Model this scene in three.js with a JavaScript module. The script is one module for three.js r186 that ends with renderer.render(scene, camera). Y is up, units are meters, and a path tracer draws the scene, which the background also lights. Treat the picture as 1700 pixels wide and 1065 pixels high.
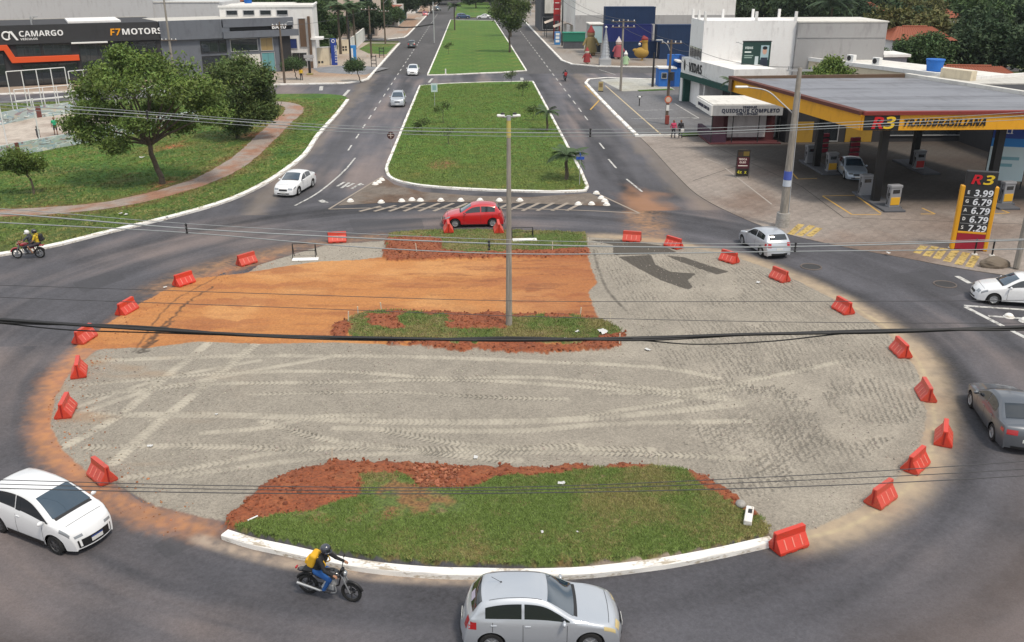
import * as THREE from 'three';
import { mergeGeometries, mergeVertices } from 'three/addons/utils/BufferGeometryUtils.js';
import { RoundedBoxGeometry } from 'three/addons/geometries/RoundedBoxGeometry.js';
import { TessellateModifier } from 'three/addons/modifiers/TessellateModifier.js';
import { MarchingCubes } from 'three/addons/objects/MarchingCubes.js';
import { TextGeometry } from 'three/addons/geometries/TextGeometry.js';
import { FontLoader } from 'three/addons/loaders/FontLoader.js';

// ---------- camera, sky, sun, exposure ----------
const scene = new THREE.Scene();
const FOC = 1500, PITCH = THREE.MathUtils.degToRad(21.54), CAMH = 16, YAW = 0.0433;   // a drone 16 m above the ring road; x runs across the avenue, -z along it
const camera = new THREE.PerspectiveCamera(THREE.MathUtils.radToDeg(2 * Math.atan(532.5 / FOC)), 1024 / 642, 0.5, 3000);
camera.position.set(0, CAMH, 0);
camera.rotation.order = 'YXZ';
camera.rotation.set(-PITCH, -YAW, 0);
const renderer = new THREE.WebGLRenderer({ antialias: true });
renderer.toneMapping = THREE.LinearToneMapping;
renderer.toneMappingExposure = 1.08;
renderer.shadowMap.enabled = true;
const SUN = new THREE.Vector3(0.45, 1.25, 0.55).normalize();

// seeded random and value noise
function rng(s) { return () => { s = (s + 0x6d2b79f5) | 0; let t = Math.imul(s ^ (s >>> 15), 1 | s); t = (t + Math.imul(t ^ (t >>> 7), 61 | t)) ^ t; return ((t ^ (t >>> 14)) >>> 0) / 4294967296; }; }
const R0 = rng(7);
const PERM = new Float32Array(65536); { const r = rng(99); for (let i = 0; i < 65536; i++) PERM[i] = r(); }
function vn(x, y) {
  const xi = Math.floor(x), yi = Math.floor(y); let fx = x - xi, fy = y - yi;
  fx = fx * fx * (3 - 2 * fx); fy = fy * fy * (3 - 2 * fy);
  const a = (xi & 255) + ((yi & 255) << 8), x1 = ((xi + 1) & 255), y1 = ((yi + 1) & 255) << 8, b = x1 + ((yi & 255) << 8), c = (xi & 255) + y1, d = x1 + y1;
  const p = PERM[a], q = PERM[b], s = PERM[c], t = PERM[d];
  const u = p + (q - p) * fx, v = s + (t - s) * fx;
  return u + (v - u) * fy;
}
function fbm(x, y, o = 4) { let s = 0, a = 0.5, n = 0; for (let i = 0; i < o; i++) { s += a * vn(x + i * 17.3, y - i * 9.1); n += a; a *= 0.5; x *= 2.03; y *= 2.03; } return s / n; }
const clamp = (v, a = 0, b = 1) => Math.min(b, Math.max(a, v)), lerp = (a, b, t) => a + (b - a) * t, smooth = (a, b, v) => { const t = clamp((v - a) / (b - a)); return t * t * (3 - 2 * t); };

{ // overcast sky, a little brighter round the veiled sun, with cloud bellies
  const w = 1024, h = 512, d = new Float32Array(w * h * 4);
  for (let j = 0; j < h; j++) for (let i = 0; i < w; i++) {
    const el = ((j + 0.5) / h - 0.5) * Math.PI, az = ((i + 0.5) / w - 0.5) * 2 * Math.PI;
    const x = Math.cos(el) * Math.cos(az), y = Math.sin(el), z = Math.cos(el) * Math.sin(az);
    const k = 1 / (Math.max(y, 0) + 0.22);
    const c = fbm(x * k * 1.6 + 40, z * k * 1.6 + 40, 6), c2 = fbm(x * k * 0.7 + 90, z * k * 0.7 + 10, 3);
    const sd = Math.max(0, x * SUN.x + y * SUN.y + z * SUN.z);
    let L = 0.6 + 0.66 * smooth(0.28, 0.72, c) * (0.6 + 0.6 * c2) + 0.45 * Math.pow(sd, 6);
    L *= lerp(0.62, 1, smooth(-0.02, 0.5, y));
    const blue = smooth(0.5, 0.3, c) * 0.55;
    const o = (j * w + i) * 4;
    if (y < -0.01) L *= 0.35;
    d[o] = L * (0.95 - 0.28 * blue); d[o + 1] = L * (0.985 - 0.12 * blue); d[o + 2] = L * (1.03 + 0.1 * blue); d[o + 3] = 1;
  }
  const t = new THREE.DataTexture(d, w, h, THREE.RGBAFormat, THREE.FloatType);
  t.mapping = THREE.EquirectangularReflectionMapping; t.magFilter = t.minFilter = THREE.LinearFilter; t.needsUpdate = true;
  scene.background = t; scene.environment = t;
}
const sun = new THREE.DirectionalLight(0xfff1de, 2.5);
sun.name = 'sun'; sun.position.copy(SUN).multiplyScalar(200); sun.target.position.set(0, 0, -60); sun.position.add(sun.target.position);
sun.castShadow = true; sun.shadow.radius = 20; sun.shadow.mapSize.set(4096, 4096);
Object.assign(sun.shadow.camera, { left: -160, right: 160, top: 160, bottom: -160, near: 1, far: 600 });
scene.add(sun, sun.target);
scene.fog = new THREE.FogExp2(0xc9d3dc, 0.0001);

// ---------- helpers ----------
// picture coordinates of the survey (1700 x 1065) to a point of the plane at height y, and to the height over a ground point
const CT = Math.cos(PITCH), ST = Math.sin(PITCH), CY = Math.cos(YAW), SY = Math.sin(YAW);
function G(px, py, y = 0) {
  const u = (px - 850) / FOC, v = (532.5 - py) / FOC, dy = -ST + v * CT, dz = -CT - v * ST, t = (y - CAMH) / dy;
  const a = u * t, b = -dz * t;
  return [a * CY + b * SY, -(b * CY - a * SY)];
}
const V3 = (p, y = 0) => new THREE.Vector3(p[0], y, p[1]);
const used = new Map();
function numbered(n) { const k = used.get(n) || 0; used.set(n, k + 1); return k ? n + '_' + String(k).padStart(3, '0') : n; }
function tag(o, label, category, group) { o.userData.label = label; if (category) o.userData.category = category; if (group) o.userData.group = group; return o; }
function shade(o) { o.traverse((m) => { if (m.isMesh) { m.castShadow = m.receiveShadow = true; } }); return o; }
function thing(name, label, category, pos = [0, 0, 0], turn = 0, group) {
  const o = new THREE.Group(); o.name = numbered(name); o.position.set(...pos); o.rotation.y = turn; scene.add(o); return tag(o, label, category, group);
}
function part(name, geo, mat, parent) {
  const m = new THREE.Mesh(Array.isArray(geo) ? join(geo) : geo, mat); m.name = name; m.castShadow = m.receiveShadow = true; parent.add(m); return m;
}
function single(name, geo, mat, label, category, group) { const m = part(numbered(name), geo, mat, scene); return tag(m, label, category, group); }
function struct(name, geo, mat) { const m = part(numbered(name), geo, mat, scene); m.userData.kind = 'structure'; return m; }
function copyOf(o, pos, turn, label) { const c = o.clone(); c.name = numbered(o.name.replace(/_\d{3}$/, '')); c.userData = { ...o.userData }; if (label) c.userData.label = label; if (pos) c.position.set(...pos); if (turn !== undefined) c.rotation.y = turn; scene.add(c); return c; }
function join(list) {
  const idx = list.map((g) => { const n = g.index ? g.toNonIndexed() : g.clone(); for (const k of Object.keys(n.attributes)) if (!['position', 'normal', 'uv', 'color'].includes(k)) n.deleteAttribute(k); n.morphAttributes = {}; return n; });
  const allC = idx.every((g) => g.attributes.color), allU = idx.every((g) => g.attributes.uv);
  for (const g of idx) { if (!allC) g.deleteAttribute('color'); if (!allU) g.deleteAttribute('uv'); if (!g.attributes.normal) g.computeVertexNormals(); }
  return idx.length === 1 ? idx[0] : mergeGeometries(idx);
}
const box = (w, h, d, x = 0, y = 0, z = 0, ry = 0) => { const g = new THREE.BoxGeometry(w, h, d); if (ry) g.rotateY(ry); return g.translate(x, y, z); };
const rbox = (w, h, d, r, x = 0, y = 0, z = 0, s = 2) => new RoundedBoxGeometry(w, h, d, s, Math.min(r, w / 2.01, h / 2.01, d / 2.01)).translate(x, y, z);
const cyl = (r1, r2, h, x = 0, y = 0, z = 0, n = 12) => new THREE.CylinderGeometry(r1, r2, h, n).translate(x, y, z);
function bar(a, b, r, r2 = r, n = 8) {
  const A = new THREE.Vector3(...a), B = new THREE.Vector3(...b), d = B.clone().sub(A), l = d.length();
  const g = new THREE.CylinderGeometry(r2, r, l, n); g.translate(0, l / 2, 0);
  g.applyQuaternion(new THREE.Quaternion().setFromUnitVectors(new THREE.Vector3(0, 1, 0), d.normalize())); return g.translate(...a);
}
const tube = (pts, r, n = 24, k = 6) => new THREE.TubeGeometry(new THREE.CatmullRomCurve3(pts.map((p) => new THREE.Vector3(...p))), n, r, k);
const lin = (r, g, b) => new THREE.Color().setRGB(r, g, b);
const mat = (r, g, b, rough = 0.8, o = {}) => new THREE.MeshStandardMaterial({ color: lin(r, g, b), roughness: rough, ...o });
function tex(n, m, f, srgb, rx = 1, ry = 1) { // f(u, v) -> [r, g, b] linear values, or a number
  const d = new Uint8Array(n * m * 4), en = (v) => Math.round(255 * (srgb ? (v <= 0.0031308 ? v * 12.92 : 1.055 * Math.pow(Math.max(v, 0), 1 / 2.4) - 0.055) : clamp(v)));
  for (let j = 0; j < m; j++) for (let i = 0; i < n; i++) { const c = f(i / n, j / m), o = (j * n + i) * 4; if (c.length) { d[o] = Math.min(255, en(c[0])); d[o + 1] = Math.min(255, en(c[1])); d[o + 2] = Math.min(255, en(c[2])); } else d[o] = d[o + 1] = d[o + 2] = en(c); d[o + 3] = 255; }
  return fin(new THREE.DataTexture(d, n, m, THREE.RGBAFormat), srgb, rx, ry);
}
function fin(t, srgb, rx = 1, ry = 1) { t.wrapS = t.wrapT = THREE.RepeatWrapping; t.repeat.set(rx, ry); t.magFilter = THREE.LinearFilter; t.minFilter = THREE.LinearMipmapLinearFilter; t.generateMipmaps = true; t.anisotropy = 8; if (srgb) t.colorSpace = THREE.SRGBColorSpace; t.needsUpdate = true; return t; }
// tiling noise on the unit square, k cells
function tn(u, v, k, o = 4) { let s = 0, a = 0.5, n = 0; for (let i = 0; i < o; i++) { s += a * tv(u * k, v * k, k, i * 31); n += a; a *= 0.5; k *= 2; } return s / n; }
function tv(x, y, k, sd) {
  const xi = Math.floor(x), yi = Math.floor(y); let fx = x - xi, fy = y - yi; fx = fx * fx * (3 - 2 * fx); fy = fy * fy * (3 - 2 * fy);
  const g = (i, j) => PERM[(((i % k) + k) % k + sd & 255) + ((((j % k) + k) % k + sd * 7 & 255) << 8)];
  return lerp(lerp(g(xi, yi), g(xi + 1, yi), fx), lerp(g(xi, yi + 1), g(xi + 1, yi + 1), fx), fy);
}
function inside(x, z, poly) { let c = false; for (let i = 0, j = poly.length - 1; i < poly.length; j = i++) { const [xi, zi] = poly[i], [xj, zj] = poly[j]; if ((zi > z) !== (zj > z) && x < ((xj - xi) * (z - zi)) / (zj - zi) + xi) c = !c; } return c; }
const px2 = (list, y = 0) => list.map((p) => G(p[0], p[1], y));
function curve2(pts, n, closed) { const c = new THREE.CatmullRomCurve3(pts.map((p) => new THREE.Vector3(p[0], 0, p[1])), closed, 'centripetal'); return c.getSpacedPoints(n).map((v) => [v.x, v.z]); }
// flat sheet over an outline [x, z] at height y; uv in metres
function sheet(poly, y, o = {}) {
  const s = new THREE.Shape(poly.map((p) => new THREE.Vector2(p[0], -p[1])));
  if (o.holes) for (const h of o.holes) s.holes.push(new THREE.Path(h.map((p) => new THREE.Vector2(p[0], -p[1]))));
  let g = new THREE.ShapeGeometry(s);
  if (o.tess) g = new TessellateModifier(o.tess, o.iter || 7).modify(g.toNonIndexed());
  g.rotateX(-Math.PI / 2); g.translate(0, y, 0);
  const p = g.attributes.position, uv = new Float32Array(p.count * 2);
  for (let i = 0; i < p.count; i++) { uv[2 * i] = p.getX(i); uv[2 * i + 1] = -p.getZ(i); }
  g.setAttribute('uv', new THREE.BufferAttribute(uv, 2));
  if (o.color) { const c = new Float32Array(p.count * 3); for (let i = 0; i < p.count; i++) { const k = o.color(p.getX(i), p.getZ(i)); c[3 * i] = k[0]; c[3 * i + 1] = k[1]; c[3 * i + 2] = k[2]; } g.setAttribute('color', new THREE.BufferAttribute(c, 3)); }
  g.computeVertexNormals();
  return g;
}
// vertical skirt under an outline
function skirt(poly, y0, y1, open) {
  const pos = [], uv = []; let s = 0; const n = poly.length - (open ? 1 : 0);
  for (let i = 0; i < n; i++) { const a = poly[i], b = poly[(i + 1) % poly.length], l = Math.hypot(b[0] - a[0], b[1] - a[1]);
    pos.push(a[0], y0, a[1], b[0], y0, b[1], b[0], y1, b[1], a[0], y0, a[1], b[0], y1, b[1], a[0], y1, a[1]);
    uv.push(s, y0, s + l, y0, s + l, y1, s, y0, s + l, y1, s, y1); s += l; }
  const g = new THREE.BufferGeometry(); g.setAttribute('position', new THREE.Float32BufferAttribute(pos, 3)); g.setAttribute('uv', new THREE.Float32BufferAttribute(uv, 2)); g.computeVertexNormals(); return g;
}
// kerb: a chamfered bar swept along a line of ground points
function kerbGeo(pts, w, y0, y1, closed) {
  const n = pts.length, prof = [[-w / 2, y0], [-w / 2, y1 - 0.03], [-w / 2 + 0.03, y1], [w / 2 - 0.03, y1], [w / 2, y1 - 0.03], [w / 2, y0]], pos = [], idx = [], uv = []; let s = 0;
  for (let i = 0; i < n; i++) {
    const a = pts[closed ? (i + n - 1) % n : Math.max(0, i - 1)], b = pts[closed ? (i + 1) % n : Math.min(n - 1, i + 1)], l = Math.hypot(b[0] - a[0], b[1] - a[1]) || 1, nx = -(b[1] - a[1]) / l, nz = (b[0] - a[0]) / l;
    if (i) s += Math.hypot(pts[i][0] - pts[i - 1][0], pts[i][1] - pts[i - 1][1]);
    prof.forEach((p, k) => { const j = (vn(s * 1.7 + k * 5, k * 3.1) - 0.5) * 0.035; pos.push(pts[i][0] + nx * (p[0] + j), p[1] + (k > 0 && k < 5 ? j * 0.5 : 0), pts[i][1] + nz * (p[0] + j)); uv.push(s, k * 0.12); });
  }
  for (let i = 0; i < (closed ? n : n - 1); i++) for (let k = 0; k < 5; k++) { const a = i * 6 + k, b = ((i + 1) % n) * 6 + k; idx.push(a, b, a + 1, b, b + 1, a + 1); }
  const g = new THREE.BufferGeometry(); g.setAttribute('position', new THREE.Float32BufferAttribute(pos, 3)); g.setAttribute('uv', new THREE.Float32BufferAttribute(uv, 2)); g.setIndex(idx); const f = g.toNonIndexed(); f.computeVertexNormals(); return f;
}
function canvasTex(w, h, draw) { const c = document.createElement('canvas'); c.width = w; c.height = h; const x = c.getContext('2d'); draw(x, w, h); const t = new THREE.CanvasTexture(c); t.colorSpace = THREE.SRGBColorSpace; t.anisotropy = 8; return t; }

// ---------- shared surface materials ----------
const grainTex = tex(512, 512, (u, v) => { const n = tn(u, v, 64, 3), m = tn(u, v, 8, 3); return 0.62 + 0.5 * (n - 0.5) + 0.35 * (m - 0.5) + 0.18; }, false, 0.5, 0.5);
const grainBump = tex(512, 512, (u, v) => tn(u, v, 128, 2), false, 0.5, 0.5);
const grassTex = tex(1024, 1024, (u, v) => {
  const n = tn(u, v, 128, 3), m = tn(u, v, 24, 3), b = tn(u, v, 5, 4), k = 0.6 + 0.9 * (n - 0.5) + 0.6 * (m - 0.5) + 0.4; const dry = smooth(0.5, 0.75, b * 0.6 + m * 0.4);
  return [(0.42 + 0.3 * dry) * k, (0.62 + 0.06 * dry) * k, (0.16 + 0.06 * dry) * k];
}, true, 1 / 6, 1 / 6);
const M = {
  white: mat(0.74, 0.74, 0.72, 0.75), whitePaint: new THREE.MeshStandardMaterial({ color: lin(0.82, 0.82, 0.81), roughness: 0.85, map: tex(512, 512, (u, v) => { const a = tn(u, v, 6, 5), b = tn(u, v, 40, 2), s = smooth(0.55, 0.72, a * 0.7 + b * 0.3); return [0.97 - 0.42 * s - 0.1 * (a - 0.3), 0.95 - 0.47 * s - 0.1 * (a - 0.3), 0.92 - 0.52 * s - 0.12 * (a - 0.3)]; }, true, 0.25, 0.9), bumpMap: grainBump, bumpScale: 0.006 }),
  roadPaint: new THREE.MeshStandardMaterial({ color: lin(0.55, 0.55, 0.53), roughness: 0.85, map: tex(256, 256, (u, v) => { const s = smooth(0.45, 0.7, tn(u, v, 12, 4)); return [0.95 - 0.5 * s, 0.94 - 0.5 * s, 0.93 - 0.5 * s]; }, true, 0.6, 0.6) }),
  yellowPaint: mat(0.5, 0.3, 0.06, 0.85), creamPaint: mat(0.52, 0.42, 0.26, 0.85),
  concrete: new THREE.MeshStandardMaterial({ color: lin(0.42, 0.4, 0.37), roughness: 0.9, map: grainTex, bumpMap: grainBump, bumpScale: 0.01 }),
  dark: mat(0.02, 0.02, 0.022, 0.6), black: mat(0.008, 0.008, 0.009, 0.5), rubber: mat(0.012, 0.012, 0.012, 0.85), steel: mat(0.45, 0.46, 0.47, 0.4, { metalness: 0.8 }),
  galv: mat(0.42, 0.43, 0.44, 0.55, { metalness: 0.4 }), glass: new THREE.MeshPhysicalMaterial({ color: lin(0.012, 0.016, 0.02), roughness: 0.06, clearcoat: 1, clearcoatRoughness: 0.03 }),
  windscreen: new THREE.MeshPhysicalMaterial({ color: lin(0.022, 0.042, 0.062), roughness: 0.05, ior: 1.9, clearcoat: 1, clearcoatRoughness: 0.02 }),
  wood: new THREE.MeshStandardMaterial({ color: lin(0.16, 0.12, 0.09), roughness: 0.9, map: grainTex }), postConcrete: new THREE.MeshStandardMaterial({ color: lin(0.34, 0.31, 0.27), roughness: 0.9, map: grainTex }),
};

// ---------- the ground: colours of the worked area, in metres ----------
const T = { x0: -26, x1: 26, z0: -13, z1: -61, n: 2048 };            // the ring road and the roundabout
const CX = 0.25, CZ = -38.35, CR = 17.35;
function maskOf(draw, blur = 0, n = T.n) {
  const c = document.createElement('canvas'); c.width = c.height = n; const x = c.getContext('2d');
  x.fillStyle = '#000'; x.fillRect(0, 0, n, n); x.fillStyle = x.strokeStyle = '#fff'; x.lineCap = 'round'; x.lineJoin = 'round';
  const SX = n / (T.x1 - T.x0), SZ = n / (T.z0 - T.z1);
  const q = (p) => [(p[0] - T.x0) * SX, (T.z0 - p[1]) * SZ];
  draw(x, { SX, SZ, poly(list) { x.beginPath(); list.forEach((p, i) => x[i ? 'lineTo' : 'moveTo'](...q(G(...p)))); x.closePath(); x.fill(); }, line(list, w) { x.lineWidth = w * SX; x.beginPath(); list.forEach((p, i) => x[i ? 'lineTo' : 'moveTo'](...q(p))); x.stroke(); }, q });
  const im = x.getImageData(0, 0, n, n).data, o = new Uint8Array(n * n); for (let i = 0; i < n * n; i++) o[i] = im[4 * i];
  const r = Math.round(blur), t = new Uint8Array(n * n), w = 2 * r + 1;                    // box blur, twice each way
  const pass = (a, b, st, ln) => { for (let k = 0; k < n; k++) { const o0 = k * ln; let s = 0; for (let i = -r; i <= r; i++) s += a[o0 + clamp(i, 0, n - 1) * st]; for (let i = 0; i < n; i++) { b[o0 + i * st] = s / w; s += a[o0 + Math.min(n - 1, i + r + 1) * st] - a[o0 + Math.max(0, i - r) * st]; } } };
  if (r) for (let q = 0; q < 2; q++) { pass(o, t, 1, n); pass(t, o, n, 1); }
  return o;
}
const ellipseRing = (r, a0, a1, n = 80) => Array.from({ length: n + 1 }, (_, i) => { const a = lerp(a0, a1, i / n); return [CX + r * Math.cos(a), CZ + r * Math.sin(a)]; });
const PG = {
  gravel: [[205, 574], [160, 582], [118, 618], [92, 660], [84, 706], [104, 748], [148, 785], [195, 806], [258, 840], [330, 857], [400, 872], [700, 920], [1000, 930], [1290, 888], [1345, 880], [1432, 842], [1490, 795], [1526, 745], [1539, 690], [1522, 615], [1472, 552], [1402, 507], [1300, 455], [1200, 421], [1112, 406], [1010, 397], [980, 395], [700, 390], [640, 400], [540, 407], [430, 440], [400, 462], [500, 470]],
  earth: [[175, 580], [120, 578], [190, 530], [262, 488], [330, 462], [420, 452], [520, 436], [600, 432], [638, 428], [650, 430], [975, 424], [983, 450], [992, 470], [976, 486], [982, 502], [994, 530], [1010, 545], [1030, 560], [1012, 582], [900, 587], [780, 580], [660, 574], [565, 570], [430, 572], [330, 568], [250, 578]],
  northG: [[648, 391], [700, 387], [800, 386], [900, 388], [972, 391], [975, 421], [900, 424], [800, 425], [720, 428], [650, 424], [640, 412]],
  midG: [[566, 546], [580, 534], [602, 524], [640, 520], [700, 523], [760, 528], [850, 526], [950, 528], [1000, 536], [1030, 552], [1028, 566], [980, 572], [880, 576], [780, 574], [680, 570], [590, 566]],
  southG: [[376, 872], [400, 846], [440, 812], [500, 788], [552, 773], [640, 777], [760, 783], [900, 785], [1000, 782], [1080, 780], [1130, 786], [1170, 800], [1220, 836], [1262, 866], [1278, 893], [1200, 910], [1100, 927], [950, 943], [800, 943], [690, 938], [600, 928], [480, 903], [378, 880]],
};
const rim = curve2(px2([[978, 391], [1060, 396], [1130, 407], [1215, 423], [1300, 452], [1400, 500], [1475, 546], [1524, 600], [1546, 660], [1550, 715], [1533, 778], [1470, 838], [1390, 880], [1300, 898]]), 90);
const MK = {
  gravel: maskOf((x, k) => k.poly(PG.gravel), 5), earth: maskOf((x, k) => k.poly(PG.earth), 7),
  grass: maskOf((x, k) => { k.poly(PG.northG); k.poly(PG.midG); k.poly(PG.southG); }, 3),
  red: maskOf((x, k) => {
    k.poly([[366, 872], [400, 840], [440, 806], [500, 782], [552, 768], [592, 786], [600, 812], [606, 828], [560, 842], [520, 856], [440, 866], [400, 882], [376, 890]]);
    k.poly([[545, 768], [640, 772], [760, 778], [900, 780], [1080, 775], [1082, 786], [940, 790], [930, 797], [830, 800], [800, 815], [760, 822], [700, 820], [680, 798], [600, 792]]);
    k.poly([[1128, 780], [1170, 790], [1230, 835], [1265, 862], [1262, 876], [1218, 848], [1170, 822], [1140, 800]]);
    k.poly([[640, 400], [700, 398], [735, 402], [735, 432], [640, 436]]); k.poly([[636, 418], [800, 424], [980, 416], [980, 428], [640, 434]]);
    k.poly([[742, 528], [842, 528], [842, 552], [745, 556]]); k.poly([[604, 528], [662, 530], [672, 552], [620, 550]]); k.poly([[560, 566], [780, 573], [960, 576], [1036, 556], [1030, 580], [900, 588], [780, 584]]); k.poly([[640, 519], [1000, 530], [1000, 536], [640, 526]]); k.poly([[552, 548], [575, 532], [590, 536], [572, 566], [556, 566]]);
  }, 9),
  bald: maskOf((x, k) => { for (const [a, b, r] of [[690, 840, 46], [610, 870, 22], [760, 850, 26], [860, 846, 10], [910, 860, 9], [680, 905, 10], [1075, 920, 9], [1060, 850, 8], [450, 870, 16], [520, 862, 26], [780, 925, 24], [1180, 905, 16], [650, 815, 30], [700, 405, 24], [905, 930, 20]]) { const p = k.q(G(a, b)); x.beginPath(); x.ellipse(p[0], p[1], r * 1.1, r * 0.8, 0, 0, 7); x.fill(); } }, 22),
  dustO: maskOf((x, k) => { // orange soil dragged on to the asphalt outside the ring
    k.poly([[200, 520], [118, 585], [72, 628], [52, 690], [54, 742], [80, 775], [125, 815], [200, 845], [245, 872], [320, 892], [385, 904], [372, 870], [260, 842], [150, 790], [84, 715], [100, 640], [190, 560]]); k.line(ellipseRing(17.6, 0.7 * Math.PI, 1.26 * Math.PI), 0.8);
  }, 22),
  dustO2: maskOf((x, k) => { k.line([G(262, 482), G(330, 450), G(420, 425), G(540, 403)], 1.6); k.line([G(1060, 345), G(1075, 372), G(1084, 396)], 2.2); k.line([G(520, 405), G(640, 392)], 1.2); }, 26),
  dustB: maskOf((x, k) => { k.line(rim, 1.0); k.poly([[1280, 890], [1340, 908], [1440, 880], [1520, 830], [1570, 760], [1578, 690], [1560, 610], [1520, 560], [1510, 590], [1530, 690], [1510, 760], [1430, 840]]); }, 26),
  gutter: maskOf((x, k) => k.line(ellipseRing(17.45, 0.36 * Math.PI, 0.665 * Math.PI), 0.5), 4),
  wet: maskOf((x, k) => { k.poly([[978, 399], [1040, 400], [1100, 409], [1124, 420], [1085, 423], [1040, 424], [1018, 424], [1018, 408]]); k.poly([[1026, 427], [1080, 424], [1088, 440], [1112, 452], [1155, 455], [1142, 466], [1150, 478], [1142, 482], [1096, 466], [1062, 448]]); k.poly([[1105, 425], [1135, 428], [1210, 452], [1190, 457], [1130, 436]]); x.globalAlpha = 0.55; k.line(curve2(px2([[985, 415], [994, 450], [1010, 485], [1044, 522]]), 30), 0.28); }, 3),
  pale: maskOf((x, k) => { k.poly([[640, 400], [540, 407], [430, 438], [400, 458], [500, 455], [640, 425]]); k.poly([[985, 480], [1000, 520], [1040, 560], [1080, 580], [1060, 600], [900, 590], [1020, 575], [1000, 545], [978, 500]]); k.poly([[1280, 860], [1340, 872], [1432, 838], [1500, 770], [1470, 760], [1400, 810], [1300, 830]]); }, 14),
  patch: maskOf((x, k) => { k.poly([[252, 903], [296, 886], [330, 902], [276, 928]]); k.poly([[1478, 456], [1560, 444], [1650, 474], [1580, 492]]); k.poly([[578, 364], [700, 362], [704, 378], [588, 384]]); k.poly([[120, 470], [190, 448], [210, 462], [140, 486]]); }, 3),
  crack: maskOf((x, k) => { const w = (l, a, b) => { const c = curve2(px2(l), 90).map((p, i) => [p[0] + (vn(i * 0.5, a) - 0.5) * b, p[1] + (vn(i * 0.5, a + 9) - 0.5) * b]); k.line(c, 0.05 + 0.03 * a); }; w([[222, 586], [240, 560], [268, 522], [300, 493], [340, 472], [374, 452]], 1, 0.1); w([[234, 588], [262, 556], [292, 524], [322, 496], [352, 476]], 2.4, 0.5); w([[236, 586], [258, 562], [284, 532]], 2, 0.6); k.line(ellipseRing(17.05, 0.72 * Math.PI, 0.8 * Math.PI), 0.06); x.globalAlpha = 0.5; for (const l of [[[20, 560], [90, 500], [190, 440], [310, 398]], [[1180, 1010], [1340, 970], [1480, 900], [1590, 800]], [[1330, 425], [1450, 470], [1560, 540]], [[60, 960], [240, 990], [420, 1030]]]) { const c = curve2(px2(l), 120).map((p, i) => [p[0] + (vn(i * 0.4, 3) - 0.5) * 0.35, p[1] + (vn(i * 0.4, 8) - 0.5) * 0.35]); k.line(c, 0.025); } }, 1),
  line: maskOf((x, k) => k.line(rim.slice(40), 0.13), 2),
};
// wheel tracks on the gravel: pairs of points of their centre lines
const wheel = [];
const addTrack = (list, w = 0.34, tread = 0.6, lum = 1) => wheel.push({ pts: curve2(px2(list), 60), w, tread, lum });
addTrack([[160, 600], [420, 592], [700, 594], [900, 602], [1100, 612], [1190, 628]], 0.42, 0.4); addTrack([[140, 640], [360, 622], [560, 618], [720, 628], [900, 628], [1060, 644], [1200, 660]], 0.36, 0.7);
addTrack([[150, 658], [330, 640], [540, 636], [760, 632], [1000, 646], [1240, 668]], 0.36, 0.8); addTrack([[160, 690], [280, 690], [440, 692], [600, 700], [750, 702], [900, 700], [1050, 690], [1230, 672]], 0.5, 0.5);
addTrack([[120, 692], [240, 652], [330, 634], [460, 610], [560, 592]], 0.36, 0.3); addTrack([[120, 680], [250, 636], [360, 612], [430, 600]], 0.32, 0.3);
addTrack([[110, 742], [200, 690], [260, 640], [345, 572]], 0.44, 0.5, 1.25); addTrack([[190, 770], [250, 715], [330, 650], [425, 572]], 0.46, 0.6, 1.3);
addTrack([[150, 744], [300, 742], [480, 746], [640, 744], [780, 760], [860, 766]], 0.42, 0.9); addTrack([[440, 702], [540, 730], [640, 744], [800, 748], [960, 742]], 0.42, 1); addTrack([[560, 712], [700, 716], [880, 716], [1000, 706], [1240, 700]], 0.4, 0.5);
addTrack([[700, 752], [900, 752], [1100, 756], [1230, 762]], 0.4, 1); addTrack([[640, 716], [760, 738], [900, 746], [1080, 748]], 0.4, 0.9); addTrack([[210, 795], [320, 778], [460, 752], [560, 744]], 0.38, 0.6); addTrack([[300, 792], [420, 775], [540, 760], [700, 752]], 0.36, 0.5);
addTrack([[340, 720], [450, 710], [520, 694], [620, 690]], 0.36, 0.4); addTrack([[420, 656], [640, 652], [800, 660], [940, 664]], 0.3, 1, 0.7); addTrack([[1000, 655], [1130, 650], [1260, 630], [1400, 600]], 0.36, 0.6); addTrack([[980, 690], [1120, 668], [1240, 640]], 0.36, 0.7);
const lug = [];                                                        // rows of lugs left by the padfoot roller on the right-hand half
{ const r = rng(5), A = [[985, 404], [1052, 520], [1128, 640], [1215, 830]], B = [[1318, 461], [1418, 512], [1494, 574], [1534, 672]];
  for (let i = 0; i < 34; i++) { const f = Math.pow(i / 33, 0.9), e = smooth(0, 1, f) * 60; lug.push({ pts: curve2(px2(A.map((a, k) => [lerp(a[0], B[k][0], f) + (k === 3 ? 30 * f * (1 - f) * 4 : 0) + 3 * (r() - 0.5), lerp(a[1], B[k][1], f) + (k === 3 ? 110 * f * (1 - f) : 0)])), 110), o: r() }); }
  for (let i = 0; i < 9; i++) lug.push({ pts: curve2(ellipseRing(15.9 - i * 0.5, -0.02 * Math.PI - 0.012 * i, 0.3 * Math.PI - 0.006 * i, 30), 110), o: r() }); }
MK.track = maskOf((x, k) => { for (const t of wheel) { x.globalAlpha = Math.min(1, 0.8 * t.lum); k.line(t.pts, t.w); } }, 1);
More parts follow.
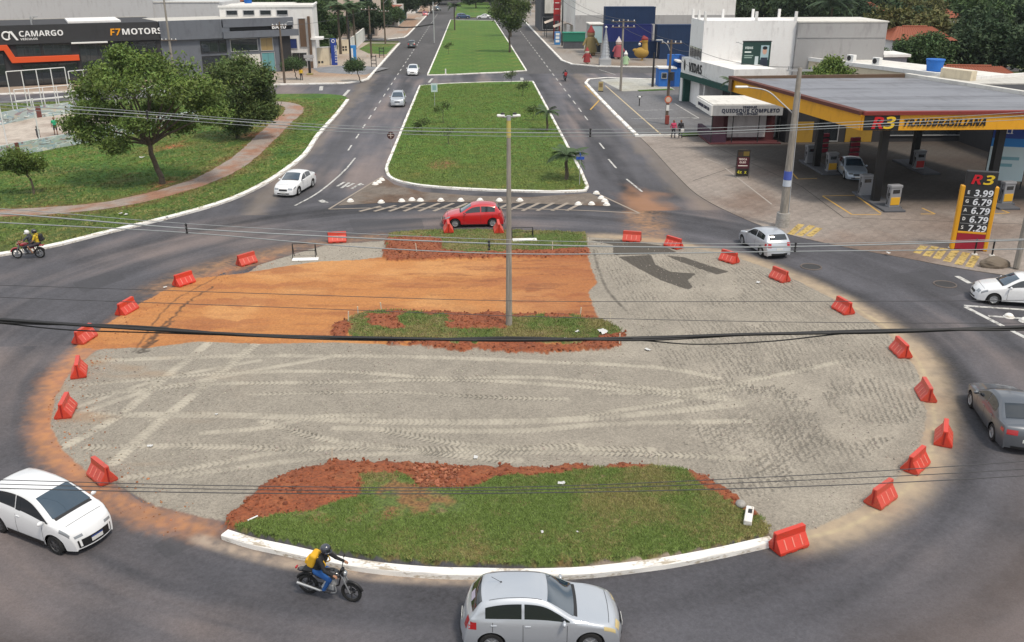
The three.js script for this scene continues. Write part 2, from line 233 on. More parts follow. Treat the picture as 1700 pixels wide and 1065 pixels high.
MK.tread = maskOf((x, k) => { // chevrons pressed by the tyres, and the lugs of the roller
  const along = (pts, step, f) => { let d = 0; for (let i = 1; i < pts.length; i++) { const [x0, z0] = pts[i - 1], [x1, z1] = pts[i], l = Math.hypot(x1 - x0, z1 - z0), ux = (x1 - x0) / l, uz = (z1 - z0) / l; while (d < l) { f(x0 + ux * d, z0 + uz * d, ux, uz); d += step; } d -= l; } };
  const r = rng(11);
  for (const t of wheel) { x.globalAlpha = t.tread; along(t.pts, 0.2, (a, b, ux, uz) => { for (const s of [-1, 1]) k.line([[a + s * uz * 0.05, b - s * ux * 0.05], [a + s * uz * t.w * 0.5 - ux * 0.1, b - s * ux * t.w * 0.5 - uz * 0.1]], 0.055); }); }
  for (const t of lug) for (const sd of [-0.085, 0.085]) along(t.pts, 0.2, (a, b, ux, uz) => { if (r() < 0.12 || vn(a * 0.45 + 3, b * 0.45) < 0.22) return; const e = vn(a * 0.9 + 40, b * 0.9), j = (r() - 0.5) * 0.07, l = 0.035 + 0.05 * r(), q = [a - uz * (sd + j) + ux * sd * 0.8, b + ux * (sd + j) + uz * sd * 0.8]; x.globalAlpha = clamp(0.25 + 0.35 * e + 0.3 * r()); k.line([[q[0] - ux * l - uz * l * 0.6 * Math.sign(sd), q[1] - uz * l + ux * l * 0.6 * Math.sign(sd)], [q[0] + ux * l, q[1] + uz * l]], 0.04 + 0.045 * r()); });
  for (let i = 0; i < 220; i++) { const p = G(1120 + 180 * r(), 690 + 130 * r()); x.globalAlpha = 0.7 * r(); k.line([[p[0], p[1]], [p[0] + 0.14 * (r() - 0.5), p[1] + 0.16 * (r() - 0.2)]], 0.08); }
}, 0);
MK.lugzone = maskOf((x, k) => { for (const t of lug) { x.globalAlpha = 0.7; k.line(t.pts, 0.3); } }, 6);

function asphalt(x, z) { // worn asphalt: grey, browner with dust off the wheel lines, patched and oil-darkened along them
  const dx = x - CX, dz = z - CZ, r = Math.hypot(dx, dz), th = Math.atan2(dz, dx), ring = smooth(32, 24, r);
  const f2 = (k, m, o, n) => (ring <= 0 ? fbm(x * k, z * 0.06 * m + o, n) : ring >= 1 ? fbm(r * k, th * 1.3 * m + o, n) : lerp(fbm(x * k, z * 0.06 * m + o, n), fbm(r * k, th * 1.3 * m + o, n), ring));
  const streak = f2(0.75, 0.9, 7, 4), big = fbm(x * 0.11 + 5, z * 0.11, 4), mid = fbm(x * 0.6, z * 0.6 + 31, 3), fine = vn(x * 9, z * 9) * 0.5 + vn(x * 21, z * 21) * 0.5;
  const dust = smooth(0.42, 0.72, big * 0.6 + streak * 0.4);
  let l = 0.07 + 0.075 * (streak - 0.5) + 0.035 * (mid - 0.5) + 0.03 * (fine - 0.5) - 0.03 * smooth(0.55, 0.72, f2(0.35, 0.5, 60, 3));
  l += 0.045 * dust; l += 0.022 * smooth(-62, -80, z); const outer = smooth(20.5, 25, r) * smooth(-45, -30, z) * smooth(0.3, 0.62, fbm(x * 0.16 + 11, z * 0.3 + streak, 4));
  const o = [l * (1.0 + 0.24 * dust), l * (0.985 + 0.03 * dust), l * (1.12 - 0.16 * dust)]; if (outer > 0) { const f = 0.85 + 0.4 * mid; o[0] += (0.15 * f - o[0]) * outer * 0.7; o[1] += (0.12 * f - o[1]) * outer * 0.7; o[2] += (0.112 * f - o[2]) * outer * 0.7; } return o;
}
const N = T.n, col = new Uint8Array(N * N * 4), bmp = new Uint8Array(N * N * 4), hgt = new Float32Array(1024 * 1024), cls = new Uint8Array(1024 * 1024);
const ENC = new Uint8Array(4096); for (let i = 0; i < 4096; i++) { const v = i / 4095; ENC[i] = Math.round(255 * (v <= 0.0031308 ? v * 12.92 : 1.055 * Math.pow(v, 1 / 2.4) - 0.055)); }
const mix = (c, d, t) => { c[0] += (d[0] - c[0]) * t; c[1] += (d[1] - c[1]) * t; c[2] += (d[2] - c[2]) * t; };
for (let j = 0; j < N; j++) for (let i = 0; i < N; i++) {
  const o = j * N + i, x = T.x0 + ((i + 0.5) / N) * (T.x1 - T.x0), z = T.z0 + ((j + 0.5) / N) * (T.z1 - T.z0);
  const n1 = fbm(x * 1.3, z * 1.3, 3), n2 = vn(x * 5.1, z * 5.1), n3 = vn(x * 17, z * 17), n4 = PERM[(i * 7 + (j * 131) & 65535)];
  const c = asphalt(x, z), ag = 0.88 + 0.24 * n4; c[0] *= ag; c[1] *= ag; c[2] *= ag; mix(c, [0.045, 0.045, 0.05], 0.5 * smooth(0.4, 0.6, MK.patch[o] / 255 + rag0(n1, n2))); let b = 0.42 + 0.05 * n3 + 0.06 * n4;
  const rag = (n2 - 0.5) * 0.55 + (n1 - 0.5) * 0.75 + (n3 - 0.5) * 0.2;
  const dO = MK.dustO[o] / 255, dO2 = MK.dustO2[o] / 255, dB = MK.dustB[o] / 255;
  if (dB > 0.01) mix(c, [0.37 + 0.05 * n1, 0.295 + 0.03 * n1, 0.215], 0.95 * smooth(0.03, 0.8, dB + dB * rag * 0.4));
  if (dO2 > 0.01) mix(c, [0.36, 0.2, 0.1], clamp(dO2 * (0.5 + rag)));
  if (dO > 0.01) mix(c, [0.36 + 0.12 * n2, 0.165 + 0.05 * n2, 0.075 + 0.02 * n1], 0.9 * smooth(0.08, 1.0, dO + rag * 0.3 * smooth(0, 0.3, dO)));
  mix(c, [0.34, 0.27, 0.21], (MK.gutter[o] / 255) * clamp(0.75 + rag));
  let h = 0, k = 0;
  const gm = smooth(0.35, 0.65, MK.gravel[o] / 255 + rag * 0.45);
  if (gm > 0) {
    const pale = MK.pale[o] / 255, lz = MK.lugzone[o] / 255, g = 0.232 + 0.06 * (n1 - 0.5) + 0.08 * (n3 - 0.5) + 0.1 * (n4 - 0.5) + 0.035 * pale + 0.12 * lz * (fbm(x * 0.5 + 3, z * 0.5, 3) - 0.25);
    const q = [g * 1.1, g * 0.985, g * 0.81]; let bb = 0.5 + 0.13 * (n4 - 0.5) + 0.1 * (n3 - 0.5);
    const brk = smooth(0.28, 0.52, fbm(x * 0.55 + 13, z * 0.9 + 4, 3)), tr = (MK.track[o] / 255) * clamp(0.8 + (n1 - 0.5) * 1.3 + (n2 - 0.5) * 0.5) * (0.66 + 0.34 * brk), td = (MK.tread[o] / 255) * (0.5 + 0.5 * smooth(0.3, 0.6, fbm(x * 0.8 + 5, z * 0.8 + 21, 3)));
    mix(q, [0.43, 0.39, 0.315], tr * 0.95); mix(q, [0.1, 0.09, 0.073], td * (0.62 + 0.3 * n3) * (1 - 0.35 * tr)); bb -= 0.4 * td; bb += 0.08 * tr;
    mix(q, [0.06, 0.052, 0.042], 0.92 * smooth(0.3, 0.7, MK.wet[o] / 255 + rag * 0.35));
    const tint = smooth(0.55, 0.8, fbm(x * 0.35 + 9, z * 0.8, 3)) * smooth(-8, -16, x); mix(q, [0.3, 0.2, 0.12], tint * 0.6);
    mix(c, q, gm); b = lerp(b, bb, gm); h = gm * (0.05 - 0.035 * td + 0.02 * (n1 - 0.5)); k = 1;
  }
  const em = smooth(0.35, 0.65, MK.earth[o] / 255 + rag * 0.4);
  if (em > 0) {
    const s = fbm(x * 0.45 + n1 * 1.2, z * 1.9 + n1, 5), s2 = fbm(x * 0.8 + 20 + n2, z * 3.2, 4), rt = smooth(-9, 6, x), blot = fbm(x * 0.33 + 4, z * 0.33 + 8, 3);
    const q = [0.46, 0.195, 0.06]; mix(q, [0.53, 0.255, 0.09], smooth(0.45, 0.7, blot)); mix(q, [0.34, 0.125, 0.045], smooth(0.48, 0.75, fbm(x * 0.16 + 2, z * 0.75 + n1, 4)) * 0.75); mix(q, [0.26, 0.085, 0.03], smooth(0.52, 0.78, s) * (0.35 + 0.4 * rt)); mix(q, [0.15, 0.055, 0.025], smooth(0.62, 0.8, s2) * (0.15 + 0.5 * rt)); mix(q, [0.3, 0.1, 0.038], smooth(0.25, 0.95, (x + 4) / 13 + blot * 0.35 - 0.1) * 0.62);
    const v = 0.9 + 0.25 * (n3 - 0.5) + 0.18 * (n4 - 0.5); q[0] *= v; q[1] *= v; q[2] *= v;
    mix(c, q, em); b = lerp(b, 0.5 + 0.3 * (s2 - 0.5) + 0.12 * (n3 - 0.5), em); h = lerp(h, 0.02 + 0.05 * s2 + 0.02 * n2, em); if (em > 0.5) k = 2;
  }
  const rm = smooth(0.35, 0.65, MK.red[o] / 255 + rag * 0.6 + (fbm(x * 1.9 + 7, z * 1.9, 3) - 0.5) * (z < -36 && z > -43 ? 1.5 : 0.5) * smooth(0.02, 0.3, MK.red[o] / 255)), gr = smooth(0.4, 0.6, MK.grass[o] / 255 + rag * 0.35);
  if (gr > 0) {
    const big = fbm(x * 0.5 + 2, z * 0.5, 4), dry = smooth(0.42, 0.7, big + (n2 - 0.5) * 0.5), q = [0.105, 0.15, 0.033];
    mix(q, [0.2, 0.165, 0.065], dry); mix(q, [0.21, 0.145, 0.07], smooth(0.6, 0.8, fbm(x * 1.6 + 50, z * 1.6, 3)) * 0.7);
    mix(q, [0.24, 0.105, 0.045], 0.8 * smooth(0.3, 0.85, MK.bald[o] / 255 * 0.75 + (fbm(x * 2.2 + 30, z * 2.2, 4) - 0.5) * 1.5 * smooth(0, 0.3, MK.bald[o] / 255)));
    const v = 0.85 + 0.7 * (n3 - 0.5) + 0.5 * (n4 - 0.5); q[0] *= v; q[1] *= v; q[2] *= v;
    mix(c, q, gr); b = lerp(b, 0.55 + 0.3 * (n3 - 0.5) + 0.25 * (n4 - 0.5), gr); h = lerp(h, 0.2 + 0.06 * n1 + 0.03 * n2, gr); if (gr > 0.5) k = 3;
  }
  if (rm > 0) {
    const q = [0.27, 0.078, 0.03], s = fbm(x * 3 + 11, z * 3, 3); mix(q, [0.19, 0.056, 0.025], smooth(0.5, 0.8, s) * 0.7); mix(q, [0.31, 0.11, 0.045], smooth(0.55, 0.85, n1) * 0.7); mix(q, [0.33, 0.09, 0.03], smooth(-6, -9, x) * 0.5);
    const v = 0.85 + 0.5 * (n3 - 0.5) + 0.3 * (n4 - 0.5); q[0] *= v; q[1] *= v; q[2] *= v;
    mix(c, q, rm); b = lerp(b, 0.5 + 0.5 * (s - 0.5) + 0.2 * (n3 - 0.5), rm); h = Math.max(h, rm * (0.1 + 0.13 * s + 0.05 * n2 + 0.03 * n3)); if (rm > 0.5) k = 4;
  }
  mix(c, [0.035, 0.026, 0.02], (MK.crack[o] / 255) * 0.85 * clamp(0.8 + rag)); h -= 0.04 * (MK.crack[o] / 255);
  mix(c, [0.5, 0.42, 0.25], (MK.line[o] / 255) * 0.55 * clamp(0.7 + rag));
  const e = o * 4; col[e] = ENC[Math.min(4095, c[0] * 4095) | 0]; col[e + 1] = ENC[Math.min(4095, c[1] * 4095) | 0]; col[e + 2] = ENC[Math.min(4095, c[2] * 4095) | 0]; col[e + 3] = 255;
  bmp[e] = bmp[e + 1] = bmp[e + 2] = Math.round(255 * clamp(b)); bmp[e + 3] = 255;
  if (!(i & 1) && !(j & 1)) { const q = (j >> 1) * 1024 + (i >> 1); hgt[q] = h; cls[q] = k; }
}
function rag0(a, b) { return (a - 0.5) * 0.4 + (b - 0.5) * 0.2; }
const noWrap = (t) => { t.wrapS = t.wrapT = THREE.ClampToEdgeWrapping; return t; };
const groundMat = new THREE.MeshStandardMaterial({ roughness: 0.92, map: noWrap(fin(new THREE.DataTexture(col, N, N, THREE.RGBAFormat), true)), bumpMap: noWrap(fin(new THREE.DataTexture(bmp, N, N, THREE.RGBAFormat), false)), bumpScale: 0.1 });
function heightAt(x, z) { const i = clamp(Math.round(((x - T.x0) / (T.x1 - T.x0)) * 1024 - 0.5), 0, 1023), j = clamp(Math.round(((T.z0 - z) / (T.z0 - T.z1)) * 1024 - 0.5), 0, 1023); return hgt[j * 1024 + i]; }
function classAt(x, z) { const i = clamp(((x - T.x0) / (T.x1 - T.x0)) * 1024, 0, 1023) | 0, j = clamp(((T.z0 - z) / (T.z0 - T.z1)) * 1024, 0, 1023) | 0; return cls[j * 1024 + i]; }
{ // one relief grid over the area, cut into its surfaces
  const GN = 440, GM = 406, P = new Float32Array((GN + 1) * (GM + 1) * 3), U = new Float32Array((GN + 1) * (GM + 1) * 2);
  for (let j = 0; j <= GM; j++) for (let i = 0; i <= GN; i++) { const o = j * (GN + 1) + i, x = lerp(T.x0, T.x1, i / GN), z = lerp(T.z0, T.z1, j / GM), edge = i === 0 || j === 0 || i === GN || j === GM; P[3 * o] = x; P[3 * o + 1] = edge ? 0 : heightAt(x, z); P[3 * o + 2] = z; U[2 * o] = i / GN; U[2 * o + 1] = j / GM; }
  const full = new THREE.BufferGeometry(); full.setAttribute('position', new THREE.BufferAttribute(P, 3)); const all = [], by = new Map();
  const key = (k, x, z) => (k === 3 ? (z < -53 ? 'north' : z < -33 ? 'middle' : 'south') : ['road', 'gravel', 'earth', '', 'bank'][k]);
  for (let j = 0; j < GM; j++) for (let i = 0; i < GN; i++) { const a = j * (GN + 1) + i, b = a + 1, c = a + GN + 1, d = c + 1, x = (P[3 * a] + P[3 * d]) / 2, z = (P[3 * a + 2] + P[3 * d + 2]) / 2, q = key(classAt(x, z), x, z); if (!by.has(q)) by.set(q, []); by.get(q).push(a, b, c, b, d, c); all.push(a, b, c, b, d, c); }
  full.setIndex(all); full.computeVertexNormals(); const Nn = full.attributes.normal.array;
  const cut = (ids) => { const m = new Map(), p = [], n = [], u = [], ix = []; for (const v of ids) { let k = m.get(v); if (k === undefined) { k = m.size; m.set(v, k); p.push(P[3 * v], P[3 * v + 1], P[3 * v + 2]); n.push(Nn[3 * v], Nn[3 * v + 1], Nn[3 * v + 2]); u.push(U[2 * v], U[2 * v + 1]); } ix.push(k); } const g = new THREE.BufferGeometry(); g.setAttribute('position', new THREE.Float32BufferAttribute(p, 3)); g.setAttribute('normal', new THREE.Float32BufferAttribute(n, 3)); g.setAttribute('uv', new THREE.Float32BufferAttribute(u, 2)); g.setIndex(ix); return g; };
  for (const [q, name, label] of [['road', 'ring_road', 'worn grey asphalt of the ring road round the works'], ['gravel', 'gravel_bed', 'grey crushed gravel with tyre tracks across the roundabout'], ['earth', 'bare_earth', 'orange bare earth scraped flat across the roundabout'], ['bank', 'soil_bank', 'crumbling dark red soil along the edges of the grass'], ['north', 'grass_patch', 'narrow grass strip at the far edge of the roundabout'], ['middle', 'grass_patch', 'small grass island round the foot of the lamp post'], ['south', 'grass_patch', 'large grass patch behind the white kerb nearest the camera']]) tag(struct(name, cut(by.get(q)), groundMat), label);
}
// roads beyond the ring
const T2 = { x0: -70, x1: 70, z0: -6, z1: -146 };
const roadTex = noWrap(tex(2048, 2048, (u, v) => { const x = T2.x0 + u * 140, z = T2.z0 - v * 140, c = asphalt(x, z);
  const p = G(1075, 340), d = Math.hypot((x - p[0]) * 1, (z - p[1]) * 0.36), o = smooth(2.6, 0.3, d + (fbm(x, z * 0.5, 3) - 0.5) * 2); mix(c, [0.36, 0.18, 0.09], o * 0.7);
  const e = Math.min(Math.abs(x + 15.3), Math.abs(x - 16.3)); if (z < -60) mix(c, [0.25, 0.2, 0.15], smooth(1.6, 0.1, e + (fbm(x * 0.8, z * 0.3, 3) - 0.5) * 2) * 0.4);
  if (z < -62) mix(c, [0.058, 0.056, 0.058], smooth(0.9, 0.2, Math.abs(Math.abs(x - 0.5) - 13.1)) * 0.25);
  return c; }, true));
{ const g = new THREE.PlaneGeometry(140, 140); g.rotateX(-Math.PI / 2); g.translate(0, -0.012, -76); const uv = g.attributes.uv, p = g.attributes.position; for (let i = 0; i < 4; i++) uv.setXY(i, (p.getX(i) - T2.x0) / 140, (T2.z0 - p.getZ(i)) / 140); tag(struct('road', g, new THREE.MeshStandardMaterial({ roughness: 0.9, map: roadTex, bumpMap: grainBump, bumpScale: 0.004 })), 'asphalt of the avenue, its junction and the side streets');
  const far = mat(0.1, 0.098, 0.1, 0.9, { map: tex(512, 512, (u, v) => { const c = 0.72 + 0.5 * (tn(u, v, 6, 5) - 0.5) + 0.3 * (tn(u, v, 90, 2) - 0.5); return [c, c * 0.97, c * 0.96]; }, true, 1 / 14, 1 / 60) });
  tag(struct('road', join([sheet([[-16, -146], [17.5, -146], [17.5, -760], [-16, -760]], -0.012), sheet([[-70, -146], [-16, -146], [-16, -152], [-70, -152]], -0.012), sheet([[17.5, -146], [90, -146], [90, -172], [17.5, -172]], -0.012), sheet([[-60, -212], [-16, -212], [-16, -236], [-60, -236]], -0.012)]), far), 'asphalt of the avenue running on into the distance');
  tag(struct('ground', sheet([[-900, 40], [900, 40], [900, -1600], [-900, -1600]], -0.06), mat(0.14, 0.13, 0.08, 0.95, { map: grassTex })), 'dull green and brown ground out to the horizon'); }

// raised lawns, pavements and forecourts
const lawnMat = new THREE.MeshStandardMaterial({ roughness: 0.95, vertexColors: true, map: grassTex, bumpMap: tex(512, 512, (u, v) => tn(u, v, 96, 3), false, 0.5, 0.5), bumpScale: 0.06 });
function lawnColor(x, z) {
  const a = fbm(x * 0.12 + 3, z * 0.12, 4), b = fbm(x * 0.5, z * 0.28 + 9, 4), d = smooth(0.45, 0.72, 0.55 * a + 0.45 * b), bald = smooth(0.68, 0.76, fbm(x * 0.34 + 70, z * 0.34, 3)), c = [0.18, 0.285, 0.095];
  mix(c, [0.27, 0.25, 0.15], d * 0.7); mix(c, [0.12, 0.2, 0.08], smooth(0.5, 0.3, b) * 0.8); mix(c, [0.46, 0.17, 0.22], bald * 0.35);
  const f = 0.9 + 0.35 * (vn(x * 2.1, z * 2.1) - 0.5); c[0] *= f; c[1] *= f; c[2] *= f; return c;
}
function lawn(name, poly, y, label, tess = 1.2, extra) { const m = struct(name, join([sheet(poly, y, { tess, iter: 8, color: (x, z) => { const c = lawnColor(x, z); if (extra) extra(x, z, c); return c; } }), Object.assign(skirt(poly, -0.05, y), { attributes: withColor(skirt(poly, -0.05, y), 0.2, 0.1, 0.06) })]), lawnMat); return tag(m, label); }
function withColor(g, r, gg, b) { const n = g.attributes.position.count, c = new Float32Array(n * 3); for (let i = 0; i < n; i++) { c[3 * i] = r; c[3 * i + 1] = gg; c[3 * i + 2] = b; } g.setAttribute('color', new THREE.BufferAttribute(c, 3)); return g.attributes; }
const kerb = (pts, label, w = 0.34, y1 = 0.15, closed) => tag(struct('kerb', kerbGeo(pts, w, -0.03, y1, closed), M.whitePaint), label);
const LK = -15.5, ML = -7.3, MR = 8.9, RK = 16.4;                     // left kerb, median edges, right kerb of the avenue
// median lawns
const fine = (pts, step) => pts.flatMap((p, i) => { const q = pts[(i + 1) % pts.length], n = Math.max(1, Math.round(Math.hypot(q[0] - p[0], q[1] - p[1]) / step)); return Array.from({ length: n }, (_, k) => [lerp(p[0], q[0], k / n), lerp(p[1], q[1], k / n)]); });
const med1 = fine([[ML, -131], ...curve2([[ML, -77], [-7.15, -74.6], [-6.4, -71.6], [-4.4, -69.4], [-1, -68], [3, -67.1], [6.5, -66.7], [8.4, -66.9]], 24), [8.75, -68.2], [MR, -74], [MR, -135.3], [2, -134.6], [-3.5, -133.2]], 1.6);
lawn('lawn', med1, 0.12, 'first grass median of the avenue, nearest the roundabout', 1.0, (x, z, c) => { mix(c, [0.19, 0.3, 0.09], 0.55); mix(c, [0.3, 0.19, 0.16], smooth(-86, -68, z) * 0.5 * fbm(x * 0.4, z * 0.4, 3) * 1.6); const p = G(735, 275), d = Math.hypot(x - p[0], (z - p[1]) * 0.5); mix(c, [0.6, 0.2, 0.3], smooth(1.6, 0.3, d + (vn(x * 2, z * 2) - 0.5))); });
kerb(med1, 'white painted kerb round the first grass median', 0.27, 0.15, true);
const med2 = fine([[-6.8, -144.2], [-6.5, -200], [-6.2, -292.5], [7.2, -287.5], [8.3, -200], [8.8, -150], [4.6, -147.4], [0, -146], [-3.5, -144.6]], 2.5);
lawn('lawn', med2, 0.12, 'second grass median of the avenue, beyond the crossing lane', 2.2, (x, z, c) => { mix(c, [0.2, 0.29, 0.095], 0.5); });
kerb(med2, 'white painted kerb round the second grass median', 0.27, 0.15, true);
lawn('lawn', [[-5.5, -306], [-5.5, -430], [8, -430], [8, -306]], 0.12, 'far grass median beyond the two parked cars', 4);
// park on the left
const parkEdge = curve2([...px2([[-260, 470], [-120, 444], [0, 424], [80, 411], [170, 389], [300, 357], [380, 333], [440, 305], [478, 280], [505, 258]]), [LK, -92], [LK, -106], [-15.7, -117.2]], 110);
const park = [...parkEdge, ...curve2([[-15.7, -117.2], [-16.6, -120.6], [-19.5, -122.6], [-26, -122.8]], 16).slice(1), [-40, -119.5], [-57, -115.5], [-80, -112], [-110, -106], [-110, -40]];
const pathC = curve2([...px2([[-200, 372], [-80, 366], [0, 357], [90, 352], [180, 343], [240, 331], [290, 318], [350, 297], [400, 268], [440, 232], [468, 205], [488, 187], [484, 177], [455, 172], [420, 172], [380, 176]])], 120);
const near = (pts, x, z) => { let m = 1e9; for (const p of pts) { const d = (p[0] - x) ** 2 + (p[1] - z) ** 2; if (d < m) m = d; } return Math.sqrt(m); };
const courtP = px2([[-120, 292], [25, 259], [200, 226], [330, 200], [132, 186], [60, 195], [-120, 222]]);
lawn('lawn', park, 0.12, 'park lawn with trees left of the avenue', 1.1, (x, z, c) => { const d = near(pathC, x, z); mix(c, [0.42, 0.17, 0.2], smooth(2.6, 1.1, d + 1.6 * (fbm(x * 0.7, z * 0.7, 3) - 0.5)) * 0.85); mix(c, [0.24, 0.16, 0.16], smooth(-68, -56, z) * 0.45); for (const [a, b, r] of [[290, 243, 1.6], [228, 262, 1.3], [430, 222, 2], [270, 306, 1]]) { const p = G(a, b), e = Math.hypot(x - p[0], (z - p[1]) * 0.5); mix(c, [0.72, 0.2, 0.3], smooth(r, r * 0.3, e + (vn(x * 1.5, z * 1.5) - 0.5) * r)); } });
kerb(parkEdge, 'long curved white kerb of the park lawn', 0.42, 0.16);
tag(struct('path', (() => { const L = [], Rr = []; pathC.forEach((p, i) => { const a = pathC[Math.max(0, i - 1)], b = pathC[Math.min(pathC.length - 1, i + 1)], l = Math.hypot(b[0] - a[0], b[1] - a[1]), w = 0.95 + 0.25 * vn(i * 0.9, 3), nx = -(b[1] - a[1]) / l, nz = (b[0] - a[0]) / l; L.push([p[0] + nx * w, p[1] + nz * w]); Rr.push([p[0] - nx * w, p[1] - nz * w]); }); const g = sheet([...L, ...Rr.reverse()], 0.135, { tess: 0.9, color: (x, z) => { const s = fbm(x * 0.8, z * 0.8, 3), c = [0.36, 0.3, 0.26]; mix(c, [0.36, 0.19, 0.12], smooth(0.4, 0.7, s)); return c; } }); return g; })(), new THREE.MeshStandardMaterial({ roughness: 0.95, vertexColors: true, map: grainTex, bumpMap: grainBump, bumpScale: 0.01 })), 'worn concrete footpath curving through the park lawn');
tag(struct('court_floor', sheet(courtP, 0.16, { tess: 1.5, color: (x, z) => { const s = fbm(x * 0.5, z * 0.9, 4), c = [0.56, 0.49, 0.42]; mix(c, [0.36, 0.29, 0.24], smooth(0.5, 0.75, s)); return c; } }), new THREE.MeshStandardMaterial({ roughness: 0.95, vertexColors: true, map: grainTex })), 'stained concrete floor of the sports court');
// kerb of the roundabout in front
kerb(curve2(px2([[374, 886], [420, 900], [480, 913], [590, 936], [690, 947], [800, 951], [950, 950], [1090, 935], [1190, 917], [1280, 897]], 0.1), 70), 'freshly whitewashed curved kerb at the front of the roundabout', 0.34, 0.18);
// blocks with pavements
const paveMat = (r, g, b) => new THREE.MeshStandardMaterial({ color: lin(r, g, b), roughness: 0.92, vertexColors: true, map: grainTex, bumpMap: grainBump, bumpScale: 0.01 });
const dustyC = (sc, brown) => (x, z) => { const s = fbm(x * sc, z * sc, 4), c = [1, 1, 1]; mix(c, brown, smooth(0.42, 0.72, s)); const f = 0.85 + 0.35 * fbm(x * sc * 4, z * sc * 4, 2) - 0.02; return [c[0] * f, c[1] * f, c[2] * f]; };
function block(name, poly, y, m, color, label, tess = 2) { return tag(struct(name, join([sheet(poly, y, { tess, iter: 7, color }), Object.assign(skirt(poly, -0.05, y), { attributes: withColor(skirt(poly, -0.05, y), 0.8, 0.78, 0.75) })]), m), label); }
const blkL = [[LK, -205], [LK, -139.5], [-16.3, -136.4], [-18.5, -134.4], [-28, -133.2], [-45, -129], [-62, -124.6], [-120, -114], [-120, -205], [-22, -206.5]];
block('pavement', blkL, 0.14, paveMat(0.46, 0.4, 0.34), dustyC(0.12, [0.85, 0.66, 0.52]), 'dusty beige forecourt before the shops left of the avenue');
kerb([[LK, -205], [LK, -170], [LK, -139.5], [-16.3, -136.4], [-18.5, -134.4], [-28, -133.2], [-45, -129], [-62, -124.6], [-100, -117]].flatMap((p, i, a) => (i + 1 < a.length ? Array.from({ length: 10 }, (_, k) => [lerp(p[0], a[i + 1][0], k / 10), lerp(p[1], a[i + 1][1], k / 10)]) : [p])), 'white kerb of the beige forecourt left of the avenue', 0.4, 0.17);
block('pavement', [[-15.3, -228], [-15.6, -222], [-19, -217], [-28, -214.5], [-90, -205.5], [-90, -520], [-14, -520]], 0.14, paveMat(0.42, 0.37, 0.32), dustyC(0.1, [0.9, 0.62, 0.45]), 'far pavement left of the avenue past the side street', 5);
tag(struct('kerb', kerbGeo([[-14, -420], [-14.8, -300], [-15.3, -228], [-15.6, -222], [-19, -217], [-28, -214.5], [-60, -209.8]], 0.4, -0.03, 0.17), M.whitePaint), 'white kerb past the far left side street');
lawn('lawn', [[-16, -203], [-16, -178], [-19.5, -180], [-22.5, -190], [-22, -204]], 0.16, 'small rough grass plot at the far left corner', 2);
tag(struct('pavement', sheet(px2([[518, 113], [552, 110], [590, 108], [646, 113], [606, 124], [560, 122], [530, 120]], 0.14), 0.146, { tess: 1.5, color: dustyC(0.2, [0.8, 0.76, 0.72]) }), paveMat(0.26, 0.27, 0.29)), 'grey paved driveway by the two blue totems');
// right-hand side
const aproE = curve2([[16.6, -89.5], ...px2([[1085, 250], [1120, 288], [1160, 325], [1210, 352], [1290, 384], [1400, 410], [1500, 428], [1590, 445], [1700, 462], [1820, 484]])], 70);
block('pavement', [...aproE, [60, -42], [70, -84], [46, -90], [17.6, -90.2]], 0.03, paveMat(0.33, 0.285, 0.25), ((f) => (x, z) => { const c = f(x, z), d = smooth(0.3, -0.8, Math.max(25.6 - x + (-60 - z) * -0.155, z + 60.2) * 0.5); return c.map((v) => v * (1 - 0.74 * d)); })(dustyC(0.16, [0.62, 0.5, 0.44])), 'stained concrete apron of the filling station, with canopy shade painted into its colour', 1.2);  // colour darkened under the canopy: painted shade, on top of the dusty stains
block('pavement', [[RK, -90], [20.6, -90.1], [46, -91], [62, -98], [62, -136], [27.4, -137], [20.3, -139.3], [17.4, -137.6], [16.4, -133.2]], 0.1, paveMat(0.19, 0.19, 0.2), dustyC(0.2, [0.75, 0.72, 0.68]), 'grey asphalt parking area between the street and the filling station', 1.6);
tag(struct('pavement', sheet([[18.9, -136.6], [20.2, -123.4], [27.6, -125], [27.6, -136.4], [22, -138.2]], 0.115, { tess: 1.5, color: dustyC(0.25, [0.9, 0.87, 0.8]) }), paveMat(0.5, 0.5, 0.46)), 'pale concrete slab beside the blue hut');
kerb([[20.5, -90.1], [RK, -90], [16.3, -104], [16.3, -120], [16.4, -133.2], [17.4, -137.6], [20.3, -139.3], [27.4, -137], [40, -135.6], [60, -134]].flatMap((p, i, a) => (i + 1 < a.length ? Array.from({ length: 8 }, (_, k) => [lerp(p[0], a[i + 1][0], k / 8), lerp(p[1], a[i + 1][1], k / 8)]) : [p])), 'white kerb round the grey parking area', 0.42, 0.16);
tag(struct('lawn', join([sheet([[22.4, -123.3], [27.4, -124.7], [27.4, -126], [22.4, -124.6]], 0.14, { color: lawnColor, tess: 1 }), sheet([[20.8, -89.4], [24.2, -90.4], [24.2, -92], [20.8, -90.8]], 0.14, { color: lawnColor, tess: 1 })]), lawnMat), 'narrow grass strips at the edges of the parking area');
block('pavement', [[16.2, -520], [16.2, -290], [16.1, -166], [17.2, -159.6], [21, -156], [30, -154.6], [70, -152.5], [90, -152], [90, -520]], 0.13, paveMat(0.33, 0.3, 0.27), dustyC(0.12, [0.85, 0.72, 0.6]), 'far pavement right of the avenue with the decoration yard', 5);
kerb([[16.2, -300], [16.1, -220], [16.1, -166], [17.2, -159.6], [21, -156], [30, -154.6], [70, -152.5]].flatMap((p, i, a) => (i + 1 < a.length ? Array.from({ length: 12 }, (_, k) => [lerp(p[0], a[i + 1][0], k / 12), lerp(p[1], a[i + 1][1], k / 12)]) : [p])), 'white kerb of the decoration yard', 0.42, 0.16);

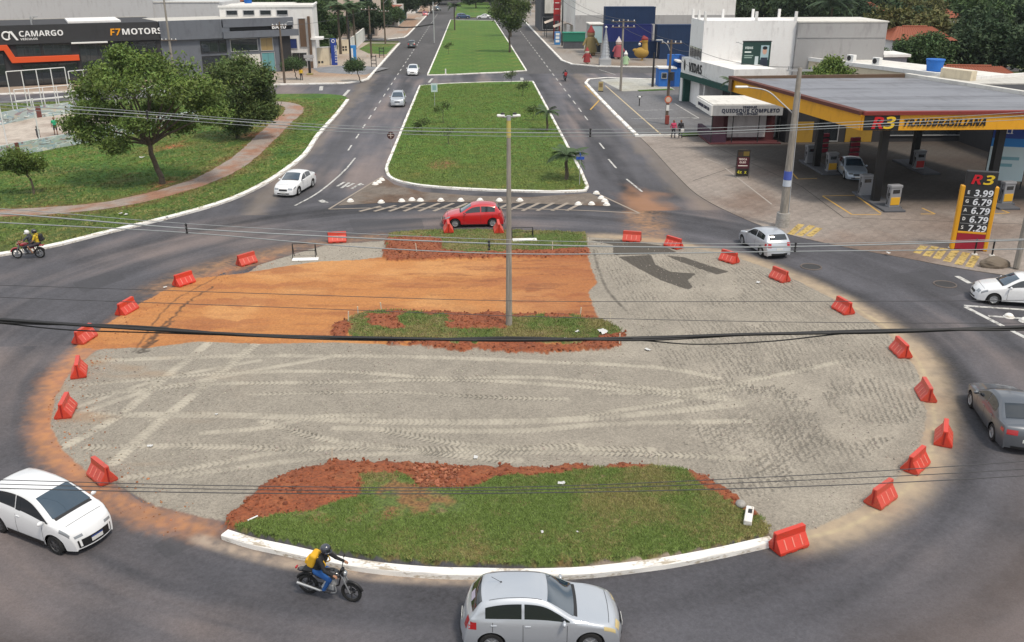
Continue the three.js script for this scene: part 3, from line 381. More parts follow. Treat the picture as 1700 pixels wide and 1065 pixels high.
// road markings
const strip = (a, b, w) => { const l = Math.hypot(b[0] - a[0], b[1] - a[1]), nx = (-(b[1] - a[1]) / l) * w / 2, nz = ((b[0] - a[0]) / l) * w / 2; return sheet([[a[0] + nx, a[1] + nz], [b[0] + nx, b[1] + nz], [b[0] - nx, b[1] - nz], [a[0] - nx, a[1] - nz]], 0.005); };
const poly5 = (list) => sheet(px2(list), 0.005);
function marks(list, m, label) { tag(struct('road_marking', join(list), m), label); }
{ const l = [], r = []; for (let z = -84; z > -330; z -= 6.1) { const k = [-11.5 - 0.0 * z, z]; l.push(strip([-11.5, z], [-11.5, z - 2.6], 0.15)); if (z < -108) r.push(strip([12.7, z + 8], [12.7, z + 5], 0.15)); }
  marks(l, M.roadPaint, 'dashed white lane line of the left carriageway'); marks(r, M.roadPaint, 'dashed white lane line of the right carriageway'); }
{ const c = curve2(px2([[590, 262], [572, 283], [545, 307], [520, 325], [490, 341]]), 24), q = []; for (let i = 1; i < c.length; i++) q.push(strip(c[i - 1], c[i], 0.16)); for (const s of [[1040, 297, 1066, 318], [1010, 264, 1023, 279], [995, 237, 1003, 247]]) q.push(strip(G(s[0], s[1]), G(s[2], s[3]), 0.16)); marks(q, M.roadPaint, 'curved white line where the avenue enters the ring road'); }
marks([poly5([[528, 333], [536, 331], [546, 336], [534, 336]]), ...[[560, 309, 572, 302], [567, 312, 580, 303], [576, 310, 588, 304], [584, 313, 600, 304], [592, 308, 604, 306]].map((s) => strip(G(s[0], s[1]), G(s[2], s[3]), 0.22))], M.roadPaint, 'worn white arrow and letters on the left carriageway');
{ const q = []; for (let i = 0; i < 15; i++) { const x = -6.6 + i * 1.03, z = -62.6 + 0.03 * i, e = smooth(0, 3, i) ; q.push(strip([x - 1.5 * 0.9, z + 0.9], [x, z - 1.3 * (0.4 + 0.6 * e)], 0.28)); } q.push(strip(G(546, 347), G(636, 292), 0.16), strip(G(985, 318), G(1062, 354), 0.16)); { const c = curve2(px2([[546, 347], [620, 345], [700, 345], [800, 346], [900, 347], [990, 350], [1062, 354]]), 30); for (let i = 1; i < c.length; i++) q.push(strip(c[i - 1], c[i], 0.15)); } marks(q, mat(0.3, 0.255, 0.21, 0.9), 'faded hatched band in front of the first grass median'); }
tag(struct('pavement', sheet(px2([[560, 341], [636, 293], [655, 306], [700, 318], [790, 325], [880, 327], [980, 320], [1000, 330], [1010, 342], [900, 338], [760, 335], [640, 336]]), 0.0035, { tess: 0.8, color: dustyC(0.7, [0.7, 0.52, 0.4]) }), paveMat(0.2, 0.165, 0.135)), 'dusty brown apron under the painted studs');
marks([strip(G(570, 160), G(580, 149), 0.4), strip(G(533, 150), G(534, 143), 0.5), strip(G(712, 137), G(718, 130), 0.35), strip(G(866, 129), G(867, 133), 0.5), strip([20.8, -151.5], [22.4, -144], 0.14)], M.roadPaint, 'short white stop lines at the side streets');
marks([strip(G(971, 142), G(995, 166), 0.16), strip(G(995, 166), G(980, 182), 0.18)], M.yellowPaint, 'yellow angled line by the right kerb');
{ const q = []; q.push(strip(G(1005, 142, 0.1), G(1096, 222, 0.1), 0.16)); const w = q[0].translate(0, 0.1, 0); marks([w], M.creamPaint, 'pale yellow line across the parking area'); const p = []; for (const s of [[1060, 183, 1118, 182], [1048, 197, 1160, 195], [1120, 172, 1160, 196], [1150, 197, 1160, 196]]) p.push(strip(G(s[0], s[1], 0.1), G(s[2], s[3], 0.1), 0.13).translate(0, 0.1, 0)); marks(p, M.roadPaint, 'white bay lines of the parking area'); }
{ const q = [], f = (a, b, c, d) => q.push(strip(G(a, b, 0.03), G(c, d, 0.03), 0.13).translate(0, 0.03, 0)); f(1365, 325, 1414, 356); f(1414, 356, 1462, 356); f(1365, 325, 1420, 324); f(1420, 324, 1462, 354); f(1530, 345, 1552, 355); f(1528, 355, 1552, 355); f(1645, 355, 1675, 353); f(1640, 340, 1675, 353); f(1307, 278, 1324, 297); f(1324, 297, 1356, 296); marks(q, M.yellowPaint, 'yellow bay outlines round the fuel pumps'); }
{ const q = [], j = []; for (const s of [[1204, 279, 1281, 339], [1168, 262, 1196, 272]]) q.push(strip(G(s[0], s[1], 0.03), G(s[2], s[3], 0.03), 0.12).translate(0, 0.03, 0)); marks(q, mat(0.34, 0.31, 0.28, 0.9), 'pale painted edge line across the station apron'); for (const s of [[1330, 309, 1400, 361], [1400, 361, 1700, 372], [1180, 240, 1330, 309], [1100, 236, 1300, 232], [1150, 300, 1262, 262]]) j.push(strip(G(s[0], s[1], 0.03), G(s[2], s[3], 0.03), 0.07).translate(0, 0.029, 0)); marks(j, mat(0.05, 0.045, 0.04, 0.95), 'dark slab joints of the station apron'); }
{ const q = []; for (const s of [[1312, 389, 1330, 372], [1326, 391, 1348, 374], [1342, 392, 1360, 378], [1521, 420, 1534, 408], [1537, 425, 1552, 409], [1554, 429, 1567, 412], [1571, 434, 1588, 413], [1590, 439, 1604, 419], [1608, 443, 1620, 424]]) q.push(strip(G(s[0], s[1], 0.03), G(s[2], s[3], 0.03), 0.42).translate(0, 0.03, 0)); marks(q, new THREE.MeshStandardMaterial({ color: lin(0.5, 0.36, 0.12), roughness: 0.9, map: M.roadPaint.map }), 'worn yellow stripes at the edge of the station apron'); }
marks([strip(G(1600, 507), G(1760, 518), 0.22), strip(G(1602, 509), G(1760, 590), 0.24), strip(G(1640, 524), G(1760, 533), 0.2), strip(G(1588, 458), G(1610, 470), 0.3)], M.roadPaint, 'white painted wedge on the right-hand arm');

// ---------- vehicles ----------
const paint = (r, g, b, metal = 0.0, rough = 0.32) => new THREE.MeshPhysicalMaterial({ color: lin(r, g, b), metalness: metal, roughness: rough, clearcoat: 1, clearcoatRoughness: 0.06 });
const PAINT = { white: paint(0.74, 0.75, 0.76), silver: paint(0.5, 0.53, 0.57, 0.45, 0.36), grey: paint(0.12, 0.13, 0.145, 0.5, 0.36), red: paint(0.5, 0.008, 0.012), dark: paint(0.04, 0.05, 0.05, 0.3), blue: paint(0.04, 0.08, 0.16, 0.2), paleblue: paint(0.4, 0.47, 0.55, 0.3) };
const LIGHT = { head: new THREE.MeshPhysicalMaterial({ color: lin(0.32, 0.34, 0.36), roughness: 0.15, clearcoat: 1, metalness: 0.4 }), amber: new THREE.MeshPhysicalMaterial({ color: lin(0.62, 0.5, 0.24), roughness: 0.2, clearcoat: 1 }), tail: new THREE.MeshPhysicalMaterial({ color: lin(0.4, 0.012, 0.014), roughness: 0.2, clearcoat: 1 }) };
const RIM = mat(0.42, 0.43, 0.44, 0.35, { metalness: 0.7 }), RIMD = mat(0.09, 0.09, 0.095, 0.4, { metalness: 0.5 }), PLATE = mat(0.66, 0.66, 0.64, 0.5), PLATEB = mat(0.02, 0.05, 0.22, 0.5), SEAM = mat(0.015, 0.015, 0.016, 0.7);
const SHAPES = {
  hatch: { hl: [0.56, 0.69, 0.55], L: 3.9, W: 1.68, wb: [1.2, -1.25], wr: 0.3, prof: [[1.95, 0.2], [1.94, 0.4], [1.9, 0.56], [1.82, 0.68], [1.66, 0.77], [1.3, 0.87], [0.95, 0.94], [0.8, 0.98], [0.36, 1.24], [0.08, 1.38], [-0.2, 1.44], [-0.75, 1.46], [-1.2, 1.42], [-1.46, 1.34], [-1.68, 1.08], [-1.79, 0.92], [-1.86, 0.72], [-1.93, 0.45], [-1.95, 0.24]], cowl: 0.8, rf: 0.14, rr: -1.42, rg: -1.72, belt: [0.9, 0.98], front: [0.5, -1.5] },
  ev: { tf: 0.24, hl: [0.6, 0.69, 0.6], L: 3.8, W: 1.72, wb: [1.22, -1.24], wr: 0.31, prof: [[1.9, 0.22], [1.89, 0.44], [1.85, 0.62], [1.76, 0.78], [1.55, 0.9], [1.3, 0.98], [1.16, 1.03], [0.62, 1.34], [0.3, 1.48], [-0.15, 1.56], [-0.7, 1.56], [-1.2, 1.5], [-1.5, 1.42], [-1.68, 1.16], [-1.77, 0.95], [-1.83, 0.7], [-1.88, 0.45], [-1.9, 0.26]], cowl: 1.14, rf: 0.36, rr: -1.46, rg: -1.72, belt: [0.94, 1.08], front: [0.7, -1.45] },
  sedan: { hl: [0.58, 0.69, 0.52], L: 4.45, W: 1.76, wb: [1.36, -1.3], wr: 0.32, prof: [[2.22, 0.2], [2.21, 0.42], [2.16, 0.6], [2.05, 0.72], [1.8, 0.81], [1.3, 0.9], [0.98, 0.96], [0.84, 1.0], [0.38, 1.27], [0.08, 1.4], [-0.25, 1.45], [-0.7, 1.45], [-1.02, 1.38], [-1.32, 1.23], [-1.66, 1.06], [-1.9, 1.03], [-2.1, 1.0], [-2.17, 0.82], [-2.21, 0.5], [-2.22, 0.25]], cowl: 0.84, rf: 0.14, rr: -0.98, rg: -1.66, belt: [0.9, 0.98], front: [0.5, -1.42] },
  suv: { hl: [0.72, 0.86, 0.56], L: 4.35, W: 1.78, wb: [1.32, -1.3], wr: 0.34, prof: [[2.17, 0.26], [2.16, 0.5], [2.12, 0.72], [2.02, 0.88], [1.8, 0.96], [1.3, 1.03], [1.02, 1.08], [0.55, 1.4], [0.28, 1.54], [-0.1, 1.61], [-0.9, 1.61], [-1.5, 1.55], [-1.75, 1.47], [-1.93, 1.2], [-2.04, 1.0], [-2.1, 0.75], [-2.15, 0.5], [-2.17, 0.3]], cowl: 1.0, rf: 0.34, rr: -1.72, rg: -1.98, belt: [1.0, 1.06], front: [0.6, -1.72] },
};
const tyreGeo = new Map();
function tyre(r) { if (!tyreGeo.has(r)) { const w = 0.095, p = [[r * 0.64, -w], [r * 0.9, -w * 1.02], [r * 0.985, -w * 0.8], [r, -w * 0.4], [r, w * 0.4], [r * 0.985, w * 0.8], [r * 0.9, w * 1.02], [r * 0.64, w]].map((q) => new THREE.Vector2(...q)); const g = new THREE.LatheGeometry(p, 28); g.rotateZ(Math.PI / 2); const q = [cyl(r * 0.62, r * 0.62, 0.05, 0, 0, 0, 24).rotateZ(Math.PI / 2).translate(0.03, 0, 0)];
  for (let i = 0; i < 7; i++) { const b = rbox(0.03, r * 0.56, r * 0.16, 0.012, 0.062, r * 0.32, 0, 1); b.rotateX((i / 7) * 2 * Math.PI); q.push(b); } q.push(cyl(r * 0.14, r * 0.14, 0.05, 0, 0, 0, 12).rotateZ(Math.PI / 2).translate(0.06, 0, 0)); q.push(new THREE.TorusGeometry(r * 0.62, 0.018, 6, 28).rotateY(Math.PI / 2).translate(0.075, 0, 0)); tyreGeo.set(r, [g, join(q)]); } return tyreGeo.get(r); }
function makeCar(kind, pm, label, category, pos, heading, o = {}) {
  const S = SHAPES[kind], W2 = S.W / 2, root = thing(o.name || 'parked_car', label, category, [pos[0], o.y || 0, pos[1]], heading, o.group);
  const cv = new THREE.CatmullRomCurve3(S.prof.map((p) => new THREE.Vector3(0, p[1], p[0])), false, 'centripetal').getSpacedPoints(130), Z = cv.map((p) => p.z), Y = cv.map((p) => p.y), n = Z.length;
  for (let i = 1; i < n; i++) if (Z[i] > Z[i - 1] - 1e-4) Z[i] = Z[i - 1] - 1e-4;
  const belt = (z) => lerp(S.belt[0], S.belt[1], clamp((S.cowl - z) / (S.cowl - S.rg)));
  const X = (z, y, yt) => { const s = Math.max(0, Math.abs(z) / (S.L / 2) - 0.5) / 0.5, hw = W2 * (1 - (z > 0 ? S.tf || 0.17 : 0.13) * Math.pow(s, 2.4)), bl = belt(z), bul = (v) => 1 - 0.05 * ((v - 0.58) / 0.42) ** 2; let x = y <= bl ? hw * bul(y) : hw * bul(bl) - 0.015 - (y - bl) * 0.34; const d = (yt - y) / 0.09; if (d < 1) x -= 0.05 * (1 - d) ** 2; if (Math.abs(y - (bl - 0.14)) < 0.02 && Math.abs(z) < S.L * 0.4) x += 0.004; return x; };
  const ytop = (z) => { let i = 0; while (i < n - 2 && Z[i + 1] > z) i++; return lerp(Y[i], Y[i + 1], clamp((Z[i] - z) / (Z[i] - Z[i + 1]))); };
  const ra = S.wr + 0.065, ax = S.wr, ybot = (z) => { let y = 0.19; for (const w of S.wb) { const d = Math.abs(z - w); if (d < ra) y = Math.max(y, ax + Math.sqrt(ra * ra - d * d)); } return y; };
  const wt = (i) => { const a = Math.max(0, i - 1), b = Math.min(n - 1, i + 1), dy = Math.abs(Y[b] - Y[a]), dz = Math.abs(Z[b] - Z[a]); return dy / (dy + dz + 1e-6); };
  const Ts = (s, u) => { const i = Math.min(n - 2, Math.floor(s)), f = s - i, z = lerp(Z[i], Z[i + 1], f), y = lerp(Y[i], Y[i + 1], f), w = lerp(wt(i), wt(i + 1), f), q = 1 - u * u; return new THREE.Vector3(X(z, y, y) * u, y + (1 - w) * 0.055 * q, z + (z > 0 ? 1 : -1) * w * 0.13 * q); };
  const pos3 = [], idx = [], put = (x, y, z) => { pos3.push(x, y, z); return pos3.length / 3 - 1; }, K = 10, Uu = 14;
  for (const sg of [1, -1]) { const b = pos3.length / 3; for (let i = 0; i < n; i++) { const yb = Math.min(ybot(Z[i]), Y[i]), bl = clamp(belt(Z[i]), yb, Y[i]); for (let k = 0; k <= K; k++) { const y = k <= 6 ? lerp(yb, bl, k / 6) : lerp(bl, Y[i], (k - 6) / 4); put(sg * X(Z[i], y, Y[i]), y, Z[i]); } } for (let i = 0; i < n - 1; i++) for (let k = 0; k < K; k++) { const a = b + i * (K + 1) + k, c = a + K + 1; if (sg > 0) idx.push(a, a + 1, c, c, a + 1, c + 1); else idx.push(a, c, a + 1, c, c + 1, a + 1); } }
  { const b = pos3.length / 3; for (let i = 0; i < n; i++) for (let k = 0; k <= Uu; k++) { const v = Ts(Math.min(i, n - 1.0001), (k / Uu) * 2 - 1); put(v.x, v.y, v.z); } for (let i = 0; i < n - 1; i++) for (let k = 0; k < Uu; k++) { const a = b + i * (Uu + 1) + k, c = a + Uu + 1; idx.push(a, c, a + 1, c, c + 1, a + 1); } }
  let g = new THREE.BufferGeometry(); g.setAttribute('position', new THREE.Float32BufferAttribute(pos3, 3)); g.setIndex(idx); g = mergeVertices(g, 1e-4); g.computeVertexNormals();
  const body = part('body', g, pm, root); body.material.side = THREE.DoubleSide;
  const grid = (f, a, b) => { const p = [], ix = []; for (let i = 0; i <= a; i++) for (let k = 0; k <= b; k++) { const v = f(i / a, k / b); p.push(v.x, v.y, v.z); } for (let i = 0; i < a; i++) for (let k = 0; k < b; k++) { const q = i * (b + 1) + k, c = q + b + 1; ix.push(q, c, q + 1, c, c + 1, q + 1); } const m = new THREE.BufferGeometry(); m.setAttribute('position', new THREE.Float32BufferAttribute(p, 3)); m.setIndex(ix); m.computeVertexNormals(); return m; };
  const top = (s0, s1, u0, u1, off = 0.006, a = 10, b = 8) => grid((p, q) => { const s = lerp(s0, s1, p), u = lerp(u0, u1, q), v = Ts(s, u), e = 0.5, d1 = Ts(Math.min(n - 1.01, s + e), u).sub(Ts(Math.max(0, s - e), u)), d2 = Ts(s, u + 0.02).sub(Ts(s, u - 0.02)); return v.addScaledVector(d1.cross(d2).normalize(), -off); }, a, b);
  const side = (sg, za, zb, lo, hi, off = 0.006, a = 12, b = 3) => { const m = grid((p, q) => { const z = lerp(za, zb, p), y = lerp(lo(z), hi(z), q); return new THREE.Vector3(sg * (X(z, y, ytop(z)) + off), y, z); }, a, b); if (sg < 0) { const q = m.index.array; for (let i = 0; i < q.length; i += 3) { const t = q[i]; q[i] = q[i + 1]; q[i + 1] = t; } m.computeVertexNormals(); } return m; };
  const sz = (z) => { let i = 0; while (i < n - 2 && Z[i + 1] > z) i++; return i + clamp((Z[i] - z) / (Z[i] - Z[i + 1])); };
  const sf = (y) => { let i = 0; while (i < n - 2 && Y[i + 1] < y) i++; return i; }, sr = (y) => { let i = n - 1; while (i > 1 && Y[i - 1] < y) i--; return i; };
  const gl = M.glass;
  part('windshield', top(sz(S.cowl - 0.03), sz(S.rf - 0.02), -0.9, 0.9, 0.007, 10, 12), M.windscreen, root);
  part('rear_window', top(sz(S.rr - 0.04), sz(S.rg + 0.03), -0.84, 0.84, 0.007), gl, root);
  const lo = (z) => belt(z) + 0.02, hi = (z) => Math.max(belt(z) + 0.021, ytop(z) - 0.085);
  const bp = (S.cowl + S.rr) / 2 - 0.16;
  let a0 = S.cowl; while (ytop(a0) - 0.085 < belt(a0) + 0.05) a0 -= 0.02;
  let a1 = S.rr - 0.1; while (ytop(a1) - 0.085 < belt(a1) + 0.06) a1 += 0.02; a1 = Math.max(a1, S.front[1] + 0.1);
  for (const sg of [1, -1]) { part('side_window', side(sg, a0, bp + 0.035, lo, hi, 0.006, 16), gl, root); part('side_window', side(sg, bp - 0.035, a1, lo, hi, 0.006, 16), gl, root); }
  const seams = []; for (const sg of [1, -1]) for (const z of [bp, S.front[0] + 0.12, Math.min(S.front[1] + 0.35, bp - 0.75)]) seams.push(side(sg, z - 0.006, z + 0.006, (q) => Math.max(0.3, ybot(q) + 0.02), (q) => belt(q) + 0.01, 0.003, 1, 8)); for (const sg of [1, -1]) seams.push(side(sg, S.wb[0] - ra - 0.02, S.wb[1] + ra + 0.02, () => 0.185, () => 0.24, 0.004, 8, 1)); seams.push(top(sz(S.prof[4][0]), sz(S.prof[4][0] - 0.012), -0.86, 0.86, 0.004, 1, 10));
  for (const q of seams) part('panel_seam', q, SEAM, root);
  part('cowl', top(sz(S.cowl + 0.07), sz(S.cowl - 0.03), -0.86, 0.86, 0.005, 2, 10), M.dark, root);
  for (const sg of [1, -1]) {
    const [h0, h1, hu] = S.hl; part('headlight', top(sf(h0), sf(h1), sg * hu, sg * 0.985, 0.006 , 4, 6), o.head || LIGHT.head, root); part('headlight_side', side(sg, S.L / 2 - 0.12, S.L / 2 - 0.42, (z) => ytop(z) - 0.13, (z) => ytop(z) - 0.03, 0.005, 5, 2), o.head || LIGHT.head, root);
    const t1 = kind === 'sedan' ? 0.92 : 0.95, t0 = t1 - (kind === 'sedan' ? 0.17 : 0.24); part('tail_light', top(sr(t1), sr(t0), sg * (kind === 'sedan' ? 0.5 : 0.7), sg * 0.985, 0.006, 4, 5), LIGHT.tail, root); part('tail_light_side', side(sg, -S.L / 2 + 0.13, -S.L / 2 + 0.33, () => t0 + 0.02, () => t1 - 0.02, 0.006, 4, 2), LIGHT.tail, root);
    part('mirror', [new THREE.SphereGeometry(1, 12, 8).scale(0.1, 0.07, 0.055).translate(sg * (X(a0 - 0.12, S.belt[0], 2) + 0.1), S.belt[0] + 0.08, a0 - 0.14), box(0.1, 0.03, 0.04, sg * (X(a0 - 0.12, S.belt[0], 2) + 0.02), S.belt[0] + 0.05, a0 - 0.14)], o.mirror || pm, root);
    for (const z of [bp + 0.12, bp - 0.72]) part('door_handle', rbox(0.03, 0.028, 0.15, 0.01, sg * (X(z, belt(z) - 0.1, 2) + 0.008), belt(z) - 0.1, z, 1), o.handle || pm, root);
    for (const w of S.wb) { const wg = new THREE.Group(); wg.name = 'wheel'; wg.position.set(sg * (W2 - 0.115), ax, w); if (sg < 0) wg.rotation.y = Math.PI; root.add(wg); const [tg, rg] = tyre(S.wr); part('tyre', tg, M.rubber, wg); part('rim', rg, o.rim || RIM, wg); }
  }
  part('grille', top(sf(S.prof[2][1] - 0.12), sf(S.prof[2][1] + 0.02), -0.46, 0.46, 0.006, 3, 8), o.grille || M.black, root);
  part('air_intake', top(1, sf(0.34), -0.7, 0.7, 0.006, 3, 8), M.black, root);
  part('rear_bumper_trim', top(sr(0.36), n - 1.01, -0.75, 0.75, 0.006, 3, 8), M.black, root);
  const pf = Ts(sf(0.42), 0), pr = Ts(sr(kind === 'sedan' ? 0.6 : 0.62), 0);
  part('licence_plate', box(0.38, 0.12, 0.012, 0, pf.y, pf.z + 0.012), PLATE, root); part('licence_plate', box(0.38, 0.12, 0.012, 0, pr.y, pr.z - 0.014), PLATE, root);
  part('underbody', [box(S.W - 0.36, 0.5, S.L - 0.5, 0, 0.42, 0), box(S.W - 0.14, 0.06, S.wb[0] - S.wb[1] - 2 * ra, 0, 0.2, 0)], M.black, root);
  if (o.antenna) { const v = Ts(sz(o.antenna), 0.1); part('antenna', [bar([v.x, v.y, v.z], [v.x, v.y + 0.16, v.z - 0.24], 0.006), cyl(0.02, 0.025, 0.02, v.x, v.y + 0.008, v.z)], M.black, root); }
  if (o.rails) [-1, 1].forEach((s) => part('roof_rail', tube([[s * 0.52, 1.6, 0.1], [s * 0.54, 1.66, -0.1], [s * 0.54, 1.66, -1.3], [s * 0.52, 1.57, -1.5]], 0.018), M.galv, root));
  if (o.extra) o.extra(root, { top, side, sz, sf, sr, Ts, ytop, belt, n, ybot });
  return root;
}
// heading: angle of the car's front about the vertical, from two points seen along the car (rear, front)
const head = (rear, front) => { const a = G(...rear), b = G(...front); return Math.atan2(b[0] - a[0], b[1] - a[1]); };
// from where the two wheels of one side touch the road (front, rear; side 1 = the car's left)
function onWheels(kind, f, r, sd) { const S = SHAPES[kind], a = G(...r), b = G(...f), h = Math.atan2(b[0] - a[0], b[1] - a[1]), t = sd * (S.W / 2 - 0.08), m = (S.wb[0] + S.wb[1]) / 2, fx = Math.sin(h), fz = Math.cos(h); return [[(a[0] + b[0]) / 2 - fz * t - fx * m, (a[1] + b[1]) / 2 + fx * t - fz * m], h]; }
const mid = (a, b) => { const p = G(...a), q = G(...b); return [(p[0] + q[0]) / 2, (p[1] + q[1]) / 2]; };
makeCar('hatch', PAINT.silver, 'silver five-door hatchback on the ring road before the white kerb, cut by the bottom edge', 'car', ...onWheels('hatch', [981, 1081], [814, 1082], -1), { name: 'silver_hatchback', antenna: -1.0, head: LIGHT.amber,
  extra(root, k) { [-1, 1].forEach((s) => part('roof_seam', k.top(k.sz(0.0), k.sz(-1.3), s * 0.9, s * 0.925, 0.004, 12, 1), SEAM, root)); part('window_sticker', k.top(k.sz(-1.58), k.sz(-1.68), -0.3, 0.25, 0.012, 2, 3), mat(0.45, 0.4, 0.5, 0.4), root); } });
makeCar('ev', PAINT.white, 'white compact electric hatchback with black side glass driving at the left edge', 'car', ...onWheels('ev', [106, 922], [-4, 879], -1), { name: 'white_electric_car', rim: RIMD, grille: PAINT.white, handle: PAINT.white,
  extra(root, k) { part('bumper_insert', [k.top(1, k.sf(0.52), -0.94, 0.94, 0.008, 4, 14)], M.black, root); [-1, 1].forEach((s) => part('bumper_blade', k.top(2, k.sf(0.55), s * 0.76, s * 0.86, 0.016, 3, 2), PAINT.white, root)); [-1, 1].forEach((s) => part('sill_trim', k.side(s, 0.8, -0.82, () => 0.19, () => 0.34, 0.01, 8, 1), M.black, root)); part('plate_band', [box(0.38, 0.03, 0.014, 0, 0.47, k.Ts(k.sf(0.42), 0).z + 0.014)], PLATEB, root);
    [-1, 1].forEach((s) => part('black_pillar', k.side(s, -0.12, -0.32, (z) => k.belt(z) + 0.02, (z) => k.ytop(z) - 0.085, 0.008, 4, 3), M.glass, root)); } });
makeCar('sedan', PAINT.grey, 'dark grey sedan seen from behind at the right edge of the ring road', 'car', ...onWheels('sedan', [1611, 677], [1644, 728], 1), { name: 'grey_sedan' });
makeCar('hatch', PAINT.white, 'white hatchback nosing in from the right-hand arm, cut by the right edge', 'car', ...onWheels('hatch', [1640, 505], [1742, 512], 1), { name: 'white_hatchback' });
makeCar('hatch', PAINT.silver, 'silver hatchback with red tail lights leaving past the filling station', 'car', ...onWheels('hatch', [1231, 405], [1264, 426], 1), { name: 'silver_hatchback' });
makeCar('hatch', PAINT.red, 'bright red hatchback crossing at the far side of the roundabout', 'car', ...onWheels('hatch', [757, 378], [817, 377], 1), { name: 'red_hatchback' });
makeCar('sedan', PAINT.white, 'white sedan turning into the ring road beside the park kerb', 'car', ...onWheels('sedan', [497.5, 323], [518, 311], 1), { name: 'white_sedan' });
makeCar('suv', PAINT.silver, 'silver station wagon with roof rails coming down the left carriageway', 'car', [-9.0, -113], head([670, 150], [660, 176]), { name: 'silver_wagon', rails: 1 });
makeCar('sedan', PAINT.white, 'white sedan on the left carriageway just past the crossing lane', 'car', [-9.1, -146], 0, { name: 'white_sedan' });
makeCar('hatch', PAINT.dark, 'dark car far up the left carriageway by the bare plot', 'car', [-12.2, -195], Math.PI, { name: 'dark_hatchback' });
makeCar('sedan', PAINT.paleblue, 'pale silver sedan refuelling between the pumps under the canopy', 'car', [30.6, -71.3], head([1404, 268], [1432, 296]), { name: 'silver_sedan', y: 0.03 });
makeCar('hatch', PAINT.red, 'small red car parked far off on the left pavement edge', 'car', [-15.2, -318], 0.1, { name: 'red_hatchback' });
makeCar('suv', PAINT.dark, 'dark car stopped farthest up the left carriageway', 'car', [-12.4, -352], 0.4, { name: 'dark_suv' });
makeCar('suv', PAINT.blue, 'dark blue car parked behind the second grass median', 'car', [-2.4, -301], Math.PI / 2 + 0.15, { name: 'blue_suv' });
makeCar('sedan', PAINT.white, 'white sedan parked behind the second grass median', 'car', [4.1, -299.5], -Math.PI / 2, { name: 'white_sedan' });
makeCar('sedan', PAINT.white, 'white car half hidden behind the big park tree', 'car', [-40.2, -120.5], Math.PI / 2 - 0.2, { name: 'white_sedan' });
makeCar('hatch', PAINT.silver, 'silver car standing behind the park tree before the showroom', 'car', [-46.5, -126.5], Math.PI / 2 - 0.2, { name: 'silver_hatchback', y: 0.14 });

// ---------- people: one smooth field of tapered bones ----------
function figure(bones, cell, extras = []) { // bones: [a, b, ra, rb, colour]
  let lo = [1e9, 1e9, 1e9], hi = [-1e9, -1e9, -1e9]; for (const [a, b, ra, rb] of bones) for (let k = 0; k < 3; k++) { lo[k] = Math.min(lo[k], a[k] - ra, b[k] - rb); hi[k] = Math.max(hi[k], a[k] + ra, b[k] + rb); }
  const half = Math.max(...[0, 1, 2].map((k) => hi[k] - lo[k])) / 2 + 3 * cell, cen = lo.map((v, k) => (v + hi[k]) / 2), res = Math.min(170, Math.ceil((2 * half) / cell)), mc = new MarchingCubes(res, M.dark, false, false, 120000), F = mc.field, hs = res / 2, D = new Float32Array(res ** 3).fill(9), kk = 0.022;
  for (const [a, b, ra, rb] of bones) { const R = Math.max(ra, rb) + 0.07, i0 = [], i1 = []; for (let k = 0; k < 3; k++) { i0[k] = Math.max(0, Math.floor(((Math.min(a[k], b[k]) - R - cen[k]) / half) * hs + hs)); i1[k] = Math.min(res - 1, Math.ceil(((Math.max(a[k], b[k]) + R - cen[k]) / half) * hs + hs)); }
    const d = [b[0] - a[0], b[1] - a[1], b[2] - a[2]], dd = d[0] ** 2 + d[1] ** 2 + d[2] ** 2 || 1e-9;
    for (let z = i0[2]; z <= i1[2]; z++) for (let y = i0[1]; y <= i1[1]; y++) for (let x = i0[0]; x <= i1[0]; x++) { const px = ((x - hs) / hs) * half + cen[0] - a[0], py = ((y - hs) / hs) * half + cen[1] - a[1], pz = ((z - hs) / hs) * half + cen[2] - a[2], t = clamp((px * d[0] + py * d[1] + pz * d[2]) / dd), q = Math.hypot(px - d[0] * t, py - d[1] * t, pz - d[2] * t) - lerp(ra, rb, t), o = x + y * res + z * res * res, e = D[o], h = Math.max(kk - Math.abs(e - q), 0) / kk; D[o] = Math.min(e, q) - h * h * kk * 0.25; } }
  for (let i = 0; i < D.length; i++) F[i] = -D[i];
  mc.isolation = 0; mc.update(); const c = mc.count, P = new Float32Array(c * 3), C = new Float32Array(c * 3), Nn = mc.normalArray.slice(0, c * 3);
  for (let i = 0; i < c; i++) { const p = [0, 1, 2].map((k) => mc.positionArray[3 * i + k] * half + cen[k]); let best = 1e9, bc = bones[0][4]; for (const [a, b, ra, rb, col] of bones) { const d = [b[0] - a[0], b[1] - a[1], b[2] - a[2]], dd = d[0] ** 2 + d[1] ** 2 + d[2] ** 2 || 1e-9, t = clamp(((p[0] - a[0]) * d[0] + (p[1] - a[1]) * d[1] + (p[2] - a[2]) * d[2]) / dd), q = Math.hypot(p[0] - a[0] - d[0] * t, p[1] - a[1] - d[1] * t, p[2] - a[2] - d[2] * t) - lerp(ra, rb, t); if (q < best) { best = q; bc = col; } } for (let k = 0; k < 3; k++) { P[3 * i + k] = p[k]; C[3 * i + k] = bc[k]; } }
  const g = new THREE.BufferGeometry(); g.setAttribute('position', new THREE.BufferAttribute(P, 3)); g.setAttribute('normal', new THREE.BufferAttribute(Nn, 3)); g.setAttribute('color', new THREE.BufferAttribute(C, 3));
  const ex = extras.map(([gg, col]) => { const q = gg.index ? gg.toNonIndexed() : gg; q.deleteAttribute('uv'); const cc = new Float32Array(q.attributes.position.count * 3); for (let i = 0; i < cc.length; i++) cc[i] = col[i % 3]; q.setAttribute('color', new THREE.BufferAttribute(cc, 3)); return q; });
  return ex.length ? mergeGeometries([g, ...ex]) : g;
}
const skinMat = new THREE.MeshStandardMaterial({ vertexColors: true, roughness: 0.85 });
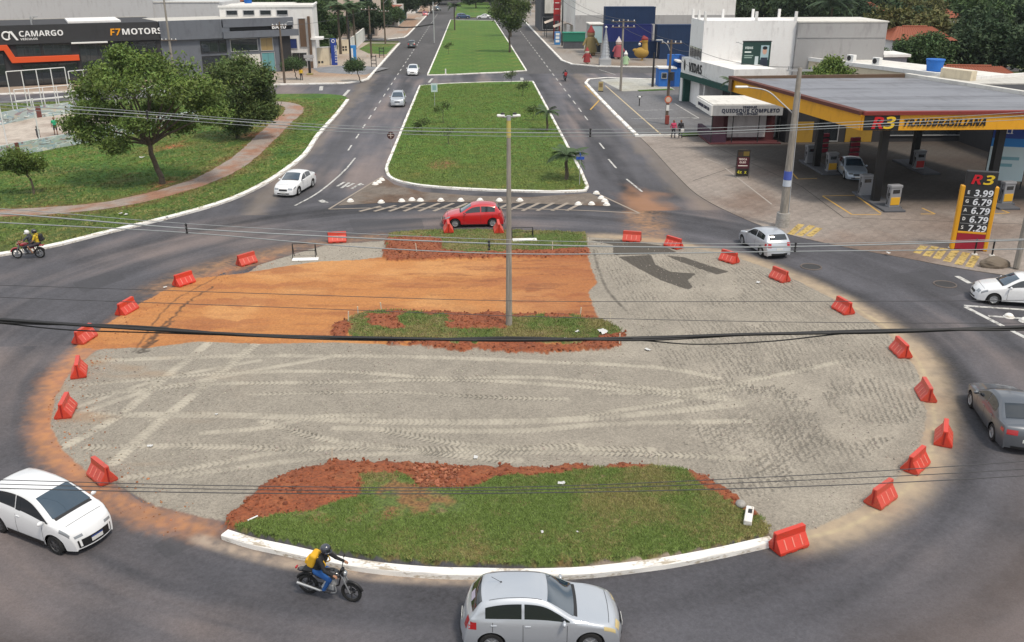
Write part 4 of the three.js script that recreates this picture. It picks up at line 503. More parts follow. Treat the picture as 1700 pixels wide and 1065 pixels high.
const SKIN = [0.34, 0.18, 0.11], SKIN2 = [0.2, 0.1, 0.06];
function person(J, c, label, pos, turn, cell, o = {}) { // J: joints in the figure's own frame, facing +z
  const sk = c.skin || SKIN, B = [], ex = [], add = (a, b, ra, rb, col) => B.push([a, b, ra, rb, col]);
  const off = (p, x, y, z) => [p[0] + x, p[1] + y, p[2] + z], mixp = (a, b, t) => a.map((v, k) => lerp(v, b[k], t));
  const hip = J.hip, chest = J.chest, neck = J.neck, hd = J.head;
  add(off(hip, -0.07, 0, 0), off(hip, 0.07, 0, 0), 0.125, 0.125, c.pants); add(off(hip, -0.04, 0.08, 0), off(mixp(hip, chest, 0.6), -0.05, 0, 0), 0.12, 0.125, c.shirt); add(off(hip, 0.04, 0.08, 0), off(mixp(hip, chest, 0.6), 0.05, 0, 0), 0.12, 0.125, c.shirt);
  add(off(chest, -0.08, 0, 0), off(chest, 0.08, 0, 0), 0.125, 0.125, c.shirt); add(off(chest, 0, 0, 0), neck, 0.12, 0.07, c.shirt); add(neck, off(hd, 0, -0.06, 0), 0.055, 0.055, sk);
  add(off(hd, 0, -0.045, 0.02), off(hd, 0, 0.035, 0), 0.078, 0.095, o.helmet ? sk : sk); add(off(hd, 0, -0.01, 0.098), off(hd, 0, -0.025, 0.106), 0.012, 0.016, sk); for (const s of [-1, 1]) add(off(hd, s * 0.092, -0.02, -0.005), off(hd, s * 0.096, 0.015, -0.01), 0.016, 0.018, sk);
  if (!o.helmet) { add(off(hd, 0, 0.05, -0.025), off(hd, 0, 0.02, -0.045), 0.088, 0.085, c.hair); }
  for (const s of [-1, 1]) { ex.push([new THREE.SphereGeometry(0.012, 8, 6).translate(hd[0] + s * 0.034, hd[1] + 0.002, hd[2] + 0.096), [0.02, 0.015, 0.012]]); }
  ex.push([new THREE.SphereGeometry(1, 8, 6).scale(0.024, 0.007, 0.01).translate(hd[0], hd[1] - 0.056, hd[2] + 0.092), [0.22, 0.08, 0.07]]);
  for (const sd of ['l', 'r']) { const s = sd === 'l' ? 1 : -1, sh = J.sh[sd], el = J.el[sd], ha = J.ha[sd], kn = J.kn[sd], an = J.an[sd], to = J.to[sd], sl = c.sleeve === 'short' ? 0.6 : 1;
    add(mixp(chest, sh, 0.5), sh, 0.09, 0.075, c.shirt); add(sh, el, 0.066, 0.048, c.shirt); const wr = mixp(el, ha, 0.94); if (sl < 1) { B[B.length - 1] = [sh, mixp(sh, el, 0.7), 0.068, 0.056, c.shirt]; add(mixp(sh, el, 0.7), el, 0.046, 0.042, sk); add(el, wr, 0.042, 0.03, sk); } else add(el, wr, 0.05, 0.037, c.shirt);
    const dir = ha.map((v, k) => v - el[k]), L = Math.hypot(...dir), f = dir.map((v) => v / L), palm = ha.map((v, k) => v + f[k] * 0.06); add(wr, palm, 0.03, 0.036, sk);
    const gd = o.grip ? [0, -0.75, 0.66] : f, sx = o.grip ? [1, 0, 0] : (Math.abs(f[1]) > 0.7 ? [0, 0, 1] : [1, 0, 0]);
    for (let k = 0; k < 4; k++) { const b0 = palm.map((v, q) => v + f[q] * 0.02 + sx[q] * (k - 1.5) * 0.019), l = [0.036, 0.042, 0.04, 0.032][k], b1 = b0.map((v, q) => v + lerp(f[q], gd[q], o.grip ? 0.7 : 0.1) * l), b2 = b1.map((v, q) => v + (o.grip ? [0, -0.6, -0.75][q] : lerp(f[q], [0, -0.3, 0.3][q], 0.3)) * l * 0.9); ex.push([bar(b0, b1, 0.0095, 0.009, 6), sk], [bar(b1, b2, 0.009, 0.0075, 6), sk]); }
    { const b0 = ha.map((v, q) => v + f[q] * 0.03 + sx[q] * -s * 0.03), b1 = b0.map((v, q) => v + f[q] * 0.03 - sx[q] * s * 0.018 + (q === 1 ? -0.006 : 0)), b2 = b1.map((v, q) => v + f[q] * 0.026); ex.push([bar(b0, b1, 0.012, 0.0105, 6), sk], [bar(b1, b2, 0.0105, 0.009, 6), sk]); }
    const hj = off(hip, s * 0.09, -0.02, 0), sp = c.short ? 0.7 : 1; add(hj, sp < 1 ? mixp(hj, kn, 0.85) : kn, 0.098, sp < 1 ? 0.075 : 0.062, c.pants); if (sp < 1) { add(mixp(hj, kn, 0.85), kn, 0.056, 0.052, sk); add(kn, an, 0.056, 0.038, sk); } else add(kn, an, 0.064, 0.05, c.pants);
    add(off(an, 0, -0.03, -0.02), to, 0.045, 0.036, c.shoe || [0.03, 0.03, 0.03]); }
  const root = thing('person', label, 'person', pos, turn, o.group); part('figure', figure(B, cell, ex), skinMat, root); return root;
}
const standing = (st = 0.1, arm = 0.05, h = 1) => ({ hip: [0, 0.94, 0], chest: [0, 1.3, 0.01], neck: [0, 1.49, 0], head: [0, 1.63, 0.02], sh: { l: [0.19, 1.41, 0], r: [-0.19, 1.41, 0] }, el: { l: [0.26, 1.13, -0.04 + arm], r: [-0.26, 1.13, -0.04 - arm] }, ha: { l: [0.27, 0.9, 0.06 + arm * 2], r: [-0.27, 0.9, 0.06 - arm] }, kn: { l: [0.1, 0.5, 0.03 + st], r: [-0.1, 0.5, 0.03 - st * 0.6] }, an: { l: [0.1, 0.09, st * 1.5], r: [-0.1, 0.09, -st * 1.5] }, to: { l: [0.11, 0.045, 0.14 + st * 1.5], r: [-0.11, 0.045, 0.14 - st * 1.5] } });
function rideJ(lean = 0.16, up = 0) { return { hip: [0, 0.86 + up, -0.28], chest: [0, 1.2 + up, -0.28 + lean], neck: [0, 1.4 + up, -0.26 + lean * 1.4], head: [0, 1.54 + up, -0.2 + lean * 1.5], sh: { l: [0.2, 1.32 + up, -0.26 + lean * 1.2], r: [-0.2, 1.32 + up, -0.26 + lean * 1.2] }, el: { l: [0.32, 1.08 + up * 0.6, 0.1], r: [-0.32, 1.08 + up * 0.6, 0.1] }, ha: { l: [0.33, 1.0 + up * 0.2, 0.34], r: [-0.33, 1.0 + up * 0.2, 0.34] }, kn: { l: [0.2, 0.72 + up * 0.6, 0.14], r: [-0.2, 0.72 + up * 0.6, 0.14] }, an: { l: [0.17, 0.36, -0.06], r: [-0.17, 0.36, -0.06] }, to: { l: [0.18, 0.31, 0.1], r: [-0.18, 0.31, 0.1] } }; }
function helmet(parent, J, m, open) { const hd = J.head, g = new THREE.SphereGeometry(0.145, 20, 14, 0, 2 * Math.PI, 0, Math.PI * 0.7); g.scale(0.94, 1, 1.06); const w = part('helmet', g, m, parent); w.position.set(hd[0], hd[1] + 0.015, hd[2] - 0.01); w.rotation.x = -0.32; if (!open) { const v = new THREE.SphereGeometry(0.147, 16, 8, Math.PI * 0.18, Math.PI * 0.64, Math.PI * 0.42, Math.PI * 0.22); v.scale(0.96, 1, 1.07); part('visor', v, M.glass, w); } const p = part('chin_bar', new THREE.TorusGeometry(0.115, 0.022, 6, 12, Math.PI).rotateX(Math.PI / 2), m, w); p.position.set(0, -0.075, 0.02); p.rotation.x = 0.3; return w; }
function backpack(parent, J, m, w = 0.3, h = 0.42, d = 0.2) { const c = J.chest, lean = Math.atan2(J.chest[2] - J.hip[2], J.chest[1] - J.hip[1]), b = part('backpack', [rbox(w, h, d, 0.08, 0, 0, 0, 4), rbox(w * 0.8, h * 0.4, 0.1, 0.05, 0, -h * 0.22, -d / 2 - 0.02, 3), tube([[0.11, h * 0.42, d / 2], [0.13, h * 0.5, d / 2 + 0.12], [0.13, h * 0.2, d / 2 + 0.29], [0.12, -h * 0.3, d / 2 + 0.06]], 0.018), tube([[-0.11, h * 0.42, d / 2], [-0.13, h * 0.5, d / 2 + 0.12], [-0.13, h * 0.2, d / 2 + 0.29], [-0.12, -h * 0.3, d / 2 + 0.06]], 0.018)], m, parent); b.position.set(c[0], c[1] - 0.02, c[2] - 0.13 - d / 2); b.rotation.x = lean; return b; }
function motorbike(label, pm, pos, turn, o = {}) {
  const r = thing('motorcycle', label, 'motorcycle', pos, turn), R = 0.3, zf = 0.66, zr = -0.62;
  for (const z of [zf, zr]) { const w = new THREE.Group(); w.name = 'wheel'; w.position.set(0, R, z); r.add(w); part('tyre', new THREE.TorusGeometry(R - 0.045, 0.048, 10, 32).rotateY(Math.PI / 2), M.rubber, w); const sp = [new THREE.TorusGeometry(R - 0.09, 0.014, 6, 28).rotateY(Math.PI / 2), cyl(0.045, 0.045, 0.14, 0, 0, 0, 10).rotateZ(Math.PI / 2), cyl(0.1, 0.1, 0.008, 0, 0, 0, 16).rotateZ(Math.PI / 2).translate(0.06, 0, 0)]; for (let i = 0; i < 6; i++) { const b = box(0.025, R - 0.1, 0.03, 0, (R - 0.1) / 2, 0); b.rotateX((i / 6) * 2 * Math.PI); sp.push(b); } part('rim', sp, o.rim || RIMD, w); }
  part('fork', [bar([0.075, R, zf], [0.075, 0.88, 0.42], 0.022), bar([-0.075, R, zf], [-0.075, 0.88, 0.42], 0.022), bar([0, 0.62, 0.5], [0, 0.9, 0.4], 0.03)], M.steel, r);
  part('frame', [bar([0, 0.84, 0.4], [0, 0.45, 0.3], 0.022), bar([0, 0.45, 0.3], [0, 0.3, 0.0], 0.022), bar([0, 0.3, 0], [0, 0.36, -0.25], 0.022), bar([0, 0.82, 0.36], [0, 0.68, -0.3], 0.022), bar([0.07, 0.68, -0.28], [0.07, 0.76, -0.78], 0.016), bar([-0.07, 0.68, -0.28], [-0.07, 0.76, -0.78], 0.016), bar([0.1, 0.33, -0.2], [0.1, R, zr], 0.02), bar([-0.1, 0.33, -0.2], [-0.1, R, zr], 0.02), bar([0.12, R + 0.02, zr], [0.1, 0.7, -0.5], 0.024), bar([-0.12, R + 0.02, zr], [-0.1, 0.7, -0.5], 0.024)], M.black, r);
  part('fuel_tank', new THREE.SphereGeometry(1, 20, 14).scale(0.14, 0.115, 0.27).rotateX(0.18).translate(0, 0.83, 0.16), pm, r);
  part('side_panel', [new THREE.SphereGeometry(1, 12, 8).scale(0.11, 0.09, 0.2).translate(0, 0.66, -0.2), new THREE.SphereGeometry(1, 12, 8).scale(0.1, 0.06, 0.2).rotateX(-0.2).translate(0, 0.78, -0.72)], pm, r);
  part('seat', rbox(0.24, 0.08, 0.72, 0.04, 0, 0.81, -0.36, 3), M.black, r);
  part('engine', [rbox(0.22, 0.2, 0.28, 0.05, 0, 0.4, 0.06), cyl(0.09, 0.1, 0.2, 0, 0.55, 0.14).rotateX(0.0), rbox(0.26, 0.14, 0.2, 0.06, 0, 0.36, -0.08)], M.galv, r);
  part('exhaust', [tube([[-0.09, 0.5, 0.22], [-0.11, 0.3, 0.26], [-0.12, 0.25, 0.05], [-0.13, 0.27, -0.2]], 0.02), bar([-0.14, 0.27, -0.18], [-0.17, 0.42, -0.86], 0.032, 0.048, 12)], M.steel, r);
  part('handlebar', [tube([[-0.36, 1.0, 0.3], [-0.2, 1.02, 0.36], [0, 0.95, 0.4], [0.2, 1.02, 0.36], [0.36, 1.0, 0.3]], 0.012), bar([-0.37, 1.0, 0.29], [-0.25, 1.01, 0.34], 0.02), bar([0.37, 1.0, 0.29], [0.25, 1.01, 0.34], 0.02)], M.black, r);
  for (const s of [-1, 1]) part('mirror', [bar([s * 0.22, 1.02, 0.36], [s * 0.3, 1.17, 0.36], 0.006), new THREE.SphereGeometry(1, 10, 8).scale(0.055, 0.04, 0.015).translate(s * 0.31, 1.19, 0.36)], M.black, r);
  part('headlight', [new THREE.SphereGeometry(0.085, 14, 10).scale(1, 1, 0.7).translate(0, 0.88, 0.52)], LIGHT.head, r); part('headlight_shell', [new THREE.SphereGeometry(0.1, 14, 10).translate(0, 0.88, 0.46), rbox(0.16, 0.09, 0.08, 0.03, 0, 0.99, 0.44)], o.shell || M.black, r);
  part('mudguard', [new THREE.TorusGeometry(R + 0.03, 0.05, 4, 14, 1.5).rotateY(-Math.PI / 2).rotateX(-0.3).scale(1.1, 1, 1).translate(0, R, zf)], o.guard || M.black, r); part('mudguard', new THREE.TorusGeometry(R + 0.04, 0.05, 4, 14, 1.4).rotateY(-Math.PI / 2).rotateX(-1.3).translate(0, R, zr), M.black, r);
  part('tail_light', rbox(0.12, 0.06, 0.05, 0.02, 0, 0.8, -0.93), LIGHT.tail, r); part('footrest', bar([-0.24, 0.32, -0.02], [0.24, 0.32, -0.02], 0.014), M.black, r);
  return r;
}
{ const p = G(548, 990), h = head([512, 978], [588, 993]);
  motorbike('black motorcycle on the ring road just left of the near silver hatchback', paint(0.02, 0.02, 0.022), [p[0], 0, p[1]], h);
  const J = rideJ(0.14), r = person(J, { shirt: [0.012, 0.012, 0.014], pants: [0.015, 0.09, 0.3], hair: [0.01, 0.01, 0.01], shoe: [0.03, 0.03, 0.035] }, 'rider in black jacket and blue jeans with yellow backpack on the near motorcycle', [p[0], 0, p[1]], h, 0.012, { helmet: 1, grip: 1 });
  helmet(r, J, paint(0.03, 0.035, 0.05)); backpack(r, J, mat(0.66, 0.37, 0.015, 0.7), 0.36, 0.46, 0.22); }
{ const p = G(50, 428), h = head([70, 427], [26, 428]);
  motorbike('red motorcycle carrying two people along the park kerb at the left edge', paint(0.32, 0.012, 0.02), [p[0], 0, p[1]], h, { guard: paint(0.32, 0.012, 0.02), rim: RIM, shell: paint(0.32, 0.012, 0.02) });
  const J = rideJ(0.06), r = person(J, { shirt: [0.05, 0.055, 0.07], pants: [0.02, 0.022, 0.03], hair: [0.01, 0.01, 0.01], sleeve: 'short' }, 'rider with white helmet and dark shirt steering the red motorcycle', [p[0], 0, p[1]], h, 0.018, { helmet: 1, grip: 1 }); helmet(r, J, paint(0.7, 0.7, 0.68));
  const K = rideJ(0.02, 0.05); for (const k of ['hip', 'chest', 'neck', 'head']) K[k][2] -= 0.36; for (const s of ['l', 'r']) { K.sh[s][2] -= 0.36; K.el[s] = [s === 'l' ? 0.28 : -0.28, 1.1, -0.48]; K.ha[s] = [s === 'l' ? 0.16 : -0.16, 0.98, -0.33]; K.kn[s][2] -= 0.3; K.kn[s][0] *= 1.25; K.an[s][2] -= 0.24; K.to[s][2] -= 0.24; }
  const q = person(K, { shirt: [0.6, 0.42, 0.03], pants: [0.05, 0.04, 0.05], hair: [0.01, 0.01, 0.01], sleeve: 'short', short: 1 }, 'passenger in yellow shirt, black helmet and black backpack on the red motorcycle', [p[0], 0, p[1]], h, 0.018, { helmet: 1 }); helmet(q, K, paint(0.015, 0.015, 0.017)); backpack(q, K, mat(0.015, 0.015, 0.017, 0.7)); }
{ const p = G(938, 134); motorbike('red motorcycle driving away up the right carriageway', paint(0.4, 0.02, 0.02), [p[0], 0, p[1]], Math.PI); const J = rideJ(0.05), r = person(J, { shirt: [0.03, 0.03, 0.035], pants: [0.03, 0.03, 0.05], hair: [0.01, 0.01, 0.01] }, 'rider in dark clothes on the motorcycle of the right carriageway', [p[0], 0, p[1]], Math.PI, 0.03, { helmet: 1, grip: 1 }); helmet(r, J, paint(0.015, 0.015, 0.017)); part('delivery_box', rbox(0.4, 0.4, 0.38, 0.04, 0, 1.06, -0.78), mat(0.4, 0.02, 0.02, 0.6), r); }
{ const W = (px, py, y, c, label, turn, st, arm, cell = 0.028, o = {}) => { const p = G(px, py, y); return person(standing(st, arm), { hair: [0.012, 0.01, 0.009], skin: SKIN2, ...c }, label, [p[0], y, p[1]], turn, cell, o); };
  W(1117, 229, 0.1, { shirt: [0.5, 0.05, 0.12], pants: [0.02, 0.02, 0.03] }, 'pedestrian in red-pink shirt and dark trousers, left of the two by the parking kerb', 0.2, 0.12, 0.08);
  const q = W(1129, 229, 0.1, { shirt: [0.02, 0.02, 0.025], pants: [0.03, 0.03, 0.04] }, 'pedestrian in black shirt, right of the two by the parking kerb', 0.1, 0.1, 0.05); part('shopping_bag', rbox(0.34, 0.4, 0.2, 0.06, 0.1, 0.72, 0.2), mat(0.6, 0.6, 0.58, 0.8), q);
  W(67, 240, 0.16, { shirt: [0.06, 0.06, 0.065], pants: [0.07, 0.07, 0.075], short: 1, sleeve: 'short' }, 'person in dark grey shirt and shorts standing in the sports court', 2.6, 0.04, 0.1);
  W(94, 224, 0.16, { shirt: [0.02, 0.33, 0.16], pants: [0.02, 0.02, 0.025], short: 1, sleeve: 'short' }, 'person in green shirt and black shorts at the far side of the sports court', 0.6, 0.12, 0.05);
  W(501, 133, 0.14, { shirt: [0.66, 0.42, 0.02], pants: [0.02, 0.02, 0.03] }, 'person in yellow shirt on the beige forecourt beside a small tree', 0.5, 0.06, 0.05); }

// ---------- buildings ----------
const FONT = await new FontLoader().loadAsync('fonts/droid/droid_sans_bold.typeface.json');
function text(str, size, depth = 0.06, stretch = 1, slant = 0) { const g = new TextGeometry(str, { font: FONT, size, depth, curveSegments: 4, bevelEnabled: false }); g.computeBoundingBox(); const w = g.boundingBox.max.x; g.translate(-w / 2, 0, 0); g.scale(stretch, 1, 1); if (slant) g.applyMatrix4(new THREE.Matrix4().makeShear(0, 0, slant, 0, 0, 0)); return g; }
const wallTex = tex(512, 512, (u, v) => { const a = tn(u, v, 5, 5), b = tn(u * 1, v * 0.25, 24, 3), s = smooth(0.45, 0.8, a * 0.5 + b * 0.5); const k = 1.02 - 0.22 * s - 0.08 * (tn(u, v, 80, 2) - 0.3); return [k, k * 0.985, k * 0.96]; }, true, 0.12, 0.12);
const wall = (r, g, b, o = {}) => new THREE.MeshStandardMaterial({ color: lin(r, g, b), roughness: 0.88, map: wallTex, ...o });
const WL = { white: wall(0.74, 0.74, 0.74), offwhite: wall(0.62, 0.61, 0.58), cream: wall(0.62, 0.55, 0.42), grey: wall(0.36, 0.36, 0.37), black: wall(0.035, 0.035, 0.04), charcoal: wall(0.085, 0.09, 0.105), steelgrey: wall(0.13, 0.145, 0.175), pink: wall(0.6, 0.5, 0.43), roof: wall(0.5, 0.49, 0.46), rooflight: wall(0.66, 0.65, 0.62), navy: wall(0.012, 0.035, 0.1), royal: wall(0.012, 0.022, 0.15), teal: wall(0.02, 0.1, 0.1), green: wall(0.01, 0.06, 0.05), yellow: wall(0.7, 0.34, 0.012, { roughness: 0.5 }), yellow2: wall(0.36, 0.22, 0.03), maroon: wall(0.09, 0.02, 0.025), blue: wall(0.02, 0.14, 0.5), tile: wall(0.25, 0.075, 0.04), orange: mat(0.66, 0.08, 0.012, 0.5), brown: wall(0.14, 0.09, 0.06) };
const winM = new THREE.MeshPhysicalMaterial({ color: lin(0.02, 0.025, 0.03), roughness: 0.08, clearcoat: 1 });
// a building's own frame: origin on the ground at p, local x along the facade to q, local z out of it
function frameOf(name, label, p, q, category = 'building', group) { const o = thing(name, label, category, [p[0], 0, p[1]], Math.atan2(-(q[1] - p[1]), q[0] - p[0]), group); o.len = Math.hypot(q[0] - p[0], q[1] - p[1]); return o; }
function uvBox(w, h, d, x, y, z) { const g = new THREE.BoxGeometry(w, h, d), uv = g.attributes.uv, s = [[d, h], [d, h], [w, d], [w, d], [w, h], [w, h]]; for (let i = 0; i < 24; i++) { const f = s[i >> 2]; uv.setXY(i, uv.getX(i) * f[0] + x * 0.37, uv.getY(i) * f[1] + z * 0.21); } return g.translate(x, y, z); }
const bx = (x0, x1, y0, y1, z0, z1) => uvBox(x1 - x0, y1 - y0, z1 - z0, (x0 + x1) / 2, (y0 + y1) / 2, (z0 + z1) / 2);
function windowIn(root, x0, x1, y0, y1, z, o = {}) { const w = part(o.name || 'window', [bx(x0, x1, y0, y0 + 0.08, z - 0.05, z + 0.09), bx(x0, x1, y1 - 0.08, y1, z - 0.05, z + 0.07), bx(x0, x0 + 0.08, y0 + 0.08, y1 - 0.08, z - 0.05, z + 0.07), bx(x1 - 0.08, x1, y0 + 0.08, y1 - 0.08, z - 0.05, z + 0.07)], o.frame || M.galv, root); const n = o.n || Math.max(1, Math.round((x1 - x0) / 1.6)); for (let i = 0; i < n; i++) { const a = lerp(x0 + 0.08, x1 - 0.08, i / n), b = lerp(x0 + 0.08, x1 - 0.08, (i + 1) / n); part('pane', bx(a + 0.02, b - 0.02, y0 + 0.08, y1 - 0.08, z - 0.04, z + 0.015), o.glass || winM, w); } return w; }
const pA = G(0, 145, 0.14), pB = G(275, 131, 0.14), pC = G(486, 117.5, 0.14);
{ // black showroom
  const dx = pB[0] - pA[0], dz = pB[1] - pA[1], l = Math.hypot(dx, dz), r = frameOf('showroom', 'long black car showroom with an orange angular frame and lit lettering', pA, pB), L = r.len, k = L / 275, X = (px) => px * k, H = 8.2;
  const x0 = -22; part('wall', [bx(x0, L, 0.1, 5.7, -15, 0), bx(x0, L, 5.7, H, -15, -0.01)], WL.black, r);
  part('fascia', bx(x0, L - 0.02, 5.75, H + 0.05, 0, 0.35), wall(0.03, 0.03, 0.034, { roughness: 0.6 }), r);
  part('roof', [bx(x0 + 0.2, L - 0.2, H - 0.25, H - 0.12, -14.8, -0.3)], WL.rooflight, r); part('roof_panel', bx(10, 17, H - 0.1, H + 0.25, -12, -2), WL.white, r); part('parapet', [bx(x0, L, H, H + 0.12, -15.2, -14.9)], WL.roof, r);
  const sh = new THREE.Shape([[x0, 5.6], [X(24), 5.6], [X(33), 3.95], [X(134), 3.95], [X(134), 3.25], [X(27), 3.25], [X(18), 4.95], [x0, 4.95]].map((p) => new THREE.Vector2(...p))); part('orange_frame', new THREE.ExtrudeGeometry(sh, { depth: 0.5, bevelEnabled: true, bevelSize: 0.03, bevelThickness: 0.03, bevelSegments: 1 }).translate(0, 0.1, 0.02), WL.orange, r);
  windowIn(r, X(36), X(76), 4.12, 5.7, 0.03, { frame: M.dark, n: 3 }); windowIn(r, X(78), X(124), 4.12, 5.7, 0.03, { frame: M.dark, n: 3 }); windowIn(r, X(136), X(268), 2.0, 5.6, 0.03, { frame: M.dark, n: 8 }); windowIn(r, -18, X(16), 0.4, 4.7, 0.03, { frame: M.black, n: 8 }); windowIn(r, X(40), X(130), 0.3, 3.1, 0.03, { frame: M.black, n: 6 });
  part('light_strip', rbox(X(60), 0.22, 0.3, 0.05, X(155), 5.68, 0.5), M.white, r);
  const wt = mat(0.82, 0.82, 0.82, 0.5), ot = mat(0.8, 0.33, 0.0, 0.5);
  part('lettering', text('CAMARGO', 0.74, 0.08, 1.1).translate(X(80), 6.75, 0.36), wt, r); part('small_lettering', text('VEÍCULOS', 0.27, 0.05, 1.2).translate(X(60), 6.28, 0.36), wt, r);
  part('emblem', [new THREE.TorusGeometry(0.5, 0.11, 6, 24, Math.PI * 1.55).rotateZ(Math.PI * 0.25).translate(X(26), 6.9, 0.4), (() => { const s = new THREE.Shape([[0, 1.15], [0.35, 1.15], [1.0, -0.05], [0.72, -0.05], [0.1, 0.95], [-0.02, 0.3], [-0.22, 0.3]].map((p) => new THREE.Vector2(...p))); return new THREE.ExtrudeGeometry(s, { depth: 0.08, bevelEnabled: false }).translate(X(31), 6.35, 0.36); })()], wt, r);
  part('lettering', text('F7', 0.92, 0.08, 1.05, 0.12).translate(X(199), 6.55, 0.36), ot, r); part('lettering', text('MOTORS', 0.82, 0.08, 1.18).translate(X(245), 6.6, 0.36), wt, r);
  // grey shop joined on the right
  const s = frameOf('grey_shop', 'slate grey shop with wide fascia, shop windows and a teal glass door', pB, pC), LL = s.len, q = LL / 211, XX = (px) => (px - 275) * q;
  part('wall', [bx(0.05, LL, 0.1, 8.1, -11, 0)], WL.steelgrey, s); part('roof', bx(0.3, LL - 0.3, 8.1, 8.22, -10.8, -0.4), WL.roof, s);
  part('fascia', [bx(0.06, XX(372), 5.6, 8.3, 0, 0.5), bx(XX(374), LL + 0.6, 7.1, 8.3, 0, 0.55), bx(XX(372), LL + 1.2, 5.55, 6.5, 0, 0.9), bx(XX(372), XX(384), 6.5, 7.1, 0, 0.5)], WL.steelgrey, s); part('recess', bx(XX(385), LL + 0.4, 6.5, 7.1, 0, 0.06), M.black, s);
  windowIn(s, XX(336), XX(378), 3.5, 5.3, 0.03, { frame: M.dark, n: 3 }); windowIn(s, XX(384), XX(430), 3.5, 5.4, 0.03, { frame: M.galv, n: 3 }); windowIn(s, XX(336), XX(378), 0.5, 3.1, 0.03, { frame: M.dark, n: 3 }); windowIn(s, XX(434), XX(456), 3.4, 5.4, 0.03, { frame: M.galv, n: 2, glass: mat(0.3, 0.22, 0.1, 0.4) });
  const d = windowIn(s, XX(434), XX(457), 0.2, 3.2, 0.03, { name: 'door', frame: M.galv, n: 2, glass: new THREE.MeshPhysicalMaterial({ color: lin(0.12, 0.3, 0.32), roughness: 0.15, clearcoat: 1 }) }); part('handle', bar([XX(446), 1.0, 0.12], [XX(446), 1.9, 0.12], 0.025), M.steel, d);
  part('shop_display', bx(XX(386), XX(432), 0.4, 3.0, -0.02, 0.05), WL.offwhite, s); part('pillar', bx(XX(466), LL - 0.02, 0.1, 5.5, 0.02, 0.2), M.dark, s); part('lettering', text('BARU', 0.62, 0.06, 1.05).translate(XX(466), 6.65, 0.58), wt, s); }
{ // pale buildings behind
  const a = thing('warehouse', 'pale windowless warehouse behind the black showroom', 'building', [-72, 0, -165]); part('wall', [bx(-30, 18, 0, 11.6, -18, 0)], wall(0.5, 0.51, 0.53), a); part('wall', bx(18, 29, 0, 9.9, -16, -0.5), wall(0.5, 0.51, 0.53), a); part('parapet', [bx(-30.1, 18.1, 11.6, 11.75, -0.5, 0.1), bx(18.1, 29.1, 9.9, 10.05, -1.0, -0.4)], WL.offwhite, a); part('roof', bx(-29.8, 17.8, 11.2, 11.4, -17.8, -0.6), WL.roof, a);
  const b = thing('warehouse', 'low white flat-roofed building behind the grey shop', 'building', [-49, 0, -168]); part('wall', bx(0, 16, 0, 9.2, -16, 0), WL.offwhite, b); part('parapet', bx(-0.1, 16.1, 9.2, 9.4, -0.4, 0.1), WL.white, b); part('roof', bx(0.2, 15.8, 9.21, 9.28, -15.8, -0.4), WL.rooflight, b); part('water_tank', [cyl(0.7, 0.6, 0.9, 10, 9.75, -2, 16), cyl(0.75, 0.75, 0.12, 10, 10.25, -2, 16)], WL.blue, b);
  for (const x of [3, 6, 9.5, 13]) windowIn(b, x, x + 1.4, 6.6, 7.8, 0.03);
  const p = G(365, 121), q = G(527, 113.5), c = frameOf('office_building', 'white two-storey office building beside the grey shop', [p[0], p[1] - 4], [q[0], q[1] + 0.5]), L = c.len; part('wall', [bx(0, L, 0.1, 9.6, -14, 0)], WL.white, c); part('parapet', [bx(-0.15, L + 0.15, 9.6, 9.9, -0.3, 0.15), bx(L - 0.15, L + 0.15, 9.6, 9.9, -14, -0.3)], WL.white, c); part('roof', bx(0.2, L - 0.2, 9.61, 9.7, -13.8, -0.4), WL.rooflight, c);
  windowIn(c, L - 4.6, L - 3.2, 6.4, 7.9, 0.03); windowIn(c, L - 2.4, L - 1.2, 3.4, 7.9, 0.03, { glass: WL.brown }); windowIn(c, L - 4.4, L - 2.8, 3.2, 4.8, 0.03, { glass: mat(0.02, 0.04, 0.16, 0.4) }); for (let i = 0; i < 4; i++) windowIn(c, 1 + i * 2.6, 2.8 + i * 2.6, 8.4, 9.2, 0.03); part('pillar', bx(L - 0.9, L - 0.5, 0.1, 8.2, 0, 0.5), WL.brown, c); part('canopy', bx(L - 0.6, L + 1.4, 4.6, 4.9, -3, 0.6), WL.white, c); windowIn(c, L - 3.8, L - 1.4, 0.4, 2.6, 0.03, { glass: M.dark });
  const w1 = frameOf('garden_wall', 'cream street wall with a boarded base left of the blue totem', G(497, 112), G(550, 109), 'wall'); part('wall', bx(0, w1.len, 0.1, 3.0, -0.25, 0), WL.cream, w1); part('coping', bx(-0.05, w1.len + 0.05, 3.0, 3.1, -0.32, 0.06), WL.white, w1); for (let i = 0; i < 3; i++) part('vent', bx(w1.len * 0.5 + i * 0.55, w1.len * 0.5 + i * 0.55 + 0.35, 0.5, 0.85, 0, 0.03), M.dark, w1); part('railing', [bar([0, 4.4, -0.1], [w1.len, 4.4, -0.1], 0.03), ...Array.from({ length: 4 }, (_, i) => bar([(i / 3) * w1.len, 3.1, -0.1], [(i / 3) * w1.len, 4.4, -0.1], 0.03))], M.galv, w1);
  const w2 = frameOf('garden_wall', 'cream wall with four dark vent holes between the blue totems', G(550, 92), G(582, 90), 'wall'); part('wall', bx(0, w2.len, 0.1, 2.7, -0.25, 0), WL.cream, w2); for (const [i, j] of [[0, 0], [1, 0], [0, 1], [1, 1]]) part('vent', bx(w2.len * 0.6 + i * 0.55, w2.len * 0.6 + i * 0.55 + 0.38, 0.7 + j * 0.5, 1.05 + j * 0.5, 0, 0.03), M.black, w2);
  const w3 = frameOf('garden_wall', 'white boundary wall running away behind the second blue totem', G(583, 90), G(607, 67), 'wall'); part('wall', bx(0, w3.len, 0.1, 2.7, -0.25, 0), WL.white, w3); part('coping', bx(0, w3.len, 2.7, 2.78, -0.3, 0.05), WL.offwhite, w3);
